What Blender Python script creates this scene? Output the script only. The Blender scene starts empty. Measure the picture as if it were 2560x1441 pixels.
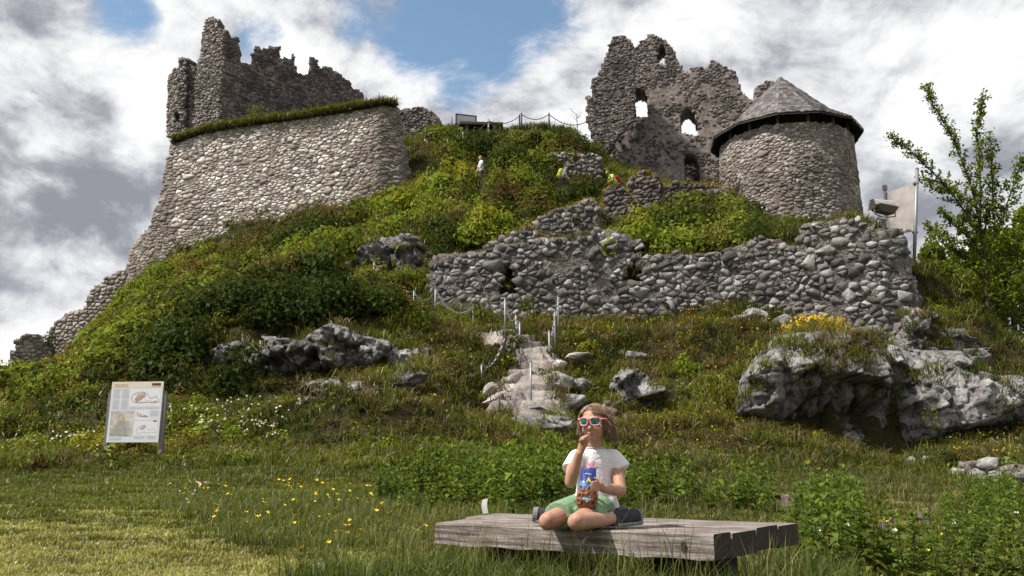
import bpy, bmesh, math, random
import numpy as np
from mathutils import Vector, Matrix
from mathutils import noise as mnoise

random.seed(7)
RNG = np.random.default_rng(11)
SC = bpy.context.scene
COL = SC.collection
R = math.radians

# ------------------------------------------------------------------ camera
CAM_H = 0.70
FPX, CX, CY = 2200.0, 1280.0, 720.5          # focal length and centre, in pixels of the 2560 px photograph
PITCH = math.atan(480.0 / 2200.0)
cam_data = bpy.data.cameras.new('camera')
cam_data.sensor_width = 36.0
cam_data.lens = 36.0 * FPX / 2560.0
cam_data.clip_start = 0.05
cam_data.clip_end = 6000.0
cam = bpy.data.objects.new('camera', cam_data)
COL.objects.link(cam)
cam.location = (0, 0, CAM_H)
cam.rotation_euler = (math.pi / 2 + PITCH, 0, 0)
SC.camera = cam
CP, SP = math.cos(PITCH), math.sin(PITCH)


def ray(px, py):
    x = (px - CX) / FPX
    y = (CY - py) / FPX
    return Vector((x, CP - y * SP, SP + y * CP))


def P(px, py, Y):
    d = ray(px, py)
    t = Y / d.y
    return Vector((d.x * t, Y, CAM_H + d.z * t))


def project_np(X, Y, Z):
    dz = Z - CAM_H
    dep = np.maximum(Y * CP + dz * SP, 0.05)
    up = -Y * SP + dz * CP
    return CX + FPX * X / dep, CY - FPX * up / dep


def ppm(px, py, Y):
    p = P(px, py, Y)
    return FPX / (Y * CP + (p.z - CAM_H) * SP)


# ------------------------------------------------------------------ sun and sky
SUN_AZ_VEC = Vector((-0.88, -0.28))          # towards the sun, in plan
SUN_EL = R(56)
sa = SUN_AZ_VEC.normalized()
to_sun = Vector((sa.x * math.cos(SUN_EL), sa.y * math.cos(SUN_EL), math.sin(SUN_EL)))
sun_data = bpy.data.lights.new('sun', 'SUN')
sun_data.energy = 4.8
sun_data.angle = R(2.0)
sun_data.color = (1.0, 0.93, 0.84)
sun = bpy.data.objects.new('sun', sun_data)
COL.objects.link(sun)
sun.rotation_euler = to_sun.to_track_quat('Z', 'Y').to_euler()
sun.location = (-20, -10, 40)

SC.view_settings.view_transform = 'Standard'
SC.view_settings.look = 'None'
SC.view_settings.exposure = 0.46
SC.view_settings.gamma = 1.0
SC.view_settings.use_curve_mapping = False
SC.cycles.use_denoising = True
SC.cycles.use_adaptive_sampling = True
SC.cycles.adaptive_threshold = 0.025
SC.cycles.max_bounces = 5
SC.cycles.diffuse_bounces = 2
SC.cycles.glossy_bounces = 2
SC.cycles.transmission_bounces = 3
SC.cycles.transparent_max_bounces = 4


class NT:
    """tiny node-tree builder"""
    def __init__(self, tree):
        self.t = tree
        self.n = tree.nodes
        self.l = tree.links

    def node(self, kind, **kw):
        nd = self.n.new(kind)
        for k, v in kw.items():
            if k.startswith('i_'):
                key = k[2:]
                key = int(key) if key.isdigit() else key.replace('_', ' ')
                if hasattr(v, 'is_linked') or hasattr(v, 'links'):
                    self.l.new(v, nd.inputs[key])
                else:
                    nd.inputs[key].default_value = v
            else:
                setattr(nd, k, v)
        return nd

    def put(self, val, sock):
        if hasattr(val, 'links'):
            self.l.new(val, sock)
        else:
            sock.default_value = val

    def math(self, op, a, b=0.0, c=None, clamp=False):
        nd = self.n.new('ShaderNodeMath')
        nd.operation = op
        nd.use_clamp = clamp
        self.put(a, nd.inputs[0])
        self.put(b, nd.inputs[1])
        if c is not None:
            self.put(c, nd.inputs[2])
        return nd.outputs[0]

    def vmath(self, op, a, b=(0, 0, 0)):
        nd = self.n.new('ShaderNodeVectorMath')
        nd.operation = op
        self.put(a, nd.inputs[0])
        self.put(b, nd.inputs[1])
        return nd.outputs['Value'] if op in ('DOT_PRODUCT', 'LENGTH', 'DISTANCE') else nd.outputs[0]

    def noise(self, vec, scale, detail=4.0, rough=0.55, dist=0.0, out='Fac'):
        nd = self.n.new('ShaderNodeTexNoise')
        if vec is not None:
            self.l.new(vec, nd.inputs['Vector'])
        nd.inputs['Scale'].default_value = scale
        nd.inputs['Detail'].default_value = detail
        nd.inputs['Roughness'].default_value = rough
        nd.inputs['Distortion'].default_value = dist
        return nd.outputs[out]

    def voronoi(self, vec, scale, feature='F1', out='Distance', rand=1.0):
        nd = self.n.new('ShaderNodeTexVoronoi')
        nd.feature = feature
        if vec is not None:
            self.l.new(vec, nd.inputs['Vector'])
        nd.inputs['Scale'].default_value = scale
        nd.inputs['Randomness'].default_value = rand
        return nd.outputs[out]

    def smooth(self, v, a, b):
        nd = self.n.new('ShaderNodeMapRange')
        nd.interpolation_type = 'SMOOTHSTEP'
        self.put(v, nd.inputs['Value'])
        nd.inputs['From Min'].default_value = a
        nd.inputs['From Max'].default_value = b
        return nd.outputs['Result']

    def mapr(self, v, a, b, c, d):
        nd = self.n.new('ShaderNodeMapRange')
        self.put(v, nd.inputs['Value'])
        for k, x in zip(('From Min', 'From Max', 'To Min', 'To Max'), (a, b, c, d)):
            nd.inputs[k].default_value = x
        return nd.outputs['Result']

    def mix(self, f, a, b, mode='MIX'):
        nd = self.n.new('ShaderNodeMix')
        nd.data_type = 'RGBA'
        nd.blend_type = mode
        self.put(f, nd.inputs[0])
        for v, s in ((a, nd.inputs[6]), (b, nd.inputs[7])):
            if isinstance(v, tuple) and len(v) == 3:
                v = (*v, 1.0)
            self.put(v, s)
        return nd.outputs[2]

    def ramp(self, f, stops):
        nd = self.n.new('ShaderNodeValToRGB')
        self.put(f, nd.inputs[0])
        e = nd.color_ramp.elements
        while len(e) > 1:
            e.remove(e[-1])
        for i, (p, c) in enumerate(stops):
            q = e[0] if i == 0 else e.new(p)
            q.position = p
            q.color = (*c, 1.0) if len(c) == 3 else c
        return nd.outputs[0]

    def bump(self, h, strength=0.5, dist=0.02, normal=None):
        nd = self.n.new('ShaderNodeBump')
        nd.inputs['Strength'].default_value = strength
        nd.inputs['Distance'].default_value = dist
        self.l.new(h, nd.inputs['Height'])
        if normal is not None:
            self.l.new(normal, nd.inputs['Normal'])
        return nd.outputs[0]


def build_world():
    w = bpy.data.worlds.new('World')
    SC.world = w
    w.use_nodes = True
    t = NT(w.node_tree)
    t.n.clear()
    out = t.node('ShaderNodeOutputWorld')
    bg = t.node('ShaderNodeBackground')
    STR = 0.14
    bg.inputs['Strength'].default_value = STR
    sky = t.node('ShaderNodeTexSky', sky_type='NISHITA')
    sky.sun_disc = False
    sky.sun_elevation = SUN_EL
    sky.sun_rotation = math.atan2(to_sun.x, to_sun.y)
    sky.altitude = 900
    sky.air_density = 1.0
    sky.dust_density = 0.6
    sky.ozone_density = 1.6
    tc = t.node('ShaderNodeTexCoord')
    d = t.vmath('NORMALIZE', tc.outputs['Generated'])
    ds = t.vmath('MULTIPLY', d, (1.0, 1.0, 1.45))
    warp = t.noise(ds, 2.2, 3, 0.5, 0, 'Color')
    wv = t.vmath('MULTIPLY', t.vmath('SUBTRACT', warp, (0.5, 0.5, 0.5)), (0.22, 0.22, 0.22))
    q = t.vmath('ADD', ds, wv)
    big = t.noise(q, 4.6, 12, 0.60, 0.1)
    # same field a little way towards the sun: the side of a billow that faces the light is brighter
    q2 = t.vmath('ADD', q, (-0.045, -0.01, 0.055))
    big2 = t.noise(q2, 4.6, 12, 0.60, 0.1)
    fine = t.noise(q, 10.0, 12, 0.66, 0.3)

    def blob(px, py, r_in, r_out):
        v = ray(px, py).normalized()
        dt = t.vmath('DOT_PRODUCT', d, tuple(v))
        return t.smooth(dt, math.cos(R(r_out)), math.cos(R(r_in)))

    def total(items):
        acc = None
        for px, py, a, b, amp in items:
            k = t.math('MULTIPLY', blob(px, py, a, b), amp)
            acc = k if acc is None else t.math('ADD', acc, k)
        return acc
    holes = total([(285, 55, 0.2, 3.6, 0.42), (340, 15, 0.2, 2.6, 0.22), (1000, 40, 0.3, 5.0, 0.32), (1160, 110, 0.3, 6.0, 0.44),
                   (1080, 180, 0.3, 4.0, 0.22), (1290, 60, 0.3, 4.5, 0.36), (1430, 10, 0.3, 3.5, 0.18), (655, 105, 0.2, 2.2, 0.26),
                   (1200, 210, 0.3, 3.2, 0.16), (880, 20, 0.3, 3.0, 0.20), (830, 170, 0.2, 2.2, 0.14)])
    cov = t.math('SUBTRACT', t.math('ADD', t.math('MULTIPLY', t.math('SUBTRACT', big, 0.5), 1.5), t.math('ADD', t.math('MULTIPLY', t.math('SUBTRACT', fine, 0.5), 0.9), 0.80)), holes)
    mask = t.smooth(cov, 0.16, 0.58)
    # light and dark of the cloud itself
    lit = t.math('MULTIPLY', t.math('SUBTRACT', big, big2), 3.8)
    tone = total([(60, 420, 1, 7, -0.20), (240, 340, 0.5, 5, -0.16), (150, 120, 0.5, 6, -0.10), (180, 640, 0.5, 5, -0.14),
                  (330, 190, 0.5, 4.5, 0.25), (60, 270, 0.5, 4, 0.22), (800, 160, 0.5, 5, 0.18), (1280, 250, 0.5, 4.5, 0.22),
                  (2330, 190, 1, 6.0, 0.34), (2520, 80, 0.5, 5, 0.24), (2180, 270, 0.5, 4, 0.22), (2480, 310, 0.5, 4.5, -0.26),
                  (2060, 130, 0.5, 6, -0.22), (1750, 60, 0.5, 6, -0.10), (2220, 500, 0.5, 5, -0.10), (1420, 120, 0.5, 4, 0.05), (60, 860, 0.5, 4.5, 0.2)])
    shade = t.math('ADD', t.math('ADD', t.math('ADD', lit, t.math('MULTIPLY', tone, 0.62)), 0.58), t.math('MULTIPLY', t.math('SUBTRACT', fine, 0.5), 1.15), clamp=True)
    k = 1.0 / STR
    ccol = t.ramp(shade, [(0.0, (0.30, 0.31, 0.355)), (0.28, (0.44, 0.45, 0.495)), (0.52, (0.66, 0.67, 0.70)), (0.75, (0.85, 0.855, 0.87)), (1.0, (1.0, 1.0, 1.0))])
    ccol = t.vmath('MULTIPLY', ccol, (k * 0.76, k * 0.76, k * 0.76))
    skyc = t.vmath('MULTIPLY', sky.outputs[0], (1.05, 1.05, 0.92))
    c = t.mix(mask, skyc, ccol)
    t.l.new(c, bg.inputs['Color'])
    t.l.new(bg.outputs[0], out.inputs[0])


build_world()

# ------------------------------------------------------------------ helpers
def _h(ix, iy, iz, seed):
    n = (ix * 374761393 + iy * 668265263 + iz * 2147483647 + seed * 1274126177) & 0xFFFFFFFF
    n = ((n ^ (n >> 13)) * 1274126177) & 0xFFFFFFFF
    n = n ^ (n >> 16)
    return (n & 0xFFFF) / 65535.0


def vnoise(p, seed=0):
    """value noise on an (n,3) array, in -1..1"""
    p = np.asarray(p, dtype=np.float64)
    i = np.floor(p).astype(np.int64)
    f = p - i
    f = f * f * (3 - 2 * f)
    r = 0
    for a in (0, 1):
        wa = f[:, 0] if a else 1 - f[:, 0]
        for b in (0, 1):
            wb = f[:, 1] if b else 1 - f[:, 1]
            for c in (0, 1):
                wc = f[:, 2] if c else 1 - f[:, 2]
                r = r + wa * wb * wc * _h(i[:, 0] + a, i[:, 1] + b, i[:, 2] + c, seed)
    return r * 2 - 1


def fbm(p, octaves=4, seed=0, gain=0.5):
    a, s, out = 1.0, 0.0, 0
    q = np.array(p, dtype=np.float64)
    for k in range(octaves):
        out = out + a * vnoise(q, seed + k * 17)
        s += a
        a *= gain
        q = q * 2.03 + 3.1
    return out / s


def fbm1(x, y, z, octaves=3, seed=0):
    return mnoise.fractal(Vector((x + seed * 3.7, y - seed * 1.3, z)), 1.0, 2.0, octaves) * 0.8


def evaluated_mesh(o):
    """mesh of an object after its modifiers, worked out in a scene of its own"""
    sc = bpy.data.scenes.new('workbench')
    sc.collection.objects.link(o)
    vl = sc.view_layers[0]
    vl.update()
    me = bpy.data.meshes.new_from_object(o.evaluated_get(vl.depsgraph), depsgraph=vl.depsgraph)
    bpy.data.scenes.remove(sc)
    return me


def mesh_np(name, V, F, col=None, smooth=False):
    """mesh from numpy arrays; F is (m,k) or a list of such arrays"""
    me = bpy.data.meshes.new(name)
    V = np.asarray(V, dtype=np.float32)
    Fs = F if isinstance(F, list) else [F]
    Fs = [np.asarray(f, dtype=np.int32) for f in Fs if len(f)]
    me.vertices.add(len(V))
    me.vertices.foreach_set('co', V.ravel())
    tot = sum(f.size for f in Fs)
    me.loops.add(tot)
    me.loops.foreach_set('vertex_index', np.concatenate([f.ravel() for f in Fs]))
    starts, s = [], 0
    for f in Fs:
        m, k = f.shape
        starts.append(s + np.arange(m) * k)
        s += m * k
    starts = np.concatenate(starts).astype(np.int32)
    me.polygons.add(len(starts))
    me.polygons.foreach_set('loop_start', starts)
    if smooth:
        me.polygons.foreach_set('use_smooth', np.ones(len(starts), dtype=bool))
    me.update(calc_edges=True)
    if col is not None:
        col = np.asarray(col, dtype=np.float32)
        if col.ndim == 1:
            at = me.attributes.new('tint', 'FLOAT', 'POINT')
            at.data.foreach_set('value', col)
        else:
            if col.shape[1] == 3:
                col = np.concatenate([col, np.ones((len(col), 1), np.float32)], 1)
            at = me.attributes.new('col', 'FLOAT_COLOR', 'POINT')
            at.data.foreach_set('color', col.ravel())
    return me


def link(name, me, mat=None, parent=None, loc=None):
    o = bpy.data.objects.new(name, me)
    COL.objects.link(o)
    if mat is not None and me is not None and not me.materials:
        me.materials.append(mat)
    if parent is not None:
        o.parent = parent
    if loc is not None:
        o.location = loc
    return o


def tag(o, label=None, cat=None, group=None, kind=None):
    if label:
        o['label'] = label
    if cat:
        o['category'] = cat
    if group:
        o['group'] = group
    if kind:
        o['kind'] = kind
    return o


def thing(name, loc, label, cat, group=None, rz=0.0):
    o = bpy.data.objects.new(name, None)
    COL.objects.link(o)
    o.empty_display_size = 0.2
    o.location = loc
    o.rotation_euler = (0, 0, rz)
    return tag(o, label, cat, group, 'thing')


def copy_tree(o, parent=None):
    c = o.copy()
    COL.objects.link(c)
    c.parent = parent
    for ch in list(o.children):
        copy_tree(ch, c)
    return c


class MB:
    """collects simple shapes into one mesh"""
    def __init__(self):
        self.v, self.f = [], []

    def add(self, vs, fs):
        b = len(self.v)
        self.v += [tuple(x) for x in vs]
        self.f += [tuple(b + i for i in f) for f in fs]
        return self

    def box(self, c, s, rot=None):
        c = Vector(c)
        vs = []
        for z in (-.5, .5):
            for x, y in ((-.5, -.5), (.5, -.5), (.5, .5), (-.5, .5)):
                p = Vector((x * s[0], y * s[1], z * s[2]))
                if rot is not None:
                    p = rot @ p
                vs.append(c + p)
        return self.add(vs, [(3, 2, 1, 0), (4, 5, 6, 7), (0, 1, 5, 4), (1, 2, 6, 5), (2, 3, 7, 6), (3, 0, 4, 7)])

    def tube(self, pts, rad, n=8, caps=True, closed=False):
        pts = [Vector(p) for p in pts]
        m = len(pts)
        rads = rad if isinstance(rad, (list, tuple)) else [rad] * m
        up = Vector((0, 0, 1))
        rings = []
        prev = None
        for i, p in enumerate(pts):
            if closed:
                d = pts[(i + 1) % m] - pts[i - 1]
            else:
                d = pts[min(i + 1, m - 1)] - pts[max(i - 1, 0)]
            if d.length < 1e-9:
                d = Vector((0, 0, 1))
            d.normalize()
            if prev is None:
                a = d.cross(up)
                if a.length < 0.1:
                    a = d.cross(Vector((1, 0, 0)))
            else:
                a = prev - d * prev.dot(d)
                if a.length < 1e-6:
                    a = d.cross(up)
            a.normalize()
            prev = a
            b = d.cross(a)
            rings.append([p + (a * math.cos(2 * math.pi * k / n) + b * math.sin(2 * math.pi * k / n)) * rads[i] for k in range(n)])
        vs = [v for r in rings for v in r]
        fs = []
        for i in range(m if closed else m - 1):
            for k in range(n):
                j = (i + 1) % m
                fs.append((i * n + k, i * n + (k + 1) % n, j * n + (k + 1) % n, j * n + k))
        if caps and not closed:
            fs.append(tuple(range(n - 1, -1, -1)))
            fs.append(tuple((m - 1) * n + k for k in range(n)))
        return self.add(vs, fs)

    def lathe(self, prof, n=24, c=(0, 0, 0)):
        c = Vector(c)
        vs, fs = [], []
        for r, z in prof:
            for k in range(n):
                a = 2 * math.pi * k / n
                vs.append(c + Vector((r * math.cos(a), r * math.sin(a), z)))
        for i in range(len(prof) - 1):
            for k in range(n):
                fs.append((i * n + k, i * n + (k + 1) % n, (i + 1) * n + (k + 1) % n, (i + 1) * n + k))
        return self.add(vs, fs)

    def mesh(self, name, smooth=False):
        me = bpy.data.meshes.new(name)
        me.from_pydata(self.v, [], self.f)
        if smooth:
            me.polygons.foreach_set('use_smooth', [True] * len(me.polygons))
        me.update()
        return me

    def build(self, name, mat, parent=None, smooth=False, loc=None):
        return link(name, self.mesh(name, smooth), mat, parent, loc)


def bevel_mesh(me, w=0.01, seg=1):
    bm = bmesh.new()
    bm.from_mesh(me)
    bmesh.ops.remove_doubles(bm, verts=bm.verts, dist=1e-5)
    bmesh.ops.bevel(bm, geom=list(bm.edges), offset=w, segments=seg, affect='EDGES', profile=0.5)
    bm.to_mesh(me)
    bm.free()
    return me


def in_poly(px, py, poly):
    """vectorised point in polygon"""
    px = np.asarray(px, dtype=np.float64)
    py = np.asarray(py, dtype=np.float64)
    r = np.zeros(px.shape, dtype=bool)
    n = len(poly)
    j = n - 1
    for i in range(n):
        xi, yi = poly[i]
        xj, yj = poly[j]
        c = ((yi > py) != (yj > py)) & (px < (xj - xi) * (py - yi) / ((yj - yi) or 1e-12) + xi)
        r ^= c
        j = i
    return r


# ------------------------------------------------------------------ materials
def new_mat(name):
    m = bpy.data.materials.new(name)
    m.use_nodes = True
    t = NT(m.node_tree)
    b = t.n['Principled BSDF']
    return m, t, b


def plain(name, col, rough=0.6, metal=0.0, nscale=20.0, var=0.25, bump=0.0, spec=0.4):
    """a plain surface with slight mottling"""
    m, t, b = new_mat(name)
    pos = t.node('ShaderNodeNewGeometry').outputs['Position']
    n = t.noise(pos, nscale, 5, 0.6)
    f = t.mapr(n, 0.25, 0.75, 1 - var, 1 + var)
    c = t.vmath('MULTIPLY', (col[0], col[1], col[2]), (1, 1, 1))
    sc = t.n.new('ShaderNodeVectorMath')
    sc.operation = 'SCALE'
    t.l.new(c, sc.inputs[0])
    t.l.new(f, sc.inputs['Scale'])
    t.l.new(sc.outputs[0], b.inputs['Base Color'])
    b.inputs['Roughness'].default_value = rough
    b.inputs['Metallic'].default_value = metal
    b.inputs['Specular IOR Level'].default_value = spec
    if bump:
        t.l.new(t.bump(n, bump, 0.01), b.inputs['Normal'])
    return m


def stone_mat(name, stops, mottle=0.5, lichen=(0.06, 0.055, 0.05), lichen_amt=0.5, scale=1.0, moss=0.0, masonry=0.0, bump=0.6, pits=0.0):
    """stone: colour of each piece from its 'tint', mottling, dark lichen, moss on upward faces"""
    m, t, b = new_mat(name)
    geo = t.node('ShaderNodeNewGeometry')
    pos = geo.outputs['Position']
    at = t.node('ShaderNodeAttribute', attribute_name='tint')
    n1 = t.noise(pos, 6.0 * scale, 6, 0.62)
    n2 = t.noise(pos, 0.9 * scale, 5, 0.6, 0.4)
    n3 = t.noise(pos, 26.0 * scale, 4, 0.6)
    if masonry > 0:
        vd = t.node('ShaderNodeTexVoronoi')
        t.l.new(t.vmath('ADD', pos, t.vmath('MULTIPLY', t.noise(pos, 4, 2, 0.5, 0, 'Color'), (0.12, 0.12, 0.12))), vd.inputs['Vector'])
        vd.inputs['Scale'].default_value = masonry
        tint0 = t.math('MULTIPLY', t.node('ShaderNodeSeparateColor', i_0=vd.outputs['Color']).outputs[0], 0.55)
    else:
        tint0 = at.outputs['Fac']
    tint = t.math('ADD', tint0, t.math('MULTIPLY', t.math('SUBTRACT', n1, 0.5), mottle))
    c = t.ramp(tint, stops)
    g = t.mapr(n3, 0.3, 0.7, 0.78, 1.2)
    sc = t.n.new('ShaderNodeVectorMath')
    sc.operation = 'SCALE'
    t.l.new(c, sc.inputs[0])
    t.l.new(g, sc.inputs['Scale'])
    c = sc.outputs[0]
    lf = t.math('MULTIPLY', t.smooth(t.math('ADD', n2, t.math('MULTIPLY', t.math('SUBTRACT', n1, 0.5), 0.7)), 0.47, 0.66), lichen_amt)
    c = t.mix(lf, c, lichen)
    if moss > 0:
        nz = t.node('ShaderNodeSeparateXYZ', i_0=geo.outputs['Normal']).outputs[2]
        mf = t.math('MULTIPLY', t.smooth(t.math('ADD', nz, t.math('MULTIPLY', t.math('SUBTRACT', n2, 0.5), 1.4)), 0.55, 0.95), moss)
        c = t.mix(mf, c, (0.075, 0.085, 0.025))
    if pits > 0:
        pn = t.noise(pos, 9.0, 5, 0.7, 0.6)
        c = t.mix(t.math('MULTIPLY', t.smooth(pn, 0.54, 0.62), pits), c, (0.035, 0.032, 0.03))
        c = t.mix(t.math('MULTIPLY', t.smooth(t.noise(pos, 3.2, 6, 0.7, 0.5), 0.56, 0.66), 0.5 * pits), c, (0.55, 0.55, 0.55))
    t.l.new(c, b.inputs['Base Color'])
    b.inputs['Roughness'].default_value = 0.92
    b.inputs['Specular IOR Level'].default_value = 0.15
    h = t.math('ADD', n1, t.math('MULTIPLY', n3, 0.4))
    if masonry > 0:
        e = t.voronoi(pos, masonry, 'DISTANCE_TO_EDGE')
        h = t.math('ADD', t.math('MULTIPLY', h, 0.5), t.math('MULTIPLY', t.smooth(e, 0.0, 0.2), 0.8))
    t.l.new(t.bump(h, bump, 0.06), b.inputs['Normal'])
    return m


def leaf_mat(name, trans=0.35, gloss=0.07, var=0.0):
    m = bpy.data.materials.new(name)
    m.use_nodes = True
    t = NT(m.node_tree)
    t.n.clear()
    out = t.node('ShaderNodeOutputMaterial')
    at = t.node('ShaderNodeAttribute', attribute_name='col')
    vr = t.node('ShaderNodeAttribute', attribute_name='vary', attribute_type='INSTANCER')
    sc = t.n.new('ShaderNodeVectorMath')
    sc.operation = 'SCALE'
    t.l.new(at.outputs['Color'], sc.inputs[0])
    t.l.new(t.math('ADD', vr.outputs['Fac'], 1.0), sc.inputs['Scale'])
    c = sc.outputs[0]
    df = t.node('ShaderNodeBsdfDiffuse', i_Color=c)
    tr = t.node('ShaderNodeBsdfTranslucent', i_Color=t.vmath('MULTIPLY', c, (1.25, 1.3, 0.7)))
    gl = t.node('ShaderNodeBsdfGlossy')
    gl.inputs['Roughness'].default_value = 0.45
    gl.inputs['Color'].default_value = (0.8, 0.85, 0.8, 1)
    m1 = t.node('ShaderNodeMixShader')
    m1.inputs[0].default_value = trans
    t.l.new(df.outputs[0], m1.inputs[1])
    t.l.new(tr.outputs[0], m1.inputs[2])
    m2 = t.node('ShaderNodeMixShader')
    lw = t.node('ShaderNodeLayerWeight')
    lw.inputs[0].default_value = 0.25
    t.l.new(t.math('MULTIPLY', lw.outputs['Fresnel'], gloss), m2.inputs[0])
    t.l.new(m1.outputs[0], m2.inputs[1])
    t.l.new(gl.outputs[0], m2.inputs[2])
    t.l.new(m2.outputs[0], out.inputs[0])
    return m


M = {}
WARM = [(0.0, (0.11, 0.094, 0.083)), (0.22, (0.22, 0.192, 0.17)), (0.5, (0.39, 0.35, 0.315)), (0.78, (0.55, 0.51, 0.47)), (1.0, (0.70, 0.675, 0.645))]
DARK = [(0.0, (0.055, 0.047, 0.045)), (0.3, (0.135, 0.115, 0.108)), (0.6, (0.235, 0.205, 0.193)), (1.0, (0.40, 0.37, 0.35))]
MID = [(0.0, (0.08, 0.068, 0.06)), (0.3, (0.19, 0.165, 0.148)), (0.6, (0.32, 0.285, 0.26)), (1.0, (0.50, 0.465, 0.44))]
LIME = [(0.0, (0.06, 0.055, 0.054)), (0.3, (0.165, 0.156, 0.153)), (0.6, (0.32, 0.308, 0.305)), (1.0, (0.58, 0.575, 0.57))]
M['stone_warm'] = stone_mat('pale_wall_stone', WARM, 0.42, lichen=(0.10, 0.085, 0.07), lichen_amt=0.35)
M['mortar_warm'] = stone_mat('pale_mortar', [(0.0, (0.13, 0.108, 0.092)), (0.4, (0.27, 0.235, 0.205)), (1.0, (0.46, 0.415, 0.37))], 0.7, lichen_amt=0.35, masonry=11.0)
M['stone_dark'] = stone_mat('dark_ruin_stone', DARK, 0.5, lichen=(0.035, 0.03, 0.03), lichen_amt=0.6)
M['mortar_dark'] = stone_mat('dark_ruin_mortar', DARK, 0.5, lichen=(0.035, 0.03, 0.028), lichen_amt=0.5, masonry=8.0)
M['stone_mid'] = stone_mat('tower_stone', MID, 0.5, lichen=(0.07, 0.06, 0.055), lichen_amt=0.5)
M['mortar_mid'] = stone_mat('tower_mortar', [(0.0, (0.12, 0.102, 0.092)), (0.4, (0.245, 0.215, 0.195)), (1.0, (0.42, 0.38, 0.35))], 0.7, lichen_amt=0.45, masonry=9.0)
M['stone_rubble'] = stone_mat('rubble_wall_stone', LIME, 0.55, lichen=(0.06, 0.055, 0.05), lichen_amt=0.6, moss=0.3)
M['mortar_rubble'] = stone_mat('rubble_core', [(0.0, (0.07, 0.06, 0.056)), (0.4, (0.19, 0.17, 0.158)), (1.0, (0.36, 0.335, 0.315))], 0.9, lichen_amt=0.4, masonry=9.0)
M['rock'] = stone_mat('limestone_rock', LIME, 0.9, lichen=(0.08, 0.076, 0.076), lichen_amt=0.28, moss=0.2, scale=2.6, bump=1.0, pits=0.8)
M['rock_pale'] = stone_mat('trodden_rock', [(0.0, (0.18, 0.155, 0.14)), (0.4, (0.36, 0.325, 0.30)), (1.0, (0.60, 0.565, 0.535))], 0.8, lichen=(0.09, 0.08, 0.07), lichen_amt=0.4, scale=1.0, moss=0.15, bump=0.9)
M['leaf'] = leaf_mat('leaf')
M['grass'] = leaf_mat('grass_blade', 0.38, 0.05)
M['bark'] = plain('bark', (0.07, 0.055, 0.045), 0.9, nscale=40, var=0.5, bump=0.6)
M['steel'] = plain('galvanised_steel', (0.25, 0.255, 0.265), 0.5, 0.5, nscale=30, var=0.15)
M['steel_dark'] = plain('weathered_steel', (0.16, 0.15, 0.15), 0.55, 0.4, nscale=30, var=0.3)

EXTRA_TUFTS = []          # spots on rocks that also carry grass, filled by the rock builders


# ------------------------------------------------------------------ upright faces
class Surf:
    """upright wall face following a plan line, seen from its right-hand side; u along it, v is height"""
    def __init__(self, plan, batter=0.0, ztop=0.0):
        self.p = [Vector(q[:2]) for q in plan]
        self.b, self.zt = batter, ztop
        self.L = [0.0]
        self.sn = []
        for a, c in zip(self.p, self.p[1:]):
            d = c - a
            self.L.append(self.L[-1] + d.length)
            d.normalize()
            self.sn.append(Vector((d.y, -d.x)))
        n = len(self.p)
        self.vn = []
        for i in range(n):
            s = Vector((0, 0))
            if i > 0:
                s += self.sn[i - 1]
            if i < n - 1:
                s += self.sn[i]
            self.vn.append(s.normalized())

    def seg(self, u):
        for i in range(len(self.p) - 1):
            if u <= self.L[i + 1] or i == len(self.p) - 2:
                return i
        return 0

    def at(self, u, v, off=0.0):
        i = self.seg(u)
        f = (u - self.L[i]) / (self.L[i + 1] - self.L[i])
        fc = min(max(f, 0), 1)
        n = (self.vn[i] * (1 - fc) + self.vn[i + 1] * fc)
        q = self.p[i] + (self.p[i + 1] - self.p[i]) * f + n * (off + self.b * (self.zt - v))
        return (q.x, q.y, v)

    def uv(self, px, py):
        d = ray(px, py)
        sh = 0.0
        best = None
        for it in range(4 if self.b else 1):
            best = None
            n = len(self.p) - 1
            for i in range(n):
                a = self.p[i] + self.vn[i] * sh
                c = self.p[i + 1] + self.vn[i + 1] * sh
                e = c - a
                den = d.x * e.y - d.y * e.x
                if abs(den) < 1e-9:
                    continue
                t = (a.x * e.y - a.y * e.x) / den
                s = (a.x * d.y - a.y * d.x) / den
                lo = -9 if i == 0 else -1e-4
                hi = 9 if i == n - 1 else 1 + 1e-4
                if t > 0 and lo <= s <= hi and (best is None or t < best[0]):
                    best = (t, self.L[i] + s * (self.L[i + 1] - self.L[i]))
            if best is None:
                return None
            z = CAM_H + d.z * best[0]
            sh = self.b * (self.zt - z)
        return (best[1], CAM_H + d.z * best[0])

    def poly(self, pix):
        return [q for q in (self.uv(*p) for p in pix) if q is not None]

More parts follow.
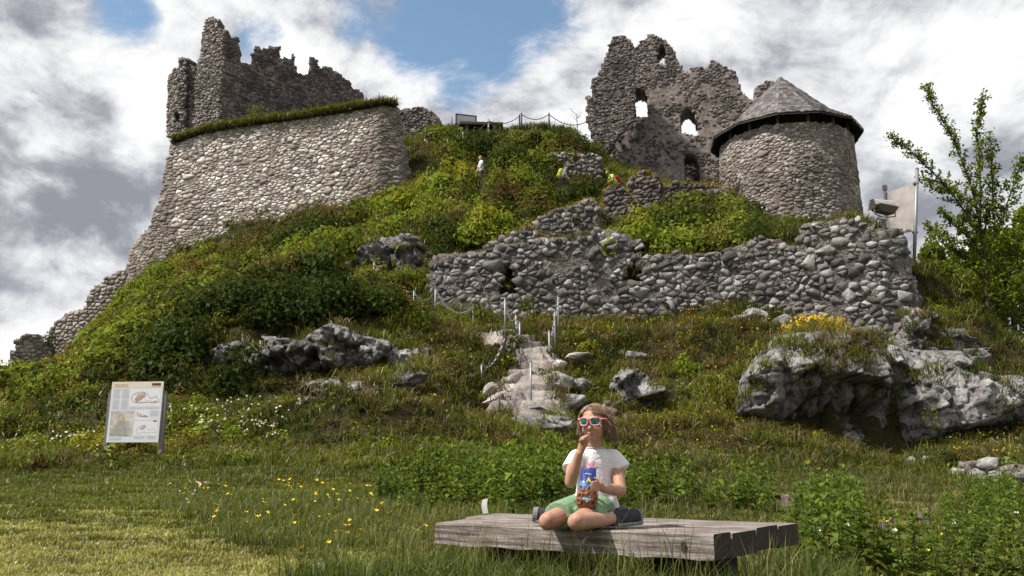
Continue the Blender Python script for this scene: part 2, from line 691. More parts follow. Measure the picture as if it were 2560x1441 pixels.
# ------------------------------------------------------------------ the hill
CTRL = [
    # lawn and hill foot, left
    (100, 1441, 6.4), (100, 1300, 9.6), (100, 1240, 12.2), (100, 1190, 15), (100, 1155, 17.3), (60, 1080, 20.5), (60, 1000, 26), (30, 975, 33), (40, 982, 41.5), (150, 960, 42), (230, 880, 42.2),
    (-200, 1300, 9.6), (-200, 1180, 16), (-200, 1050, 25), (-250, 1000, 34),
    (400, 1441, 6.4), (400, 1300, 9.6), (400, 1240, 12.2), (400, 1190, 15), (390, 1150, 17), (255, 1148, 17),
    (250, 1060, 19.6), (250, 960, 24), (60, 992, 29.5), (110, 972, 33), (150, 945, 35), (200, 890, 36.5), (250, 818, 39), (300, 752, 41.3), (160, 960, 30.5),
    (400, 1040, 20), (400, 950, 23.5), (400, 860, 28), (400, 770, 34.5), (400, 712, 40),
    (600, 1170, 16), (600, 1100, 18.4), (600, 1000, 22.2), (600, 920, 23.7), (600, 830, 24.4), (600, 740, 30.5), (600, 660, 37.0), (600, 622, 40.2), (480, 660, 40.8),
    (800, 1170, 16), (800, 1080, 19), (800, 1010, 21.7), (800, 950, 23.2), (800, 880, 24.0), (800, 810, 24.7), (800, 750, 27.6), (800, 680, 31.5), (800, 600, 36.8), (800, 570, 39.2),
    (800, 1300, 9.6), (800, 1220, 13), (1000, 1290, 9.6), (1000, 1220, 13), (1000, 1441, 6.4),
    (1000, 1140, 17), (1000, 1040, 20), (1000, 950, 22.3), (1000, 880, 24), (1000, 800, 27), (1000, 748, 29.5), (950, 700, 31.2),
    (950, 600, 33.6), (1000, 540, 36.5), (960, 520, 38.6), (1050, 485, 38.6),
    # middle slope
    (1150, 800, 28.4), (1150, 880, 25.4), (1150, 960, 23.6), (1150, 1020, 22.6), (1150, 1100, 20), (1150, 1170, 15),
    (1150, 630, 31.6), (1150, 540, 35.5), (1150, 450, 38.8), (1120, 370, 42), (1110, 340, 43.6), (1200, 318, 45), (1300, 312, 45.5), (1420, 325, 45.5),
    (1250, 380, 42.4), (1250, 430, 39.8), (1350, 420, 40.2), (1300, 520, 36.2), (1300, 590, 32.5), (1400, 462, 38.6), (1450, 480, 38.4), (1440, 380, 42.5),
    (1540, 470, 37.6), (1600, 470, 38.2), (1700, 470, 39.5), (1400, 560, 33.2), (1500, 570, 32.4), (1700, 540, 35), (1700, 610, 31),
    (1800, 520, 36), (1880, 590, 36.6), (1960, 592, 36.8), (2100, 560, 37), (2150, 560, 39),
    # foot and top of the rubble wall
    (1100, 770, 29.7), (1300, 793, 28.5), (1500, 800, 27.9), (1700, 775, 27.4), (1900, 772, 26.9), (2080, 805, 25.8), (2250, 815, 25.0),
    (1130, 640, 31.2), (1300, 618, 30.4), (1500, 600, 30.0), (1700, 632, 29.5), (1900, 612, 29.0), (2080, 568, 28.2), (2220, 580, 27.4),
    # stairs and slope below
    (1300, 855, 26.2), (1320, 900, 25.2), (1320, 950, 24.3), (1320, 1000, 23.4), (1340, 1045, 22.3), (1350, 1105, 20.8), (1300, 1150, 17.5), (1300, 1220, 12.5), (1250, 1300, 8.5),
    (1500, 870, 25.4), (1500, 950, 23.8), (1560, 1030, 22.2), (1580, 1100, 20.4), (1600, 1160, 17.5), (1600, 1230, 12.5), (1600, 1310, 8.2),
    (1800, 850, 25.3), (1800, 930, 23.8), (1800, 1020, 22), (1800, 1100, 20), (1800, 1180, 16.5), (1800, 1250, 11.8), (1800, 1330, 8),
    (1980, 850, 24.6), (2000, 960, 23.5), (2000, 1070, 22.0), (2000, 1150, 18.6), (2000, 1230, 13.5), (2000, 1330, 8.6),
    (2200, 850, 24.4), (2200, 960, 23.2), (2200, 1060, 22.6), (2200, 1145, 20.8), (2200, 1180, 17.0), (2200, 1220, 13.5), (2200, 1330, 9),
    (2350, 800, 25.6), (2420, 870, 24.8), (2420, 960, 23.4), (2420, 1060, 22.4), (2420, 1120, 20.0), (2450, 1220, 14), (2450, 1330, 9),
    (2560, 890, 25.5), (2560, 960, 24), (2560, 1080, 21), (2560, 1240, 13.5), (2560, 1360, 8.6), (2750, 950, 25), (2750, 1150, 17), (2750, 1350, 9),
]
_c = [P(*c) for c in CTRL]
CP3 = [(p.x, p.y, p.z) for p in _c]
CP3 += [(x, y, 0.0) for x in (-9, -5, -2, 0, 2, 4, 8) for y in (-6, -1, 3, 5.2)]
CP3 += [(x, 6.6, 0.0) for x in (-2, 1, 3.2)]
# plateau of the castle and the far side of the hill
CP3 += [(-16, 46, 18.0), (-11, 44, 18.2), (-8, 50, 18.3), (-13, 51, 18.0), (-3, 50, 18.0), (3, 51, 17.6), (9, 50, 16.0), (14, 48, 14.5), (14, 43, 12.6), (9, 43.5, 14.2),
        (-22.5, 46, 5.4), (-26, 43, 3.6), (-25, 48, 3.5), (-30, 44, 2.0), (-20, 50, 8), (-26, 54, 2.5), (-14, 60, 11), (0, 62, 11), (16, 58, 9), (22, 48, 5), (20, 41, 6), (15.2, 28.5, 5.4), (17, 32, 4.6), (20, 35, 4.0), (18, 28, 4.6), (24, 30, 3.6), (27, 25, 4.0), (30, 50, 2), (36, 36, 2), (36, 22, 2.6),
        (-36, 50, 1), (-40, 30, 0.5), (-40, 10, 0), (36, 8, 0.4), (-20, 72, 3), (6, 74, 3), (30, 70, 0)]
CP3 = np.array(CP3)


def tps_fit(pts, lam=0.015):
    xy, z = pts[:, :2] / 10.0, pts[:, 2]
    n = len(z)
    d = ((xy[:, None] - xy[None]) ** 2).sum(-1)
    K = np.where(d > 1e-12, 0.5 * d * np.log(np.maximum(d, 1e-12)), 0) + lam * np.eye(n)
    Pm = np.concatenate([np.ones((n, 1)), xy], 1)
    A = np.zeros((n + 3, n + 3))
    A[:n, :n] = K
    A[:n, n:] = Pm
    A[n:, :n] = Pm.T
    return xy, np.linalg.solve(A, np.concatenate([z, np.zeros(3)]))


_TX, _TW = tps_fit(CP3)


def tps_eval(x, y):
    q = np.stack([x, y], -1) / 10.0
    out = np.empty(len(q))
    for s in range(0, len(q), 8000):
        b = q[s:s + 8000]
        d = ((b[:, None] - _TX[None]) ** 2).sum(-1)
        K = np.where(d > 1e-12, 0.5 * d * np.log(np.maximum(d, 1e-12)), 0)
        out[s:s + 8000] = K @ _TW[:-3] + _TW[-3] + b @ _TW[-2:]
    return out


GX0, GX1, GY0, GY1 = -44.0, 40.0, -8.0, 76.0
_gx = np.concatenate([np.arange(GX0, -24, 1.0), np.arange(-24, 24, 0.2), np.arange(24, GX1 + .01, 1.0)])
_gy = np.concatenate([np.arange(GY0, 2, 0.5), np.arange(2, 48, 0.2), np.arange(48, GY1 + .01, 1.0)])
# height on a coarse grid, then refined: quick and smooth
_cx = np.arange(GX0, GX1 + .5, 0.5)
_cy = np.arange(GY0, GY1 + .5, 0.5)
_mx, _my = np.meshgrid(_cx, _cy)
_cz = tps_eval(_mx.ravel(), _my.ravel()).reshape(_mx.shape)


def base_h(x, y):
    x = np.clip(np.asarray(x, float), GX0, GX1 - .01)
    y = np.clip(np.asarray(y, float), GY0, GY1 - .01)
    i = ((x - GX0) / .5).astype(int)
    j = ((y - GY0) / .5).astype(int)
    i = np.minimum(i, len(_cx) - 2)
    j = np.minimum(j, len(_cy) - 2)
    fx = (x - GX0) / .5 - i
    fy = (y - GY0) / .5 - j
    return (_cz[j, i] * (1 - fx) + _cz[j, i + 1] * fx) * (1 - fy) + (_cz[j + 1, i] * (1 - fx) + _cz[j + 1, i + 1] * fx) * fy


# faces where the ground breaks off: wall and cliff lines, with the height of the ground at their foot
RUB = Surf([(q.x, q.y) for q in (P(1060, 700, 30.6), P(1100, 700, 30.0), P(1250, 700, 29.3), P(1400, 700, 28.9), P(1600, 700, 28.5), P(1800, 700, 27.8), P(1960, 700, 27.2), P(2080, 700, 26.4), P(2200, 700, 25.7), P(2265, 700, 25.7))] + [(13.0, 26.6), (14.6, 27.0)])
CLIFF_PLAN = [(1800, 980, 22.9), (1900, 980, 22.5), (2100, 980, 22.3), (2230, 980, 22.6), (2400, 980, 22.5), (2560, 980, 22.7), (2680, 980, 23.2)]
CROP_PLAN = [(490, 880, 23.9), (700, 880, 23.3), (900, 860, 23.6), (1090, 880, 24.2)]


def _surf(plan):
    return Surf([(q.x, q.y) for q in (P(*p) for p in plan)])


def _foot(S, pix):
    q = sorted(S.uv(*p) for p in pix)
    return np.array([a for a, _ in q]), np.array([b for _, b in q])


BREAKS = [
    (RUB, _foot(RUB, [(1075, 775), (1150, 785), (1250, 800), (1400, 800), (1500, 805), (1650, 805), (1750, 775), (1850, 765), (1920, 785), (2000, 800), (2080, 812), (2140, 850), (2200, 890), (2260, 905), (2300, 910)]), 3.0, .45),
    (_surf(CLIFF_PLAN), _foot(_surf(CLIFF_PLAN), [(1830, 1052), (1900, 1055), (1990, 1075), (2080, 1105), (2160, 1140), (2232, 1155), (2280, 1130), (2350, 1105), (2450, 1085), (2560, 1070), (2680, 1065)]), 3.0, .30),
    (_surf([(1175, 620, 31.3), (1345, 600, 30.7)]), _foot(_surf([(1175, 620, 31.3), (1345, 600, 30.7)]), [(1175, 650), (1345, 640)]), .9, .2),
    (_surf([(1335, 560, 31.9), (1505, 560, 31.1)]), _foot(_surf([(1335, 560, 31.9), (1505, 560, 31.1)]), [(1335, 612), (1505, 612)]), 1.2, .2),
    (_surf([(1505, 540, 33.8), (1585, 540, 33.2)]), _foot(_surf([(1505, 540, 33.8), (1585, 540, 33.2)]), [(1505, 565), (1585, 565)]), 1.5, .3),
    (_surf([(2380, 1200, 16.4), (2600, 1215, 15.6)]), _foot(_surf([(2380, 1200, 16.4), (2600, 1215, 15.6)]), [(2385, 1212), (2430, 1225), (2500, 1245), (2600, 1250)]), 2.2, .15),
    (_surf(CROP_PLAN), _foot(_surf(CROP_PLAN), [(498, 915), (560, 940), (620, 965), (700, 955), (800, 935), (880, 935), (960, 915), (1010, 965), (1080, 925)]), 2.2, .40),
]


def break_off(x, y, z):
    for S, (fu, fz), w, k in BREAKS:
        best = np.full(len(x), 1e9)
        bu = np.zeros(len(x))
        bd = np.zeros(len(x))
        for i in range(len(S.p) - 1):
            a, c = S.p[i], S.p[i + 1]
            e = c - a
            L = e.length
            t = np.clip(((x - a.x) * e.x + (y - a.y) * e.y) / (L * L), 0, 1)
            qx, qy = x - a.x - t * e.x, y - a.y - t * e.y
            d = np.hypot(qx, qy)
            s_ = np.sign(qx * S.sn[i].x + qy * S.sn[i].y)
            m = d < best
            best = np.where(m, d, best)
            bu = np.where(m, S.L[i] + t * L, bu)
            bd = np.where(m, d * s_, bd)
        zb = np.interp(bu, fu, fz)
        inu = np.clip((bu - fu[0] + .3) / .6, 0, 1) * np.clip((fu[-1] + .3 - bu) / .6, 0, 1)
        lim = zb - k * np.maximum(bd, 0)
        f = np.where((bd > -.25) & (bd < w), inu * np.clip((w - bd) / (w * .5), 0, 1), 0)
        z = np.where(f > 0, z + f * (np.minimum(z, lim) - z), z)
    return z


def H(x, y):
    """ground height with its bumps"""
    x = np.atleast_1d(np.asarray(x, float))
    y = np.atleast_1d(np.asarray(y, float))
    z = base_h(x, y)
    q = np.stack([x, y, np.zeros_like(x)], -1)
    amp = np.clip((y - 12) / 8, 0.0, 1)
    led = np.clip((y - 17.5) / 2, 0, 1) * np.clip((36 - y) / 4, 0, 1)
    z = z + led * 0.30 * np.sin(z * 4.0 + 2.2 * fbm(q * 0.22, 2, 14)) * np.clip(.6 + fbm(q * .3, 2, 15) * 1.6, 0, 1.2)
    z = z + fbm(q * 0.55, 4, 3) * 0.55 * amp + fbm(q * 1.1, 3, 9) * 0.035
    return break_off(x, y, z)


def h1(x, y):
    return float(H(x, y)[0])


ROCKZ = [
    [(500, 850), (560, 830), (700, 830), (860, 800), (960, 830), (1080, 870), (1060, 950), (980, 1000), (800, 1010), (750, 960), (650, 960), (500, 900)],
    [(1230, 830), (1300, 800), (1380, 840), (1400, 900), (1400, 960), (1420, 1040), (1440, 1100), (1300, 1110), (1230, 1000), (1260, 920)],
    [(1830, 1040), (1850, 900), (1960, 820), (2200, 850), (2420, 860), (2560, 930), (2600, 1050), (2400, 1080), (2230, 1140), (2000, 1090)],
    [(860, 650), (920, 600), (1040, 585), (1080, 640), (1060, 690), (880, 690)],
    [(1510, 960), (1620, 930), (1630, 1000), (1560, 1080), (1510, 1050)],
]
SHRUBZ = [
    [(215, 900), (330, 735), (450, 670), (600, 630), (850, 575), (1000, 500), (1100, 510), (1080, 600), (900, 630), (850, 700), (980, 735), (1020, 790), (800, 790), (560, 830), (480, 900), (260, 950)],
    [(1040, 420), (1080, 345), (1280, 320), (1470, 345), (1480, 400), (1400, 470), (1520, 490), (1450, 510), (1330, 570), (1100, 640), (1060, 560)],
    [(1500, 640), (1640, 540), (1800, 510), (1880, 590), (1830, 640), (1620, 650)],
    [(-100, 1000), (250, 960), (420, 950), (500, 960), (760, 1000), (700, 1120), (420, 1140), (-100, 1160)],
]


def zone(px, py, zs):
    r = np.zeros(np.shape(px), dtype=bool)
    for z in zs:
        r |= in_poly(px, py, z)
    return r


def build_hill():
    gx, gy = np.meshgrid(_gx, _gy)
    x, y = gx.ravel(), gy.ravel()
    z = H(x, y)
    px, py = project_np(x, y, z)
    jx, jy = fbm(np.stack([x, y, y * 0], -1) * .9, 3, 91) * 60, fbm(np.stack([x, y, y * 0 + 5], -1) * .9, 3, 92) * 45
    rock = zone(px + jx, py + jy, ROCKZ).astype(float) * .8
    q = np.stack([x, y, z], -1)
    z = z + rock * fbm(q * 1.6, 4, 21) * 0.25
    # col: r = rock, g = mown lawn, b = trodden path
    lawn = ((y < 16.5) & (y > 2)).astype(float)
    path = np.zeros(len(x))
    for a, b, rad in (((640, 1172, 16), (870, 1166, 16.3), 0.35), ((960, 752, 29.4), (1130, 800, 28.4), 0.5), ((1130, 800, 28.4), (1240, 835, 27), 0.5),
                      ((1240, 835, 27), (1330, 870, 25.7), 0.6), ((1330, 870, 25.7), (1300, 1000, 23.3), 0.6), ((1400, 462, 38.6), (1540, 470, 37.6), 0.5)):
        A, B = P(*a), P(*b)
        ax, ay, bx, by = A.x, A.y, B.x, B.y
        tt = np.clip(((x - ax) * (bx - ax) + (y - ay) * (by - ay)) / ((bx - ax) ** 2 + (by - ay) ** 2), 0, 1)
        d = np.hypot(x - ax - tt * (bx - ax), y - ay - tt * (by - ay))
        path = np.maximum(path, np.clip(1.4 - d / rad, 0, 1))
    col = np.stack([rock, lawn, path, np.ones_like(x)], -1)
    nx, ny = len(_gx), len(_gy)
    i, j = np.meshgrid(np.arange(nx - 1), np.arange(ny - 1))
    a = (j * nx + i).ravel()
    F = np.stack([a, a + 1, a + 1 + nx, a + nx], -1)
    me = mesh_np('hill', np.stack([x, y, z], -1), F, col, smooth=True)
    m, t, b = new_mat('hill_soil')
    pos = t.node('ShaderNodeNewGeometry').outputs['Position']
    at = t.node('ShaderNodeAttribute', attribute_name='col')
    sep = t.node('ShaderNodeSeparateColor', i_0=at.outputs['Color'])
    n1 = t.noise(pos, 1.3, 6, 0.62, 0.3)
    n2 = t.noise(pos, 9.0, 6, 0.65)
    n3 = t.noise(pos, 45.0, 3, 0.6)
    mixn = t.math('ADD', t.math('MULTIPLY', n1, 0.5), t.math('MULTIPLY', n2, 0.5))
    soil = t.ramp(mixn, [(0.3, (0.022, 0.017, 0.010)), (0.48, (0.045, 0.040, 0.016)), (0.6, (0.060, 0.062, 0.020)), (0.75, (0.10, 0.075, 0.035))])
    lawnc = t.ramp(mixn, [(0.3, (0.075, 0.080, 0.022)), (0.5, (0.15, 0.14, 0.045)), (0.7, (0.24, 0.20, 0.085))])
    rockc = t.ramp(t.math('ADD', t.math('MULTIPLY', n2, 0.7), t.math('MULTIPLY', n3, 0.3)), [(0.3, (0.025, 0.022, 0.02)), (0.5, (0.09, 0.082, 0.078)), (0.7, (0.26, 0.25, 0.245))])
    pathc = t.ramp(n2, [(0.3, (0.12, 0.10, 0.085)), (0.7, (0.34, 0.29, 0.25))])
    c = t.mix(sep.outputs[1], soil, lawnc)
    rk = t.smooth(t.math('ADD', t.math('MULTIPLY', sep.outputs[0], 0.62), t.math('MULTIPLY', t.math('SUBTRACT', t.math('ADD', t.math('MULTIPLY', n1, 0.5), t.math('MULTIPLY', n2, 0.5)), 0.5), 2.6)), 0.5, 0.72)
    c = t.mix(rk, c, rockc)
    c = t.mix(t.smooth(t.math('ADD', sep.outputs[2], t.math('MULTIPLY', t.math('SUBTRACT', n2, 0.5), 0.9)), 0.35, 0.75), c, pathc)
    t.l.new(c, b.inputs['Base Color'])
    b.inputs['Roughness'].default_value = 0.95
    b.inputs['Specular IOR Level'].default_value = 0.1
    t.l.new(t.bump(t.math('ADD', n2, t.math('MULTIPLY', n3, 0.35)), 0.9, 0.08), b.inputs['Normal'])
    o = link('hill', me, m)
    tag(o, 'steep grassy castle hill with a flat lawn at its foot', kind='structure')
    # the land round the hill, out to the horizon
    g, t, b = new_mat('far_ground')
    pos = t.node('ShaderNodeNewGeometry').outputs['Position']
    t.l.new(t.ramp(t.noise(pos, 0.02, 6, 0.6), [(0.35, (0.035, 0.05, 0.018)), (0.65, (0.09, 0.10, 0.03))]), b.inputs['Base Color'])
    b.inputs['Roughness'].default_value = 0.95
    n = 48
    vs = [(0, 0, -2.5)] + [(r * math.cos(2 * math.pi * k / n), r * math.sin(2 * math.pi * k / n) + 30, -2.5) for r in (60, 300, 3000) for k in range(n)]
    fs = [(0, 1 + k, 1 + (k + 1) % n) for k in range(n)]
    for r in (0, 1):
        fs += [(1 + r * n + k, 1 + (r + 1) * n + k, 1 + (r + 1) * n + (k + 1) % n, 1 + r * n + (k + 1) % n) for k in range(n)]
    me = bpy.data.meshes.new('ground')
    me.from_pydata(vs, [], fs)
    tag(link('ground', me, g), 'green land around the castle hill reaching the horizon', kind='structure')


build_hill()

# ------------------------------------------------------------------ masonry
def ragged(poly, step=0.25, amp=0.06, seed=1):
    out = []
    n = len(poly)
    for i in range(n):
        a, b = poly[i], poly[(i + 1) % n]
        L = math.hypot(b[0] - a[0], b[1] - a[1])
        m = max(1, int(L / step))
        for k in range(m):
            f = k / m
            u = a[0] + (b[0] - a[0]) * f
            v = a[1] + (b[1] - a[1]) * f
            out.append((u + amp * fbm1(u * 3, v * 3, seed, 2, seed), v + amp * fbm1(u * 3, v * 3, seed + 5, 2, seed + 3)))
    return out


def clip_half(poly, nx, ny, c):
    """keep the side nx*x+ny*y <= c"""
    out = []
    m = len(poly)
    for i in range(m):
        a, b = poly[i], poly[(i + 1) % m]
        da = nx * a[0] + ny * a[1] - c
        db = nx * b[0] + ny * b[1] - c
        if da <= 0:
            out.append(a)
        if (da < 0 < db) or (db < 0 < da):
            f = da / (da - db)
            out.append((a[0] + (b[0] - a[0]) * f, a[1] + (b[1] - a[1]) * f))
    return out


def cells(poly, holes, w, h, seed, jit=0.42, drop=0.2, course=0.5):
    """irregular stone cells (Voronoi with loose courses) inside a polygon; returns (centre, ring)"""
    rnd = random.Random(seed)
    us = [p[0] for p in poly]
    vs = [p[1] for p in poly]
    asp = w / h
    pts = []
    grid = {}
    u0, u1, v0, v1 = min(us) - 2 * w, max(us) + 2 * w, min(vs) - 2 * h, max(vs) + 2 * h
    nr = int((v1 - v0) / h) + 1
    nc = int((u1 - u0) / w) + 1
    for r in range(nr):
        for c in range(nc):
            if rnd.random() < drop:
                continue
            u = u0 + (c + 0.5 * (r % 2) + rnd.uniform(-jit, jit)) * w
            v = v0 + (r + rnd.uniform(-jit, jit) * (1 - course * 0.5)) * h
            grid.setdefault((r, c), []).append(len(pts))
            pts.append((u, v, r, c))
    pu = np.array([p[0] for p in pts])
    pv = np.array([p[1] for p in pts])
    ok = in_poly(pu, pv, poly)
    for hp in holes:
        ok &= ~in_poly(pu, pv, hp)
    res = []
    for k, (u, v, r, c) in enumerate(pts):
        if not ok[k]:
            continue
        X, Y = u, v * asp
        s = 1.5 * w
        cell = [(X - s, Y - s), (X + s, Y - s), (X + s, Y + s), (X - s, Y + s)]
        for dr in (-3, -2, -1, 0, 1, 2, 3):
            for dc in (-3, -2, -1, 0, 1, 2, 3):
                for j in grid.get((r + dr, c + dc), ()):
                    if j == k:
                        continue
                    X2, Y2 = pts[j][0], pts[j][1] * asp
                    nx, ny = X2 - X, Y2 - Y
                    cell = clip_half(cell, nx, ny, (X2 * X2 + Y2 * Y2 - X * X - Y * Y) / 2)
                    if len(cell) < 3:
                        break
        if len(cell) < 3:
            continue
        ring = [(a, b / asp) for a, b in cell]
        res.append(((u, v), ring))
    return res


def stone_geo(S, ring, depth, gap, rnd, back=-0.03, jag=0.0, flat=False):
    """one stone standing proud of the wall: rounded ring, bevelled face"""
    cu = sum(p[0] for p in ring) / len(ring)
    cv = sum(p[1] for p in ring) / len(ring)
    # cut corners
    r2 = []
    m = len(ring)
    for i in range(m):
        a, b = ring[i], ring[(i + 1) % m]
        L = math.hypot(b[0] - a[0], b[1] - a[1])
        if L < 0.055:
            r2.append(((a[0] + b[0]) / 2, (a[1] + b[1]) / 2))
        else:
            k = rnd.uniform(.03, .11)
            r2.append((a[0] * (1 - k) + b[0] * k, a[1] * (1 - k) + b[1] * k))
            k = rnd.uniform(.03, .11)
            r2.append((a[0] * k + b[0] * (1 - k), a[1] * k + b[1] * (1 - k)))
    if len(r2) > 12:
        r2 = r2[::2] if len(r2) > 16 else r2
    n = len(r2)
    rad = max(0.03, sum(math.hypot(p[0] - cu, p[1] - cv) for p in r2) / n)
    k0 = max(0.35, 1 - gap / rad)
    gx, gy = rnd.uniform(-1, 1) * jag, rnd.uniform(-1, 1) * jag
    V, F = [], []
    r2 = [(cu + (u - cu) * rnd.uniform(.88, 1.05), cv + (v - cv) * rnd.uniform(.88, 1.05)) for u, v in r2]
    for sc, of in ((k0, back), (k0 * rnd.uniform(.88, .96), depth)):
        for u, v in r2:
            du, dv = (u - cu) * sc, (v - cv) * sc
            o = of
            if of > 0:
                o += (gx * du + gy * dv) / rad * depth * 0.6 + rnd.uniform(-.12, .12) * depth
            V.append(S.at(cu + du, cv + dv, o))
    V.append(S.at(cu, cv, depth * rnd.uniform(0.92, 1.06)))
    for i in range(n):
        j = (i + 1) % n
        F.append((i, j, n + j, n + i))
        F.append((n + i, n + j, 2 * n))
    area = rad * rad
    return V, F, area


def body_grid(S, poly, holes, res, thick, seed, parent, mat, name='core', proud=0.012):
    """mortared core of a wall: a sheet of small squares cut to the outline, given thickness"""
    us = [p[0] for p in poly]
    vs = [p[1] for p in poly]
    u0, v0 = min(us) - res, min(vs) - res
    nu, nv = int((max(us) - u0) / res) + 2, int((max(vs) - v0) / res) + 2
    uu, vv = np.meshgrid(u0 + (np.arange(nu) + .5) * res, v0 + (np.arange(nv) + .5) * res)
    inside = in_poly(uu, vv, poly)
    for hp in holes:
        inside &= ~in_poly(uu, vv, hp)
    rnd = random.Random(seed)
    idx = {}
    V, F, T = [], [], []

    def vert(i, j, side):
        k = (i, j, side)
        if k not in idx:
            a = math.sin(i * 12.9898 + j * 78.233 + seed) * 43758.5453
            ju = (a - math.floor(a) - .5) * res * 0.7
            a = math.sin(i * 39.346 + j * 11.135 + seed) * 24634.6345
            jv = (a - math.floor(a) - .5) * res * 0.7
            a = math.sin(i * 7.7 + j * 3.3 + seed) * 9631.77
            jo = (a - math.floor(a) - .5) * 0.05
            idx[k] = len(V)
            V.append(S.at(u0 + i * res + ju, v0 + j * res + jv, jo * .6 + proud if side == 0 else -thick + jo))
            T.append(0.3 + 0.5 * (a - math.floor(a)))
        return idx[k]
    for j in range(nv):
        for i in range(nu):
            if not inside[j, i]:
                continue
            F.append((vert(i, j, 0), vert(i + 1, j, 0), vert(i + 1, j + 1, 0), vert(i, j + 1, 0)))
            F.append((vert(i, j, 1), vert(i, j + 1, 1), vert(i + 1, j + 1, 1), vert(i + 1, j, 1)))
            for di, dj, a, b in ((-1, 0, (0, 1), (0, 0)), (1, 0, (1, 0), (1, 1)), (0, -1, (0, 0), (1, 0)), (0, 1, (1, 1), (0, 1))):
                ii, jj = i + di, j + dj
                if 0 <= ii < nu and 0 <= jj < nv and inside[jj, ii]:
                    continue
                F.append((vert(i + b[0], j + b[1], 0), vert(i + a[0], j + a[1], 0), vert(i + a[0], j + a[1], 1), vert(i + b[0], j + b[1], 1)))
    me = mesh_np(name, np.array(V), np.array(F), np.array(T))
    return link(name, me, mat, parent)


def stones(S, poly, holes, w, h, seed, parent, mat, depth=(0.03, 0.07), gap=0.018, jit=0.42, drop=0.2, course=0.5, tint=None, jag=0.3,
           single=300, keep=None, dscale=None, name='stone', big=None):
    """lay the face stones: the largest as parts of their own, the rest joined in one part"""
    rnd = random.Random(seed)
    lot = []
    holes = list(holes)
    if big:
        # a scatter of large blocks first; the small stones fill in round them
        bw, bh, share, bd, bj = big
        for (c, ring) in cells(poly, holes, bw, bh, seed + 7, .5, .2, 0.2):
            if rnd.random() > share:
                continue
            k = rnd.uniform(.62, .9)
            ring = [(c[0] + (p[0] - c[0]) * k * rnd.uniform(.85, 1.1), c[1] + (p[1] - c[1]) * k * rnd.uniform(.85, 1.1)) for p in ring]
            if not in_poly(np.array([p[0] for p in ring]), np.array([p[1] for p in ring]), poly).all():
                continue
            V, F, area = stone_geo(S, ring, rnd.uniform(*bd), gap, rnd, jag=bj)
            lot.append((area, V, F, tint(c, rnd) if tint else rnd.random()))
            holes.append(ring)
    for (c, ring) in cells(poly, holes, w, h, seed, jit, drop, course):
        if keep is not None and not keep(c, rnd):
            continue
        if len(ring) < 3:
            continue
        d = rnd.uniform(*depth)
        if dscale:
            d *= dscale(c)
        V, F, area = stone_geo(S, ring, d, gap, rnd, jag=jag)
        tv = tint(c, rnd) if tint else rnd.random()
        lot.append((area, V, F, tv))
    lot.sort(key=lambda q: -q[0])
    for area, V, F, tv in lot[:single]:
        A = np.array(V)
        c = A.mean(0)
        q = [f for f in F if len(f) == 4]
        tr = [f for f in F if len(f) == 3]
        me = mesh_np(name, A - c, [np.array(q), np.array(tr)], np.full(len(A), tv))
        link(name, me, mat, parent, Vector(c) - parent.location)
    rest = lot[single:]
    if rest:
        VV, Q, Tq, T = [], [], [], []
        b = 0
        for area, V, F, tv in rest:
            VV += V
            T += [tv] * len(V)
            for f in F:
                (Q if len(f) == 4 else Tq).append(tuple(i + b for i in f))
            b += len(V)
        me = mesh_np('small_stones', np.array(VV) - np.array(parent.location), [np.array(Q), np.array(Tq)], np.array(T))
        o = link('small_stones', me, mat, parent)
        tag(o, kind='stuff')
    return len(lot)


def wall_thing(name, label, cat, S, pix, holes_pix, w, h, seed, mats, thick=1.0, res=0.18, group=None, rag=0.07, proud=0.012, fill=1.0, **kw):
    poly = ragged(S.poly(pix), 0.25, rag, seed)
    holes = [ragged(S.poly(hp), 0.2, 0.015, seed + 3) for hp in holes_pix]
    t = thing(name, (0, 0, 0), label, cat, group)
    t['kind'] = 'thing'
    body_grid(S, poly, holes, res, thick, seed, t, M[mats[1]], proud=proud)
    if fill < 1 and 'keep' not in kw:
        kw['keep'] = lambda c, rnd: rnd.random() < fill
    stones(S, poly, holes, w, h, seed, t, M[mats[0]], **kw)
    return t, poly


def Z(offx, offy, scale, pts):
    """points read off an enlarged crop"""
    return [(offx + x / scale, offy + y / scale) for x, y in pts]


def rt(lo, hi, pw=1.0):
    return lambda c, rnd: lo + (hi - lo) * rnd.random() ** pw


# --- great curtain wall under the keep
_a, _b = P(430, 330, 43), P(955, 262, 40)
CURT = Surf([(_a.x - 5.2, _a.y + 2.6), (_a.x, _a.y), (_b.x, _b.y), (_b.x + 0.75, _b.y + 0.35), (_b.x + 1.25, _b.y + 1.1), (_b.x + 1.45, _b.y + 2.4), (_b.x + 1.5, _b.y + 5.0)], batter=0.12, ztop=18.6)
_uB = CURT.L[2]
curt_pix = [(432, 345), (520, 318), (640, 300), (760, 285), (880, 266), (990, 256), (1003, 300), (1012, 360), (1024, 420), (1040, 470), (1062, 500), (1040, 540), (930, 570), (840, 610), (700, 640), (560, 690), (450, 730), (315, 770), (318, 690), (326, 625), (352, 596), (380, 560), (395, 505), (412, 452), (420, 400)]


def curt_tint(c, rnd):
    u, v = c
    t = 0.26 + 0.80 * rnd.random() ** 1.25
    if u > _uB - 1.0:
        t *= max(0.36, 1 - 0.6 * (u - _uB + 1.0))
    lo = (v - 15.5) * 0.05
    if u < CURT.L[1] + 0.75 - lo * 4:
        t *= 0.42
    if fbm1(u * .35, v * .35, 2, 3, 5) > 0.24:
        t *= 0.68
    return t


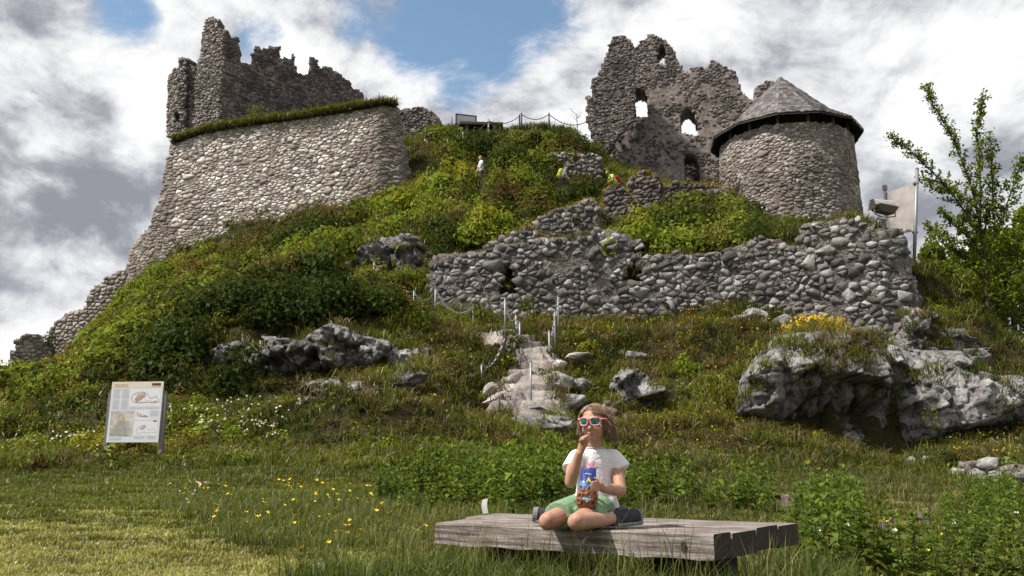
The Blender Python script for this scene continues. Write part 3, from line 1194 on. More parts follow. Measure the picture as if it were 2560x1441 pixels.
wall_thing('curtain_wall', 'great pale stone curtain wall with grass along its top, below the crenellated keep', 'castle wall', CURT, curt_pix, [], 0.18, 0.11, 31,
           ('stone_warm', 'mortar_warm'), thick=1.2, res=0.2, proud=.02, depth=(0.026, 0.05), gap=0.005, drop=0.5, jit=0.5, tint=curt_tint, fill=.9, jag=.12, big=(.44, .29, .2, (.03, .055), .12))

# --- lower curtain walls running down the left flank
_a, _b = P(110, 800, 44.5), P(335, 690, 43.5)
S = Surf([(_a.x, _a.y), (_b.x, _b.y)])
wall_thing('lower_curtain_wall', 'weathered stone wall stepping down from the great curtain wall on the slope', 'castle wall', S,
           [(112, 970), (118, 900), (122, 852), (132, 815), (160, 790), (215, 768), (222, 740), (234, 722), (262, 698), (292, 681), (330, 676), (335, 790), (260, 870), (180, 960)], [], 0.26, 0.19, 41,
           ('stone_mid', 'mortar_mid'), thick=1.0, depth=(0.03, 0.07), tint=rt(.25, .85))
_a, _b = P(22, 900, 43.0), P(130, 860, 44.0)
S = Surf([(_a.x - .3, _a.y + 1.2), (_a.x, _a.y), (_b.x, _b.y)])
wall_thing('end_bastion_wall', 'lowest stump of stone wall at the far end of the slope, against the sky', 'castle wall', S,
           [(18, 985), (24, 900), (30, 876), (44, 852), (60, 838), (86, 836), (98, 852), (118, 850), (128, 860), (128, 980)], [], 0.24, 0.18, 43,
           ('stone_mid', 'mortar_mid'), thick=1.0, depth=(0.03, 0.07), tint=rt(.25, .8))

# --- keep with the ruined battlements
_k1 = P(555, 154, 45.5)
K1 = Vector((_k1.x, _k1.y))
KD = Vector((3, 1.4)).normalized()
KEEP = Surf([(K1.x - 1.35, K1.y + 0.35), (K1.x, K1.y), (K1.x + KD.x * 9, K1.y + KD.y * 9)])
keep_z = [(580, 70), (700, 95), (715, 130), (705, 190), (755, 225), (820, 240), (825, 285), (880, 330), (885, 300), (930, 290), (922, 600), (1010, 625), (1105, 640), (1110, 550), (1135, 405), (1190, 405), (1195, 470),
          (1260, 440), (1330, 410), (1430, 420), (1435, 450), (1425, 555), (1490, 545), (1575, 575), (1580, 510), (1630, 510), (1622, 735), (1700, 745), (1780, 750), (1800, 690), (1822, 640), (1812, 540), (1850, 540), (1895, 590),
          (1895, 660), (2060, 685), (2120, 715), (2200, 790), (2290, 860), (2300, 920), (2370, 930), (2440, 1000), (2450, 1080), (2450, 1330), (1500, 1400), (420, 1500), (420, 1280), (440, 750), (450, 610), (490, 530), (515, 280), (530, 200), (563, 100)]


def keep_tint(c, rnd):
    u, v = c
    t = 0.12 + 0.6 * rnd.random() ** 1.5
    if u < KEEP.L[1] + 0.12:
        t = t * 1.25 + 0.15  # left end face lighter: the sun on that side is put into the tint
    return t


wall_thing('keep_wall', 'tall dark keep wall with broken battlements behind the grassy wall top', 'castle keep', KEEP, Z(400, 30, 4.804, keep_z), [], 0.165, 0.105, 51,
           ('stone_dark', 'mortar_dark'), thick=0.95, res=0.15, rag=0.03, depth=(0.02, 0.045), gap=0.006, jag=.15, jit=0.5, drop=0.35, tint=keep_tint, fill=.72)
# --- the turret beside it
_a, _b = P(420, 250, 47.6), P(508, 250, 46.6)
S = Surf([(_a.x - .2, _a.y + .2), (_a.x + 0.75, _a.y - 0.5), (_b.x + 0.2, _b.y)])
tur_z = [(100, 780), (160, 708), (215, 672), (230, 640), (235, 552), (340, 567), (345, 640), (415, 660), (437, 720), (445, 1280), (445, 1500), (80, 1500), (90, 1100)]
wall_thing('turret_wall', 'narrow ruined turret with a dark arched opening, leftmost against the sky', 'castle turret', S, Z(400, 30, 4.804, tur_z),
           [Z(400, 30, 4.804, [(178, 1325), (185, 1240), (215, 1192), (245, 1215), (256, 1260), (256, 1325)])], 0.23, 0.17, 53,
           ('stone_dark', 'mortar_dark'), thick=1.1, res=0.13, rag=0.05, depth=(0.02, 0.07), gap=0.010, tint=rt(.15, .85))
S2 = Surf([(S.p[1].x + 0.3, S.p[1].y - 0.45), (S.p[1].x + 1.0, S.p[1].y - 0.4)])
wall_thing('turret_pier', 'thin stone pier standing in front of the narrow turret', 'castle turret', S2, Z(400, 30, 4.804, [(222, 1180), (222, 700), (232, 560), (300, 562), (318, 700), (322, 1500), (262, 1500), (256, 1240)]), [], 0.2, 0.16, 55,
           ('stone_dark', 'mortar_dark'), thick=0.5, res=0.12, rag=0.04, depth=(0.02, 0.06), gap=0.010, tint=rt(.3, .95))

# --- palas ruin with the tall windows
_m = P(1585, 300, 46.6)
PAL = Surf([(_m.x - 2.2, _m.y + 0.6), (_m.x + 10.5, _m.y - 2.2)])
pal_z = [(330, 1441), (330, 95), (380, 70), (440, 80), (490, 120), (525, 180), (560, 140), (630, 95), (640, 65), (690, 60), (740, 75), (810, 120), (870, 180), (900, 230), (920, 300), (960, 380), (1030, 410), (1055, 350), (1190, 360), (1200, 310),
         (1240, 295), (1300, 330), (1370, 370), (1420, 390), (1440, 440), (1475, 500), (1480, 560), (1500, 600), (1560, 640), (1600, 650), (1612, 540), (1690, 490), (1780, 480), (1800, 560), (1800, 1441)]
pal_holes = [[(505, 800), (505, 560), (560, 545), (610, 560), (645, 620), (648, 805)],
             [(945, 940), (942, 770), (960, 735), (1010, 718), (1060, 755), (1090, 830), (1098, 975)],
             [(975, 1400), (972, 1170), (990, 1140), (1035, 1128), (1080, 1160), (1108, 1240), (1116, 1400)],
             [(735, 325), (733, 190), (760, 160), (790, 152), (806, 200), (802, 330)]]


def pal_tint(c, rnd):
    u, v = c
    return 0.16 + 0.5 * rnd.random() ** 1.6 + 0.14 * fbm1(u * .4, v * .4, 9, 3, 8)


def pal_keep(c, rnd):
    # plaster still clings to the lower middle
    k = fbm1(c[0] * .45, c[1] * .45, 4, 3, 12)
    return rnd.random() < (.16 if k > 0.0 and c[1] < 22.5 else .72)


def bare(n):
    return stone_mat(n, [(0.0, (0.09, 0.075, 0.068)), (0.35, (0.18, 0.152, 0.138)), (0.7, (0.30, 0.262, 0.245)), (1.0, (0.40, 0.365, 0.345))], 0.9, lichen=(0.05, 0.04, 0.038), lichen_amt=0.55, scale=0.7, bump=0.8)


M['plaster'] = bare('old_plaster')
wall_thing('palas_ruin', 'tall ruined hall wall with arched window openings through to the sky', 'castle ruin', PAL, Z(1440, 70, 3.602, pal_z), [Z(1440, 70, 3.602, h) for h in pal_holes], 0.165, 0.11, 61,
           ('stone_dark', 'plaster'), thick=1.75, res=0.105, rag=0.08, depth=(0.02, 0.055), gap=0.006, jag=.15, jit=0.5, drop=.32, tint=pal_tint, keep=pal_keep)
_m = P(1480, 300, 45.2)
_n = P(1592, 300, 44.6)
S = Surf([(_m.x - .9, _m.y + .9), (_m.x, _m.y), (_n.x, _n.y), (_n.x + .02, _n.y + 1.6)])
pier_z = [(60, 1300), (150, 1090), (120, 910), (95, 830), (100, 690), (95, 620), (142, 610), (148, 560), (135, 480), (205, 430), (225, 370), (250, 310), (275, 240), (300, 180), (330, 95), (380, 70), (430, 90), (480, 160), (510, 300), (530, 480),
          (545, 800), (560, 1000), (585, 1290), (585, 1441), (60, 1441)]
wall_thing('palas_pier', 'dark jagged corner pier of the hall ruin above the path', 'castle ruin', S, Z(1440, 70, 3.602, pier_z), [], 0.17, 0.11, 63,
           ('stone_dark', 'mortar_dark'), thick=1.2, res=0.15, rag=0.09, depth=(0.02, 0.06), gap=0.007, jag=.15, jit=0.5, drop=.32, tint=rt(.08, .6, 1.3), fill=.75)

_m, _n = P(1640, 430, 50.5), P(1960, 430, 49.0)  # wall added behind the lowest window to block the bright sky
wall_thing('added_window_backing', 'added back wall that darkens the lowest window of the hall ruin', 'castle ruin', Surf([(_m.x, _m.y), (_n.x, _n.y)]),
           [(1640, 520), (1640, 412), (1690, 402), (1712, 408), (1730, 396), (1790, 398), (1960, 400), (1960, 520)], [], 0.22, 0.15, 67, ('stone_dark', 'mortar_dark'), thick=0.8, res=0.2, tint=rt(.1, .6), fill=.7)

# --- smaller ruin walls on the slope
SMALL = [
    ('ruin_fragment', 'dark fragment of ruined wall on the crest beside the great curtain wall', [P(985, 320, 47), P(1100, 320, 46.2)], [(985, 350), (990, 285), (1003, 272), (1020, 278), (1040, 268), (1062, 272), (1078, 283), (1095, 300), (1086, 330), (1075, 352)], 0.17, 0.12, ('stone_dark', 'mortar_dark'), rt(.1, .5)),
    ('path_wall', 'low stone retaining wall beside the hiking path, below the jagged pier', [P(1345, 420, 40.0), P(1500, 430, 39.4)], [(1345, 392), (1385, 384), (1440, 388), (1500, 385), (1510, 500), (1440, 490), (1395, 450), (1350, 420)], 0.22, 0.14, ('stone_dark', 'mortar_dark'), rt(.2, .8)),
    ('mossy_wall', 'low mossy flower-topped wall rising from the rubble wall', [P(1175, 620, 31.3), P(1345, 600, 30.7)], [(1180, 645), (1225, 610), (1285, 582), (1325, 568), (1342, 585), (1345, 640)], 0.22, 0.15, ('stone_rubble', 'mortar_rubble'), rt(.15, .7)),
    ('mossy_parapet', 'stubby stone parapet with bright yellow flowers on top', [P(1335, 560, 31.9), P(1505, 560, 31.1)], [(1338, 620), (1338, 552), (1370, 540), (1420, 520), (1470, 498), (1490, 506), (1503, 540), (1505, 620)], 0.22, 0.15, ('stone_rubble', 'mortar_rubble'), rt(.1, .55)),
    ('ruin_pillar', 'rugged dark ruined pillar where the bending hiker stands', [P(1505, 540, 33.8), P(1585, 540, 33.2), P(1600, 540, 34.2)], [(1502, 600), (1505, 520), (1512, 476), (1540, 464), (1562, 476), (1580, 500), (1585, 600)], 0.22, 0.15, ('stone_dark', 'mortar_dark'), rt(.1, .5)),
    ('ruin_stump', 'rounded overgrown ruin stump beside the low grass-topped wall', [P(1570, 500, 34.9), P(1650, 500, 34.3), P(1670, 500, 35.3)], [(1560, 600), (1566, 470), (1585, 440), (1612, 430), (1640, 445), (1660, 480), (1665, 600)], 0.22, 0.15, ('stone_dark', 'mortar_dark'), rt(.1, .5)),
    ('low_grass_wall', 'long low stone wall with a turf cap between ruin stump and round tower', [P(1640, 500, 35.6), P(1830, 500, 34.9)], [(1640, 580), (1640, 468), (1680, 460), (1740, 462), (1790, 468), (1830, 480), (1830, 590)], 0.22, 0.14, ('stone_dark', 'mortar_dark'), rt(.15, .6)),
]
for i, (nm, lab, pl, pix, w, h, mats, tn) in enumerate(SMALL):
    wall_thing(nm, lab, 'ruin wall', Surf([(q.x, q.y) for q in pl]), pix, [], w, h, 70 + i, mats, thick=0.9, res=0.16, rag=0.08, drop=.35, big=(.5, .36, .22, (.05, .14), .7), proud=.03, depth=(0.04, 0.12), gap=0.006, jit=0.47, tint=tn, jag=0.8)

# --- rubble wall across the middle
rub_pix = [(1069, 780), (1069, 704), (1079, 650), (1108, 641), (1137, 639), (1200, 631), (1250, 617), (1291, 612), (1345, 600), (1412, 598), (1450, 600), (1495, 581), (1525, 575), (1562, 587), (1600, 600), (1601, 621), (1583, 629), (1604, 639), (1650, 637),
           (1708, 633), (1762, 631), (1791, 641), (1816, 625), (1858, 612), (1895, 596), (1949, 600), (1970, 621), (1995, 612), (1997, 585), (2007, 568), (2040, 559), (2092, 552), (2157, 555), (2209, 572), (2255, 582), (2265, 604), (2271, 644), (2281, 689),
           (2295, 742), (2327, 776), (2400, 822), (2430, 870), (2350, 900), (2250, 880), (2130, 860), (2000, 850), (1900, 800), (1700, 820), (1500, 840), (1300, 830), (1150, 810)]
rub_holes = [[(1252, 735), (1252, 690), (1262, 668), (1280, 670), (1292, 700), (1292, 738)], [(1560, 705), (1562, 672), (1585, 660), (1605, 675), (1606, 706)]]


def rub_keep(c, rnd):
    return fbm1(c[0] * 1.1, c[1] * 1.1, 3, 2, 77) > -0.36 and rnd.random() < .88


wall_thing('rubble_wall', 'long rough rubble wall of grey boulders crossing the hill behind the steps', 'ruin wall', RUB, rub_pix, rub_holes, 0.17, 0.125, 81, ('stone_rubble', 'mortar_rubble'),
           thick=0.9, res=0.16, rag=0.10, proud=.045, depth=(0.05, 0.12), gap=0.004, jit=0.5, drop=0.5, course=0.0, tint=lambda c, rnd: 0.10 + 0.62 * rnd.random() ** 1.3, jag=.6, keep=rub_keep, big=(.5, .36, .26, (.07, .16), .7))


# --- round tower
def build_tower():
    c = P(1965, 400, 40.5)
    CXY = Vector((c.x, c.y))
    R0, ZB, ZT = 3.12, 9.6, 16.55
    t = thing('round_tower', (c.x, c.y, ZB), 'round stone tower with a wooden shingled cone roof', 'tower')

    class Cyl:
        def at(self, u, v, off=0.0):
            a = u / R0
            r = R0 + off + 0.028 * (ZT - v)
            return (CXY.x + r * math.sin(a), CXY.y - r * math.cos(a), v)
    S = Cyl()
    half = R0 * R(118)
    poly = [(-half, ZB), (half, ZB), (half, ZT), (-half, ZT)]
    slit_a = math.asin(min(1, (2074 - 1965) / 165.0))
    su = R0 * slit_a
    slit = [(su - .09, 14.95), (su + .09, 14.95), (su + .09, 15.5), (su - .09, 15.5)]
    prof = [(R0 + .008 + 0.028 * (ZT - ZB), ZB), (R0 + .008 + .028 * 3, ZT - 3), (R0 + .008, ZT), (R0 - .55, ZT), (R0 - .55, ZB)]
    mb = MB().lathe(prof, 64, (CXY.x, CXY.y, 0))
    me = mb.mesh('core', True)
    me.attributes.new('tint', 'FLOAT', 'POINT').data.foreach_set('value', [0.45] * len(me.vertices))
    o = link('core', me, M['mortar_mid'], t)
    o.location = (-c.x, -c.y, -ZB)

    def tt(cc, rnd):
        u, v = cc
        k = 0.30 + 0.50 * rnd.random() ** 1.4
        if fbm1(u * .4, v * .5, 3, 3, 19) > 0.05 and v < 15.4:
            k *= 0.72
        if v > 15.5:
            k += 0.1
        return k

    def dsc(cc):
        u, v = cc
        return 1.5 if (12.8 < v < 15.0 and fbm1(u * .4, v * .5, 3, 3, 19) > 0.0) else 0.75

    class Par:
        location = Vector((c.x, c.y, ZB))
    stones(S, poly, [slit], 0.18, 0.115, 91, t, M['stone_mid'], depth=(0.018, 0.04), gap=0.007, jit=0.5, drop=0.42, jag=.12, big=(.42, .27, .14, (.025, .05), .12), keep=lambda c, rnd: rnd.random() < .85, tint=tt, dscale=dsc)
    # brick-edged slit
    brick = plain('old_brick', (0.22, 0.15, 0.11), 0.9, var=0.4, nscale=12)
    fr = MB()
    for (a, b, z0, z1) in ((-.15, -.085, 14.9, 15.55), (.085, .15, 14.9, 15.55), (-.15, .15, 15.52, 15.59), (-.15, .15, 14.86, 14.94)):
        q = [S.at(su + a, z0, .05), S.at(su + b, z0, .05), S.at(su + b, z1, .05), S.at(su + a, z1, .05)]
        q2 = [S.at(su + a, z0, -.2), S.at(su + b, z0, -.2), S.at(su + b, z1, -.2), S.at(su + a, z1, -.2)]
        fr.add(q + q2, [(0, 1, 2, 3), (1, 0, 4, 5), (2, 1, 5, 6), (3, 2, 6, 7), (0, 3, 7, 4)])
    f = fr.build('slit_surround', brick, t)
    f.location = (-c.x, -c.y, -ZB)
    gap = plain('slit_shadow', (0.012, 0.01, 0.01), 1.0)
    mb = MB().add([S.at(su - .085, 14.94, .004), S.at(su + .085, 14.94, .004), S.at(su + .085, 15.52, .004), S.at(su - .085, 15.52, .004)], [(0, 1, 2, 3)])
    g = mb.build('slit_opening', gap, t)
    g.location = (-c.x, -c.y, -ZB)
    # roof: ten-sided cone, flared at the eaves, in overlapping courses of shingles
    N = 12
    PH = R(8)
    prof = [(3.62, 16.93), (2.5, 17.72), (0.0, 20.28)]

    def roof_pt(f, course_r, lift=0.0):
        """f in 0..N along the polygon"""
        i = int(math.floor(f))
        fr_ = f - i
        a0 = 2 * math.pi * i / N + PH
        a1 = 2 * math.pi * (i + 1) / N + PH
        x = math.cos(a0) * (1 - fr_) + math.cos(a1) * fr_
        y = math.sin(a0) * (1 - fr_) + math.sin(a1) * fr_
        return x, y

    def rz(s):
        """s 0 at eaves .. 1 at apex along the slope"""
        l1 = math.hypot(3.62 - 2.5, 17.72 - 16.93)
        l2 = math.hypot(2.5, 20.28 - 17.72)
        d = s * (l1 + l2)
        if d < l1:
            k = d / l1
            return 3.62 + (2.5 - 3.62) * k, 16.93 + (17.72 - 16.93) * k
        k = (d - l1) / l2
        return 2.5 * (1 - k), 17.72 + (20.28 - 17.72) * k
    sh_m, tn, b = new_mat('roof_shingle')
    at = tn.node('ShaderNodeAttribute', attribute_name='tint')
    pos = tn.node('ShaderNodeNewGeometry').outputs['Position']
    nn = tn.noise(pos, 18, 5, 0.6)
    tint = tn.math('ADD', at.outputs['Fac'], tn.math('MULTIPLY', tn.math('SUBTRACT', nn, 0.5), 0.5))
    tn.l.new(tn.ramp(tint, [(0.0, (0.035, 0.03, 0.031)), (0.45, (0.095, 0.083, 0.085)), (1.0, (0.24, 0.217, 0.222))]), b.inputs['Base Color'])
    b.inputs['Roughness'].default_value = 0.75
    rnd = random.Random(5)
    V, F, T = [], [], []
    courses = 27
    for ci in range(courses):
        s0, s1 = ci / courses, min(1.0, (ci + 1.5) / courses)
        r0, z0 = rz(s0)
        r1, z1 = rz(s1)
        per = 2 * math.pi * max(r0, 0.08)
        n = max(N, int(per / 0.17))
        n = max(1, n // N) * N
        w = N / n
        for k in range(n):
            f0 = k * w + w * .02
            f1 = (k + 1) * w - w * .02
            lift = 0.026 + rnd.uniform(0, 0.022)
            x0, y0 = roof_pt(f0 + 1e-6, 0)
            x1, y1 = roof_pt(f1 - 1e-6, 0)
            dz = rnd.uniform(-.022, .022)
            bidx = len(V)
            V += [(x0 * r0, y0 * r0, z0 + lift + dz), (x1 * r0, y1 * r0, z0 + lift + dz), (x1 * r1, y1 * r1, z1 + .004), (x0 * r1, y0 * r1, z1 + .004),
                  (x0 * r0, y0 * r0, z0 + dz - .004), (x1 * r0, y1 * r0, z0 + dz - .004)]
            F += [(bidx, bidx + 1, bidx + 2, bidx + 3), (bidx + 4, bidx + 5, bidx + 1, bidx)]
            T += [rnd.random() * .8 + .1] * 6
    A = np.array(V)
    A[:, 2] -= ZB
    roof = link('roof', mesh_np('roof_cone', A, np.array(F), np.array(T)), sh_m, t)
    tag(roof, 'steep cone roof of grey wooden shingles', kind=None)
    wood = plain('dark_roof_timber', (0.035, 0.028, 0.026), 0.85, nscale=14, var=0.4)
    # soffit and eaves board
    mb = MB()
    ring = [[(r * math.cos(2 * math.pi * k / N + PH), r * math.sin(2 * math.pi * k / N + PH), z - ZB) for k in range(N)] for r, z in ((3.6, 16.90), (3.6, 16.82), (2.55, 17.35), (2.45, 17.66))]
    vs = [v for r in ring for v in r]
    fs = [(i * N + k, (i + 1) * N + k, (i + 1) * N + (k + 1) % N, i * N + (k + 1) % N) for i in range(3) for k in range(N)]
    mb.add(vs, fs)
    mb.build('soffit', wood, roof)
    for k in range(N * 2):
        a = 2 * math.pi * (k + .25) / (N * 2) + PH
        kk = math.cos(math.pi / N) if k % 2 == 0 else 1
        p0 = (3.5 * math.cos(a), 3.5 * math.sin(a), 16.80 - ZB)
        p1 = (2.4 * math.cos(a), 2.4 * math.sin(a), 17.33 - ZB)
        MB().tube([p0, p1], 0.045, 4).build('rafter', wood, roof)
    grey = plain('grey_timber_post', (0.14, 0.12, 0.11), 0.85, nscale=14, var=0.3)
    for k in range(14):
        a = 2 * math.pi * (k + .3) / 14 + PH
        x, y = 2.98 * math.cos(a), 2.98 * math.sin(a)
        MB().box((x, y, (16.55 + 17.25) / 2 - ZB), (0.10, 0.10, 0.75), Matrix.Rotation(a, 3, 'Z')).build('roof_post', grey, t)
    inner = MB().lathe([(2.5, 16.3 - ZB), (2.5, 17.4 - ZB), (0.02, 17.4 - ZB)], 24)
    inner.build('inner_boarding', wood, t)


build_tower()

# ------------------------------------------------------------------ rocks
def rock_mesh(name, size, seed, sub=4, cuts=20, rough=0.07, fine=0.03, flat_top=False):
    bm = bmesh.new()
    bmesh.ops.create_icosphere(bm, subdivisions=sub, radius=1.0)
    V = np.array([v.co[:] for v in bm.verts])
    F = np.array([[v.index for v in f.verts] for f in bm.faces])
    bm.free()
    rng = np.random.default_rng(seed)
    V = V + V * (fbm(V * 1.1 + seed * 3.7, 3, seed) * 0.3)[:, None]
    for k in range(cuts):
        n = rng.normal(size=3)
        if flat_top and k == 0:
            n = np.array([0.05, -0.1, 1.0])
        n /= np.linalg.norm(n)
        o = rng.uniform(0.45, 0.8)
        d = np.maximum(0, V @ n - o)
        V = V - d[:, None] * n * 0.97
    s = np.array(size) / 2.0
    V = V / np.abs(V).max(0)
    W = V * s
    m = float(np.mean(s))
    nrm = V / np.maximum(np.linalg.norm(V, axis=1), 1e-6)[:, None]
    q = W / m
    disp = fbm(q * 2.2 + seed, 5, seed + 5, 0.55) * rough * .6 - np.abs(fbm(q * 3.2 + 9 + seed, 4, seed + 8)) * rough * 0.9 + fbm(q * 10 + seed, 3, seed + 2) * fine
    cr = np.abs(fbm(q * np.array([1.5, 1.5, 0.9]) + 20 + seed, 3, seed + 31))
    disp -= np.exp(-(cr / 0.02) ** 2) * 0.14
    W = W + nrm * (disp * m)[:, None]
    tint = np.clip(0.55 + 0.9 * fbm(q * 1.2 + 50, 4, seed + 77), 0, 1)
    tint = np.where(cr < 0.035, tint * 0.4, tint)
    return mesh_np(name, W, F, tint, smooth=False)


def place_rock(px, py, Y, wpx, hpx, seed, parent=None, name='rock', mat='rock', sub=4, depth=None, rz=0.0, tilt=0.0, **kw):
    s = ppm(px, py, Y)
    w, h = wpx / s, hpx / s
    dp = depth if depth else max(0.5 * (w + h) * 0.85, 0.25)
    me = rock_mesh(name, (w, dp, h), seed, sub, **kw)
    p = P(px, py, Y)
    p.y += dp * 0.30
    o = link(name, me, M[mat], parent, p if parent is None else p - parent.location)
    o.rotation_euler = (0, tilt, rz)
    return o


def outcrop(name, label, rocks, seed, mat='rock', sub=4, cat='rock outcrop', **kw):
    p = P(*rocks[0][:3])
    t = thing(name, p, label, cat)
    for i, r in enumerate(rocks):
        place_rock(*r, seed + i, t, 'rock', mat, sub, rz=random.uniform(-.4, .4), tilt=random.uniform(-.25, .25), **kw)
    return t


def cliff(name, label, plan, pix, blocks, seed, mat='rock', res=0.045, amp=0.35, rough=0.10, bulge=None, edge=0.9, depth=0.0, batter=0.0, flat=1.0, cat='rock outcrop', broken=.16, tufts=60):
    """bedrock face: jointed blocks, each tilted its own way, running back into the hill at the rim"""
    pts = [P(*q) for q in plan]
    S = Surf([(q.x, q.y) for q in pts], batter, max(q.z for q in pts))
    poly = S.poly(pix)
    pu, pv = np.array([p[0] for p in poly]), np.array([p[1] for p in poly])
    u = np.arange(pu.min() - .1, pu.max() + .1, res)
    v = np.arange(pv.min() - .1, pv.max() + .1, res)
    U, Vv = np.meshgrid(u, v)
    sh = U.shape
    U, Vv = U.ravel(), Vv.ravel()
    rng = np.random.default_rng(seed)
    n = len(poly)
    D = np.full(len(U), 9.0)
    for i in range(n):
        a, b = np.array(poly[i]), np.array(poly[(i + 1) % n])
        e = b - a
        t = np.clip(((U - a[0]) * e[0] + (Vv - a[1]) * e[1]) / max(e @ e, 1e-9), 0, 1)
        D = np.minimum(D, np.hypot(U - a[0] - t * e[0], Vv - a[1] - t * e[1]))
    ins = in_poly(U, Vv, poly)
    D = np.where(ins, D, -D)
    # warped jointing
    q = np.stack([U, Vv, np.full(len(U), seed * 1.7)], -1)
    wu = U + fbm(q * 3.0, 4, seed, .6) * .055
    wv = Vv + fbm(q * 3.0 + 31, 4, seed + 1, .6) * .055
    off = np.zeros(len(U))
    crack = np.zeros(len(U))
    blockt = np.zeros(len(U))
    for lev, (nb, a) in enumerate(((blocks, 1.0), (blocks * 5, .55), (blocks * 24, .30))):
        sx, sy = rng.uniform(pu.min(), pu.max(), nb), rng.uniform(pv.min(), pv.max(), nb)
        d = (wu[:, None] - sx) ** 2 + ((wv[:, None] - sy) * flat) ** 2
        o = np.argsort(d, 1)[:, :2]
        i0 = o[:, 0]
        r = np.arange(len(U))
        f = np.sqrt(d[r, o[:, 1]]) - np.sqrt(d[r, i0])
        ho, tx, ty = rng.normal(size=nb) * .55, rng.normal(size=nb) * .55, rng.normal(size=nb) * .45 + .35
        off += amp * a * (ho[i0] + tx[i0] * (wu - sx[i0]) - ty[i0] * (wv - sy[i0]))
        crack = np.maximum(crack, np.exp(-(f / (.022, .016, .014)[lev]) ** 2) * (1, .6, .3)[lev])
        blockt = blockt + (rng.random(nb)[i0] - .5) * (.2, .22, .22)[lev]
    off -= crack * .16
    off += fbm(q * 2.4, 5, seed + 9, .6) * rough * .35 - np.abs(fbm(q * 7.0, 4, seed + 13, .65)) * rough * .35
    pit = fbm(q * 7.0 + 3, 3, seed + 41)
    off -= np.clip(pit - .25, 0, 1) * .16
    off += fbm(q * 14, 2, seed + 43) * .022
    if bulge:
        off += bulge(U, Vv, S)
    gap = fbm(q * .8 + 5, 4, seed + 61)
    off -= 1.1 * np.clip((gap - broken) * 6, 0, 1)
    off -= edge * np.exp(-np.maximum(D + .05, 0) / .09) + depth
    keep = D > -.12
    V3 = np.empty((len(U), 3))
    for k in np.nonzero(keep)[0]:
        V3[k] = S.at(U[k], Vv[k], off[k])
    idx = -np.ones(len(U), dtype=int)
    idx[keep] = np.arange(keep.sum())
    g = np.arange(len(U)).reshape(sh)
    quad = np.stack([g[:-1, :-1], g[:-1, 1:], g[1:, 1:], g[1:, :-1]], -1).reshape(-1, 4)
    quad = quad[keep[quad].all(1)]
    tint = np.clip(.52 + blockt - .9 * np.clip(pit - .22, 0, 1) + 0.3 * fbm(q * .9 + 7, 4, seed + 21) + .2 * fbm(q * 3.5, 3, seed + 22) - .3 * crack, 0, 1)
    o = link(name, mesh_np(name, V3[keep], idx[quad], tint[keep], False), M[mat])
    A = V3[quad]
    nr = np.cross(A[:, 1] - A[:, 0], A[:, 3] - A[:, 0])
    nr /= np.maximum(np.linalg.norm(nr, axis=1), 1e-9)[:, None]
    up = np.nonzero((nr[:, 2] > .45) & (fbm(A.mean(1) * 1.3, 3, seed + 71) > -.05))[0]
    if len(up):
        EXTRA_TUFTS.append(A[rng.choice(up, min(tufts, len(up)), False)].mean(1) - np.array([0, 0, .02]))
    return tag(o, label, cat, kind='thing')


cliff('rock_outcrop', 'broken band of grey limestone under the grassy ledge, behind the information board', CROP_PLAN,
      [(498, 870), (540, 838), (600, 850), (640, 838), (720, 850), (770, 835), (830, 806), (870, 815), (905, 835), (960, 842), (1000, 870), (1078, 862), (1080, 900), (1040, 950), (1005, 960), (960, 905), (900, 925), (840, 930), (760, 935), (700, 950), (640, 965), (600, 960), (560, 925), (505, 905)], 18, 300, amp=.46, broken=.34, depth=-.3)
cliff('rock_ledge', 'low pale rock slabs jutting from the grass left of the stone steps', [(740, 990, 21.2), (900, 985, 21.3), (1060, 960, 22.2)],
      [(740, 1000), (770, 965), (830, 950), (880, 950), (960, 945), (1010, 930), (1062, 905), (1055, 950), (1010, 990), (960, 1012), (900, 1000), (850, 1018), (790, 1040), (745, 1030)], 10, 320, amp=.46, flat=1.5, broken=.36, depth=-.45)
cliff('pitted_rock', 'pitted pale rock face beneath the bushes at the corner of the curtain wall', [(850, 650, 32.0), (960, 650, 31.8), (1100, 650, 31.4)],
      [(862, 700), (868, 655), (905, 620), (935, 590), (985, 582), (1030, 575), (1060, 610), (1090, 640), (1085, 680), (1040, 690), (1000, 700), (930, 712)], 10, 340, amp=.35, res=.07, broken=.3, depth=-.35)
cliff('rock_cluster', 'jointed grey rocks on the slope just above the child', [(1490, 1000, 22.6), (1570, 1000, 22.2), (1660, 960, 23.0)],
      [(1495, 1020), (1510, 950), (1545, 932), (1600, 915), (1655, 930), (1630, 965), (1620, 1010), (1605, 1060), (1560, 1090), (1510, 1085)], 7, 360, amp=.46, broken=.4, depth=-.35)
cliff('dark_rock', 'dark rock knob beside the upper corner of the information board', [(200, 1000, 22.4), (245, 1000, 22.0), (285, 1000, 22.6)],
      [(205, 1030), (210, 960), (235, 935), (268, 940), (275, 980), (262, 1040), (250, 1070), (220, 1060)], 5, 380, amp=.4, depth=-.4, broken=.4)
cliff('edge_rocks', 'weathered rocks in the bushes below the lowest wall stump', [(-60, 1030, 24.2), (40, 1020, 24.0), (110, 990, 25.0)],
      [(-60, 1090), (-60, 1000), (0, 985), (50, 975), (100, 985), (95, 1010), (60, 1040), (40, 1080), (10, 1095)], 6, 390, amp=.4, depth=-.3, broken=.3)


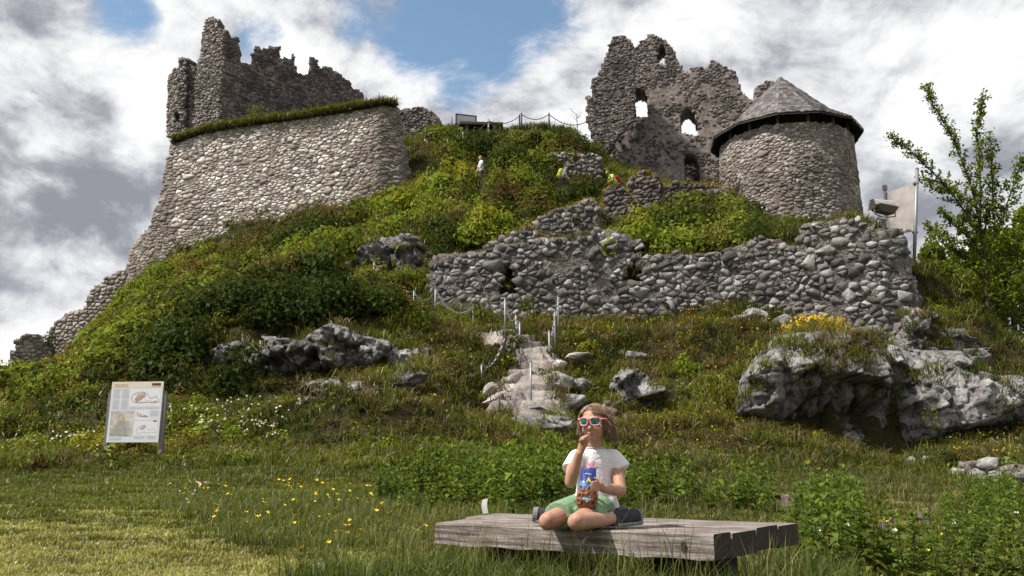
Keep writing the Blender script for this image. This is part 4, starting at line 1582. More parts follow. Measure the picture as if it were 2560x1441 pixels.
def big_bulge(U, V, S):
    o = np.zeros(len(U))
    for px, py, rx, ry, a, pw in ((2075, 915, 150, 100, .70, 4), (1895, 975, 75, 100, .50, 4), (2150, 960, 75, 60, .25, 2), (2330, 985, 140, 90, .25, 2), (2480, 985, 130, 80, .30, 2), (2060, 1060, 150, 32, -.45, 2), (2235, 960, 18, 120, -.5, 2), (1962, 960, 14, 110, -.45, 2)):
        c = S.uv(px, py)
        e = S.uv(px + rx, py)
        f = S.uv(px, py - ry)
        ru, rv = abs(e[0] - c[0]) + 1e-3, abs(f[1] - c[1]) + 1e-3
        d = np.abs((U - c[0]) / ru) ** pw + np.abs((V - c[1]) / rv) ** pw
        o += a * np.exp(-d * 1.1)
    return o


cliff('limestone_cliff', 'massive craggy grey limestone cliff with a bulging boulder under the end of the rubble wall', CLIFF_PLAN,
      [(1828, 1050), (1845, 960), (1880, 905), (1925, 860), (1960, 828), (2060, 822), (2130, 835), (2200, 842), (2240, 850), (2330, 860), (2425, 868), (2440, 915), (2500, 925), (2570, 932), (2680, 940), (2680, 1060), (2560, 1062), (2470, 1075), (2400, 1085), (2330, 1105), (2260, 1130), (2232, 1150), (2190, 1140), (2120, 1110), (2030, 1075), (1960, 1058), (1900, 1050)],
      13, 400, res=.042, amp=.42, rough=.12, bulge=big_bulge, edge=1.0, broken=.55, tufts=200)
cliff('stone_bank', 'broken rocky bank sloping down from the end of the rubble wall', [(2230, 850, 24.7), (2330, 850, 24.3), (2450, 860, 24.6)],
      [(2240, 905), (2262, 800), (2300, 765), (2340, 785), (2400, 822), (2440, 870), (2450, 915), (2380, 930), (2300, 925)], 9, 450, amp=.4, broken=.4, depth=-.3, edge=.7)
outcrop('wall_footing_rocks', 'jumbled grey stones where the rubble wall meets the cliff',
        [(2290, 850, 24.3, 120, 70), (2370, 862, 24.0, 100, 70), (2410, 895, 23.6, 80, 60), (2160, 835, 24.7, 110, 50), (1880, 790, 26.3, 90, 46), (1960, 800, 25.9, 80, 56), (1855, 800, 26.2, 60, 36)], 440)
def rock_stair():
    """trodden natural rock running up the bank in rough, uneven steps"""
    path = [P(1325, 1022, 22.1), P(1318, 965, 23.2), P(1345, 905, 24.2), P(1340, 862, 25.0), P(1300, 836, 25.9), P(1235, 818, 27.0)]
    wid = [1.15, 1.0, .8, .68, .6, .45]
    L = [0.0]
    for p, q in zip(path, path[1:]):
        L.append(L[-1] + (q.xy - p.xy).length)
    s = np.arange(0, L[-1], .04)
    tt = np.arange(-1, 1.001, .035)
    px_, py_, pz_ = (np.interp(s, L, [getattr(p, k) for p in path]) for k in 'xyz')
    w = np.interp(s, L, wid)
    dx, dy = np.gradient(px_), np.gradient(py_)
    n = np.hypot(dx, dy)
    nx, ny = dy / n, -dx / n
    S_, T_ = np.meshgrid(np.arange(len(s)), tt, indexing='ij')
    X = px_[S_] + nx[S_] * T_ * w[S_]
    Y_ = py_[S_] + ny[S_] * T_ * w[S_]
    q = np.stack([X.ravel(), Y_.ravel(), np.zeros(X.size)], -1)
    warp = fbm(q * 1.1, 4, 5, .6).reshape(X.shape)
    zb = pz_[S_] + warp * .22
    st = .24
    k = np.floor(zb / st)
    f = zb / st - k
    Zz = (k + np.clip((f - .72) / .28, 0, 1)) * st - warp * .12
    Zz += fbm(q * 3.5, 5, 8, .6).reshape(X.shape) * .05 + fbm(q * 12, 3, 9, .6).reshape(X.shape) * .03
    rim = np.abs(T_) + .22 * fbm(q * 1.6, 3, 12).reshape(X.shape)
    Zz += .07
    Zz -= np.clip(rim - .72, 0, 1) * 1.5
    ends = np.minimum(S_, len(s) - 1 - S_) * .04
    Zz -= np.clip(.25 - ends, 0, 1) * 1.0
    nt = len(tt)
    i, j = np.meshgrid(np.arange(len(s) - 1), np.arange(nt - 1), indexing='ij')
    a0 = (i * nt + j).ravel()
    F = np.stack([a0, a0 + 1, a0 + nt + 1, a0 + nt], -1)
    tint = np.clip(.30 + .6 * fbm(q * 1.5 + 4, 4, 15) + .3 * fbm(q * 6, 3, 16), 0, 1)
    o = link('stone_steps', mesh_np('stone_steps', np.stack([X.ravel(), Y_.ravel(), Zz.ravel()], -1), F, tint), M['rock_pale'])
    rr_ = np.random.default_rng(3)
    side = np.nonzero((rim.ravel() > .62) & (rim.ravel() < .95))[0]
    EXTRA_TUFTS.append(np.stack([X.ravel(), Y_.ravel(), Zz.ravel()], -1)[rr_.choice(side, 90, False)])
    tag(o, 'worn pale natural rock steps climbing between the chain posts', 'steps', kind='thing')


rock_stair()
outcrop('step_side_rocks', 'broken pale rocks edging the foot of the rock steps',
        [(1262, 992, 22.5, 110, 60), (1400, 955, 23.1, 90, 50), (1235, 975, 22.9, 60, 40), (1395, 915, 24.0, 60, 34), (1285, 945, 23.6, 60, 34)], 460, mat='rock_pale')
outcrop('step_foot_rocks', 'dark rock shoulder at the bottom of the steps',
        [(1395, 1005, 22.6, 150, 80), (1320, 1022, 22.4, 140, 56), (1450, 962, 23.4, 110, 40)], 480)
tag(place_rock(1368, 1068, 20.9, 200, 105, 490, None, 'boulder', 'rock', 5, flat_top=True), 'wide flat-topped boulder just behind the child at the foot of the steps', 'boulder')
tag(place_rock(1447, 886, 24.6, 76, 26, 491, None, 'flat_stone', 'rock_pale', 4, flat_top=True), 'small bright flat stone beside the steps', 'stone')
tag(place_rock(1590, 890, 24.7, 60, 34, 492, None, 'flat_stone', 'rock', 4), 'low grey stone half sunk in the brown grass right of the steps', 'stone')
tag(place_rock(1755, 1060, 20.9, 60, 50, 493, None, 'boulder', 'rock', 4), 'small dark boulder among grass left of the limestone cliff', 'boulder')
tag(place_rock(140, 1148, 16.7, 46, 32, 494, None, 'white_stone', 'rock_pale', 3), 'largest white stone in the grass left of the information board', 'stone')
tag(place_rock(74, 1171, 15.8, 22, 10, 495, None, 'white_stone', 'rock_pale', 3), 'tiny white stone at the lawn edge, nearest the camera', 'stone')
tag(place_rock(30, 1165, 16.0, 38, 14, 496, None, 'white_stone', 'rock_pale', 3), 'flat white stone at the very edge of the lawn', 'stone')
tag(place_rock(770, 1172, 15.9, 70, 10, 497, None, 'path_stone', 'rock_pale', 3), 'pale trodden stone on the bare patch of path across the lawn', 'stone')
tag(place_rock(2285, 1156, 17.3, 40, 32, 498, None, 'wall_stone', 'rock', 4), 'left one of two grey stones between the cliff and the low block wall', 'stone')
tag(place_rock(2322, 1154, 17.4, 38, 30, 499, None, 'wall_stone', 'rock', 4), 'right one of two grey stones between the cliff and the low block wall', 'stone')
# low wall of squared blocks at the lower right
_a, _b = P(2380, 1200, 16.4), P(2600, 1215, 15.6)
wall_thing('block_wall', 'low wall of squared grey blocks in the grass under the cliff', 'ruin wall', Surf([(_a.x, _a.y), (_b.x, _b.y)]),
           [(2385, 1200), (2400, 1158), (2440, 1148), (2500, 1160), (2600, 1165), (2600, 1255), (2500, 1240), (2430, 1215)], [], 0.36, 0.22, 99, ('stone_rubble', 'mortar_rubble'), thick=0.5, res=0.1, rag=0.03,
           depth=(0.04, 0.1), gap=0.012, jit=0.25, drop=0.05, tint=rt(.3, .8), jag=0.6)

# ------------------------------------------------------------------ plants
def unit(a):
    return a / np.maximum(np.linalg.norm(a, axis=1), 1e-9)[:, None]


def leaf_arrays(c, nrm, size, col, rng, ratio=0.55, droop=0.0):
    """one folded leaf per centre: returns verts (n,4,3), cols (n,4,3)"""
    n = len(c)
    r = rng.normal(size=(n, 3))
    r[:, 2] -= droop
    a = unit(r - (r * nrm).sum(1)[:, None] * nrm)
    b = np.cross(nrm, a)
    s = size[:, None]
    base = c - a * s * .5
    tip = c + a * s * .5 - nrm * s * 0.12
    lf = c + b * s * ratio * .5 + nrm * s * .10
    rt_ = c - b * s * ratio * .5 + nrm * s * .10
    V = np.stack([base, rt_, tip, lf], 1)
    C = np.repeat(col[:, None], 4, 1)
    return V, C


def leaves_mesh(name, parts):
    V = np.concatenate([p[0] for p in parts]).reshape(-1, 3)
    C = np.concatenate([p[1] for p in parts]).reshape(-1, 3)
    F = np.arange(len(V)).reshape(-1, 4)
    return mesh_np(name, V, F, C)


GREENS = {
    'fresh': (0.110, 0.142, 0.020), 'dark': (0.036, 0.058, 0.014), 'olive': (0.092, 0.098, 0.020), 'yellow': (0.175, 0.175, 0.022),
    'brown': (0.090, 0.060, 0.024), 'pale': (0.15, 0.18, 0.060), 'herb': (0.095, 0.140, 0.026), 'tree': (0.125, 0.165, 0.020),
}


def bush_arrays(rng, c, r, n, kind, leaf=0.085, squash=0.8, blobs=6, up=0.35, ratio=0.55, spread=0.75):
    c = np.asarray(c)
    k = max(1, blobs)
    bc = unit(rng.normal(size=(k, 3))) * rng.uniform(0.15, 0.85, (k, 1)) * spread
    bc[:, 2] = np.abs(bc[:, 2]) * 0.9
    br = rng.uniform(0.35, 0.62, k)
    which = rng.integers(0, k, n)
    d = unit(rng.normal(size=(n, 3)))
    rad = br[which] * np.where(rng.random(n) < 0.72, rng.uniform(0.85, 1.08, n), rng.uniform(0.3, 0.9, n))
    pts = bc[which] + d * rad[:, None]
    pts[:, 2] = np.maximum(pts[:, 2], -0.15)
    pts = pts * r * np.array([1, 1, squash])
    nrm = unit(d + np.array([0, 0, up]) + rng.normal(size=(n, 3)) * 0.45)
    base = np.array(GREENS[kind])
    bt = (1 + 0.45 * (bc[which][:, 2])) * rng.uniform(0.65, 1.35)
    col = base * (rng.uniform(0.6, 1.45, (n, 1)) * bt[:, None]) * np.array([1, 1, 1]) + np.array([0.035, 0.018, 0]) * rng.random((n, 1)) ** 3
    size = leaf * rng.uniform(0.65, 1.35, n)
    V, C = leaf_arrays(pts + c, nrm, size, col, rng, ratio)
    return V, C


def blades(rng, base, length, width, lean, col, bend=0.5):
    """tapered bent grass blades; returns verts (n,5,3), cols (n,5,3)"""
    n = len(base)
    az = rng.uniform(0, 2 * np.pi, n)
    out = np.stack([np.cos(az), np.sin(az), np.zeros(n)], -1)
    side = np.stack([-np.sin(az + rng.uniform(-1, 1, n)), np.cos(az + rng.uniform(-1, 1, n)), np.zeros(n)], -1)
    L = length[:, None]
    w = width[:, None]
    le = lean[:, None]
    upv = np.array([0, 0, 1.0])
    mid = base + (upv * 0.6 + out * le * 0.35) * L
    tip = base + (upv * (1.0 - 0.35 * np.minimum(le * bend * 2, 2)) + out * le) * L
    V = np.stack([base - side * w * .5, base + side * w * .5, mid + side * w * .42, mid - side * w * .42, tip], 1)
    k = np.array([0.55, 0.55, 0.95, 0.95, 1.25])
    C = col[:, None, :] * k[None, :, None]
    return V, C


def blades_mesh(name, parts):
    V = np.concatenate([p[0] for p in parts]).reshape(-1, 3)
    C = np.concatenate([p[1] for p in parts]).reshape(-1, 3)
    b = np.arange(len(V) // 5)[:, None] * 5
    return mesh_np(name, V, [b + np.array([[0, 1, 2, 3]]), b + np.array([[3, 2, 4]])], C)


def sample(rng, n, y0, y1, pw=1.0, margin=1.5, x0=None, x1=None):
    """random ground points in view between two distances; more of them close by when pw > 0"""
    u = rng.random(n)
    if pw:
        a = 2 - pw
        y = (y0 ** a + u * (y1 ** a - y0 ** a)) ** (1 / a) if abs(a) > 1e-6 else y0 * (y1 / y0) ** u
    else:
        y = np.sqrt(y0 ** 2 + u * (y1 ** 2 - y0 ** 2))
    half = y * 0.60 + margin
    x = rng.uniform(-1, 1, n) * half
    if x0 is not None:
        k = (x > x0) & (x < x1)
        x, y = x[k], y[k]
    return x, y


def on_hill(x, y):
    z = H(x, y)
    px, py = project_np(x, y, z)
    return z, px, py


def near_wall(x, y):
    """inside a masonry footprint"""
    r = (np.hypot(x - TOWER.x, y - TOWER.y) < 3.3)
    return r


TOWER = P(1965, 400, 40.5)


def gn_scatter(o, protos, pts, idx, rot, scl, vary):
    """spread copies of the given pieces over points: o is the carrying object"""
    me = bpy.data.meshes.new(o.name)
    me.vertices.add(len(pts))
    me.vertices.foreach_set('co', np.asarray(pts, np.float32).ravel())
    order = sorted(range(len(protos)), key=lambda k: protos[k].name)
    inv = np.empty(len(protos), np.int32)
    for a, k in enumerate(order):
        inv[k] = a
    me.attributes.new('pidx', 'INT', 'POINT').data.foreach_set('value', inv[np.asarray(idx)].astype(np.int32))
    me.attributes.new('rot', 'FLOAT_VECTOR', 'POINT').data.foreach_set('vector', np.asarray(rot, np.float32).ravel())
    me.attributes.new('scl', 'FLOAT_VECTOR', 'POINT').data.foreach_set('vector', np.asarray(scl, np.float32).ravel())
    me.attributes.new('vary', 'FLOAT', 'POINT').data.foreach_set('value', np.asarray(vary, np.float32))
    me.update()
    o.data = me
    pc = bpy.data.collections.new(o.name + '_pieces')
    for p in protos:
        pc.objects.link(p)
    g = bpy.data.node_groups.new(o.name, 'GeometryNodeTree')
    g.interface.new_socket('Geometry', in_out='INPUT', socket_type='NodeSocketGeometry')
    g.interface.new_socket('Geometry', in_out='OUTPUT', socket_type='NodeSocketGeometry')
    gi, go = g.nodes.new('NodeGroupInput'), g.nodes.new('NodeGroupOutput')
    ci = g.nodes.new('GeometryNodeCollectionInfo')
    ci.inputs['Collection'].default_value = pc
    ci.inputs['Separate Children'].default_value = True
    ci.inputs['Reset Children'].default_value = True
    ip = g.nodes.new('GeometryNodeInstanceOnPoints')
    ip.inputs['Pick Instance'].default_value = True
    g.links.new(gi.outputs[0], ip.inputs['Points'])
    g.links.new(ci.outputs[0], ip.inputs['Instance'])
    for nm, ty, sk in (('pidx', 'INT', 'Instance Index'), ('rot', 'FLOAT_VECTOR', 'Rotation'), ('scl', 'FLOAT_VECTOR', 'Scale')):
        na = g.nodes.new('GeometryNodeInputNamedAttribute')
        na.data_type = ty
        na.inputs['Name'].default_value = nm
        out = [q for q in na.outputs if q.enabled and q.name == 'Attribute'][0]
        g.links.new(out, ip.inputs[sk])
    g.links.new(ip.outputs[0], go.inputs[0])
    md = o.modifiers.new('scatter', 'NODES')
    md.node_group = g


def cover(name, label, cat, piece, meshes, mat, x, y, z, idx, scl, vary, rng, tilt=0.12):
    """one mass of ground cover; the first point of each kind carries the piece itself"""
    o = bpy.data.objects.new(name, bpy.data.meshes.new(name))
    COL.objects.link(o)
    tag(o, label, cat, kind='stuff')
    n = len(x)
    rot = np.stack([rng.normal(size=n) * tilt, rng.normal(size=n) * tilt, rng.uniform(0, 6.28, n)], -1)
    protos, used = [], []
    for k, me in enumerate(meshes):
        w = np.nonzero(np.asarray(idx) == k)[0]
        p = link(piece, me, mat, o)
        protos.append(p)
        if len(w):
            i = w[0]
            used.append(i)
            p.location = (x[i], y[i], z[i])
            p.rotation_euler = rot[i]
            p.scale = scl[i]
    keep = np.ones(n, bool)
    keep[used] = False
    pts = np.stack([x, y, z], -1)
    gn_scatter(o, protos, pts[keep], np.asarray(idx)[keep], rot[keep], np.asarray(scl)[keep], np.asarray(vary)[keep])
    return o


def tuft_mesh(rng, n, rad, lo, hi, wd, c0, c1, lean=(.25, 1.2), bend=.6):
    b = np.concatenate([rng.normal(size=(n, 2)) * rad, np.full((n, 1), -.02)], 1)
    f = rng.random((n, 1))
    col = (np.array(c0) * (1 - f) + np.array(c1) * f) * rng.uniform(.65, 1.35, (n, 1))
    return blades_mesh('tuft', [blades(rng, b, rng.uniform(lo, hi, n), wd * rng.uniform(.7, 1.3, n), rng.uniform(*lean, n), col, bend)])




STAIR = [(q.x, q.y) for q in (P(1325, 1022, 22.1), P(1318, 965, 23.2), P(1345, 905, 24.2), P(1340, 862, 25.0), P(1300, 836, 25.9), P(1235, 818, 27.0))]
MEADOW = [(400, 1235), (700, 1215), (960, 1215), (1100, 1190), (1520, 1190), (1520, 1460), (1130, 1460), (1040, 1405), (900, 1395), (720, 1395), (560, 1350), (430, 1290)]


def build_cover():
    rng = np.random.default_rng(101)

    def scale3(s, lo=.8, hi=1.2):
        s = np.asarray(s)
        return np.stack([s, s, s * rng.uniform(lo, hi, len(s))], -1)
    # ---------------- lawn: patches of short grass, straw-coloured or green
    G, S_ = ((.100, .120, .020), (.17, .175, .035)), ((.25, .25, .075), (.44, .41, .16))
    meshes = []
    for k in range(6):
        c = G if k < 3 else S_
        b = np.concatenate([rng.uniform(-.17, .17, (150, 2)), np.full((150, 1), -.006)], 1)
        f = rng.random((150, 1))
        col = (np.array(c[0]) * (1 - f) + np.array(c[1]) * f) * rng.uniform(.6, 1.35, (150, 1))
        meshes.append(blades_mesh('grass_patch', [blades(rng, b, rng.uniform(.025, .065, 150) * (1.3 if k < 3 else .9), rng.uniform(.006, .012, 150), rng.uniform(.2, 1.2, 150), col)]))
    x, y = sample(rng, 7200, 5.0, 18, 1.2, 1.0)
    z, px, py = on_hill(x, y)
    q = np.stack([x, y, z * 0], -1)
    n1, n2 = fbm(q * 0.5, 3, 40), fbm(q * 2.2, 2, 41)
    right = np.clip((px - 900 - (py - 1200) * 0.6) / 350, 0, 1)
    k = rng.random(len(x)) > right * 0.7
    x, y, z, px, py, n1, n2 = (a[k] for a in (x, y, z, px, py, n1, n2))
    dry = np.clip(0.66 - (y - 9.6) / 2.6 + n1 * 0.6 + n2 * 0.35 - .62 * in_poly(px + n2 * 120 + rng.normal(size=len(px)) * 50, py + n1 * 80 + rng.normal(size=len(px)) * 22, MEADOW) - np.clip((px - 1000) / 300, 0, .7), 0, 1)
    idx = np.where(rng.random(len(x)) < dry, 3, 0) + rng.integers(0, 3, len(x))
    cover('lawn_grass', 'short mown grass of the lawn, straw-coloured close by and green behind', 'grass', 'grass_patch', meshes, M['grass'], x, y, z, idx,
          scale3(rng.uniform(.8, 1.3, len(x)) * (1 + .25 * n2)), rng.uniform(-.25, .25, len(x)) + n1 * .25, rng, .05)

    # ---------------- tufts of long grass over the hill
    kinds = [((.060, .085, .015), (.12, .14, .022)), ((.085, .10, .017), (.17, .17, .026)), ((.05, .07, .014), (.10, .11, .02)), ((.09, .088, .022), (.15, .128, .035)),
             ((.075, .062, .022), (.135, .105, .042)), ((.095, .074, .03), (.19, .145, .07)), ((.22, .17, .09), (.36, .28, .16)), ((.07, .095, .018), (.20, .20, .03))]
    meshes = [tuft_mesh(rng, 34, .11, .14, .40, .017, *kk, lean=(.3, 1.4)) for kk in kinds]
    x, y = sample(rng, 21000, 15.5, 47, 0.85, 2.0)
    z, px, py = on_hill(x, y)
    rock, shr = zone(px, py, ROCKZ), zone(px, py, SHRUBZ)
    k = (rng.random(len(x)) > rock * 0.35) & (rng.random(len(x)) > shr * 0.62) & ~near_wall(x, y) & ~((px > 225) & (px < 425) & (y < 17.2)) & ~((px > 2370) & (py > 1140) & (py < 1260) & (y < 16.6) & (rng.random(len(x)) < .8))
    x, y, z, px, py = (a[k] for a in (x, y, z, px, py))
    for (ax, ay), (bx, by) in zip(STAIR, STAIR[1:]):
        tt = np.clip(((x - ax) * (bx - ax) + (y - ay) * (by - ay)) / ((bx - ax) ** 2 + (by - ay) ** 2), 0, 1)
        kk = np.hypot(x - ax - tt * (bx - ax), y - ay - tt * (by - ay)) > .55
        x, y, z = x[kk], y[kk], z[kk]
    px, py = project_np(x, y, z)
    if EXTRA_TUFTS:
        e = np.concatenate(EXTRA_TUFTS)
        x, y, z = np.concatenate([x, e[:, 0]]), np.concatenate([y, e[:, 1]]), np.concatenate([z, e[:, 2]])
        px, py = project_np(x, y, z)
    q = np.stack([x, y, z], -1)
    n1, n2 = fbm(q * 0.35, 4, 50), fbm(q * 1.0, 3, 51)
    brown = np.clip(.22 + n2 * 2.6 + .30 * ((px > 480) & (y < 29) & (y > 17.5)), 0, .92)
    r = rng.random(len(x))
    idx = np.where(r < brown, rng.choice([3, 4, 5, 4], len(x)), np.where(n1 + rng.normal(size=len(x)) * .12 > .03, rng.choice([1, 7], len(x)), rng.choice([0, 2, 0], len(x))))
    idx = np.where(rng.random(len(x)) < .012, 6, idx)
    cover('hill_grass', 'long tufted green and brown grass covering the castle hill', 'grass', 'tuft', meshes, M['grass'], x, y, z, idx,
          scale3(rng.uniform(.6, 1.35, len(x)) * (.85 + .008 * y), .7, 1.3), rng.uniform(-.2, .2, len(x)) + n1 * .7 + n2 * .4, rng, .2)

    # ---------------- low leafy weeds
    kinds = ['olive', 'fresh', 'yellow', 'dark', 'brown', 'fresh', 'olive', 'pale']
    meshes = [leaves_mesh('weed', [bush_arrays(rng, (0, 0, 0), .25, 70, kd, leaf=.07, squash=.9, blobs=4)]) for kd in kinds]
    x, y = sample(rng, 7000, 15.5, 46, 0.75, 2.0)
    z, px, py = on_hill(x, y)
    rock = zone(px, py, ROCKZ)
    n1 = fbm(np.stack([x, y, z], -1) * 0.4, 3, 60)
    k = (rng.random(len(x)) > rock * 0.7) & ~near_wall(x, y) & (n1 + rng.random(len(x)) * .7 > .1)
    x, y, z, n1 = (a[k] for a in (x, y, z, n1))
    idx = rng.integers(0, 8, len(x))
    cover('slope_weeds', 'low leafy weeds scattered across the whole slope', 'weeds', 'weed', meshes, M['leaf'], x, y, z, idx, scale3(rng.uniform(.45, 1.5, len(x)), .7, 1.5), rng.uniform(-.45, .45, len(x)), rng)

    # ---------------- dense undergrowth
    kinds = ['dark', 'dark', 'olive', 'olive', 'olive', 'fresh', 'fresh', 'fresh', 'yellow', 'yellow', 'brown']
    meshes = [leaves_mesh('bush', [bush_arrays(rng, (0, 0, 0), 1.0, 520, kd, leaf=rng.uniform(.11, .17), squash=rng.uniform(.7, 1.1), blobs=int(rng.integers(5, 10)))]) for kd in kinds]
    x, y = sample(rng, 15000, 16, 46, 0.6, 2.0)
    z, px, py = on_hill(x, y)
    q = np.stack([x, y, z], -1)
    n1, n2 = fbm(q * 0.28, 3, 70), fbm(q * .6, 3, 71)
    edge = zone(px, py - 25, ROCKZ) & ~zone(px, py, ROCKZ) & (rng.random(len(x)) < .35)
    mossy = in_poly(px, py, [(1150, 665), (1330, 560), (1480, 500), (1520, 560), (1515, 625), (1345, 650)])
    shr = ((zone(px, py, SHRUBZ) & (n2 + rng.random(len(x)) * .8 > .12)) | edge | ((y > 18) & (rng.random(len(x)) < .08))) & ~near_wall(x, y) & ~mossy & ~((y > 43.3) & (px > 1090) & (px < 1490)) & ~((px > 225) & (px < 425) & (y < 17.4))
    for hx, hy, w in ((1405, 405, 46), (1204, 388, 44), (1079, 322, 44), (1541, 434, 46)):          # the hikers' path is kept open
        shr &= ~((np.abs(px - hx) < w) & (py > hy + 20) & (py < hy + 140))
    x, y, z, px, py, n1 = (a[shr][:3600] for a in (x, y, z, px, py, n1))
    v = n1 * 3.2 + rng.normal(size=len(x)) * .4 + .25 * (px < 520) - .8 * ((px > 1480) & (y > 28))
    idx = np.where(v < -.7, rng.integers(0, 2, len(x)), np.where(v < 0, rng.integers(2, 5, len(x)), np.where(v < .8, rng.integers(5, 8, len(x)), rng.integers(8, 10, len(x)))))
    idx = np.where(rng.random(len(x)) < .05, 10, idx)
    inz = zone(px, py, SHRUBZ)
    s = np.where(y < 23, rng.uniform(.22, .52, len(x)), rng.uniform(.45, 1.2, len(x)) ** 1.3) * np.where(inz, 1, .55)
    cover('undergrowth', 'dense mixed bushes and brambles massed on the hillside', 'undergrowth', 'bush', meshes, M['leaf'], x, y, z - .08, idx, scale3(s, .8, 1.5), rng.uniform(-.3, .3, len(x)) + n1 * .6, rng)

# ------------------------------------------------------------------ bench
def wood_mat(name, cols, scale=1.0):
    m, t, b = new_mat(name)
    tc = t.node('ShaderNodeTexCoord').outputs['Object']
    st = t.vmath('MULTIPLY', tc, (1.2 * scale, 22 * scale, 22 * scale))
    n1 = t.noise(st, 2.2, 6, 0.65, 0.6)
    n2 = t.noise(tc, 3.0 * scale, 4, 0.6)
    n3 = t.noise(t.vmath('MULTIPLY', tc, (2, 60, 60)), 2.0, 3, 0.6)
    f = t.math('ADD', t.math('MULTIPLY', n1, 0.6), t.math('ADD', t.math('MULTIPLY', n2, 0.25), t.math('MULTIPLY', n3, 0.15)))
    t.l.new(t.ramp(f, cols), b.inputs['Base Color'])
    b.inputs['Roughness'].default_value = 0.85
    b.inputs['Specular IOR Level'].default_value = 0.2
    t.l.new(t.bump(t.math('ADD', n1, t.math('MULTIPLY', n3, 0.6)), 0.6, 0.01), b.inputs['Normal'])
    return m


M['bench_wood'] = wood_mat('weathered_bench_wood', [(0.34, (0.035, 0.026, 0.022)), (0.44, (0.11, 0.088, 0.078)), (0.53, (0.23, 0.20, 0.185)), (0.64, (0.42, 0.385, 0.365))])
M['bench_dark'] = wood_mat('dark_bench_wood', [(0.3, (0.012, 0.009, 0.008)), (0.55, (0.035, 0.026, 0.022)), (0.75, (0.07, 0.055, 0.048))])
M['crack'] = plain('crack_shadow', (0.02, 0.016, 0.014), 1.0)
M['shaded_end_grain'] = wood_mat('end_grain_with_shade', [(0.3, (0.018, 0.014, 0.012)), (0.55, (0.05, 0.040, 0.035)), (0.75, (0.10, 0.085, 0.078))])  # dark end grain, with the shade of the plank ends painted into it
BZ = 0.45


def on_plane(px, py, z):
    d = ray(px, py)
    t = (z - CAM_H) / d.z
    return Vector((d.x * t, d.y * t, z))


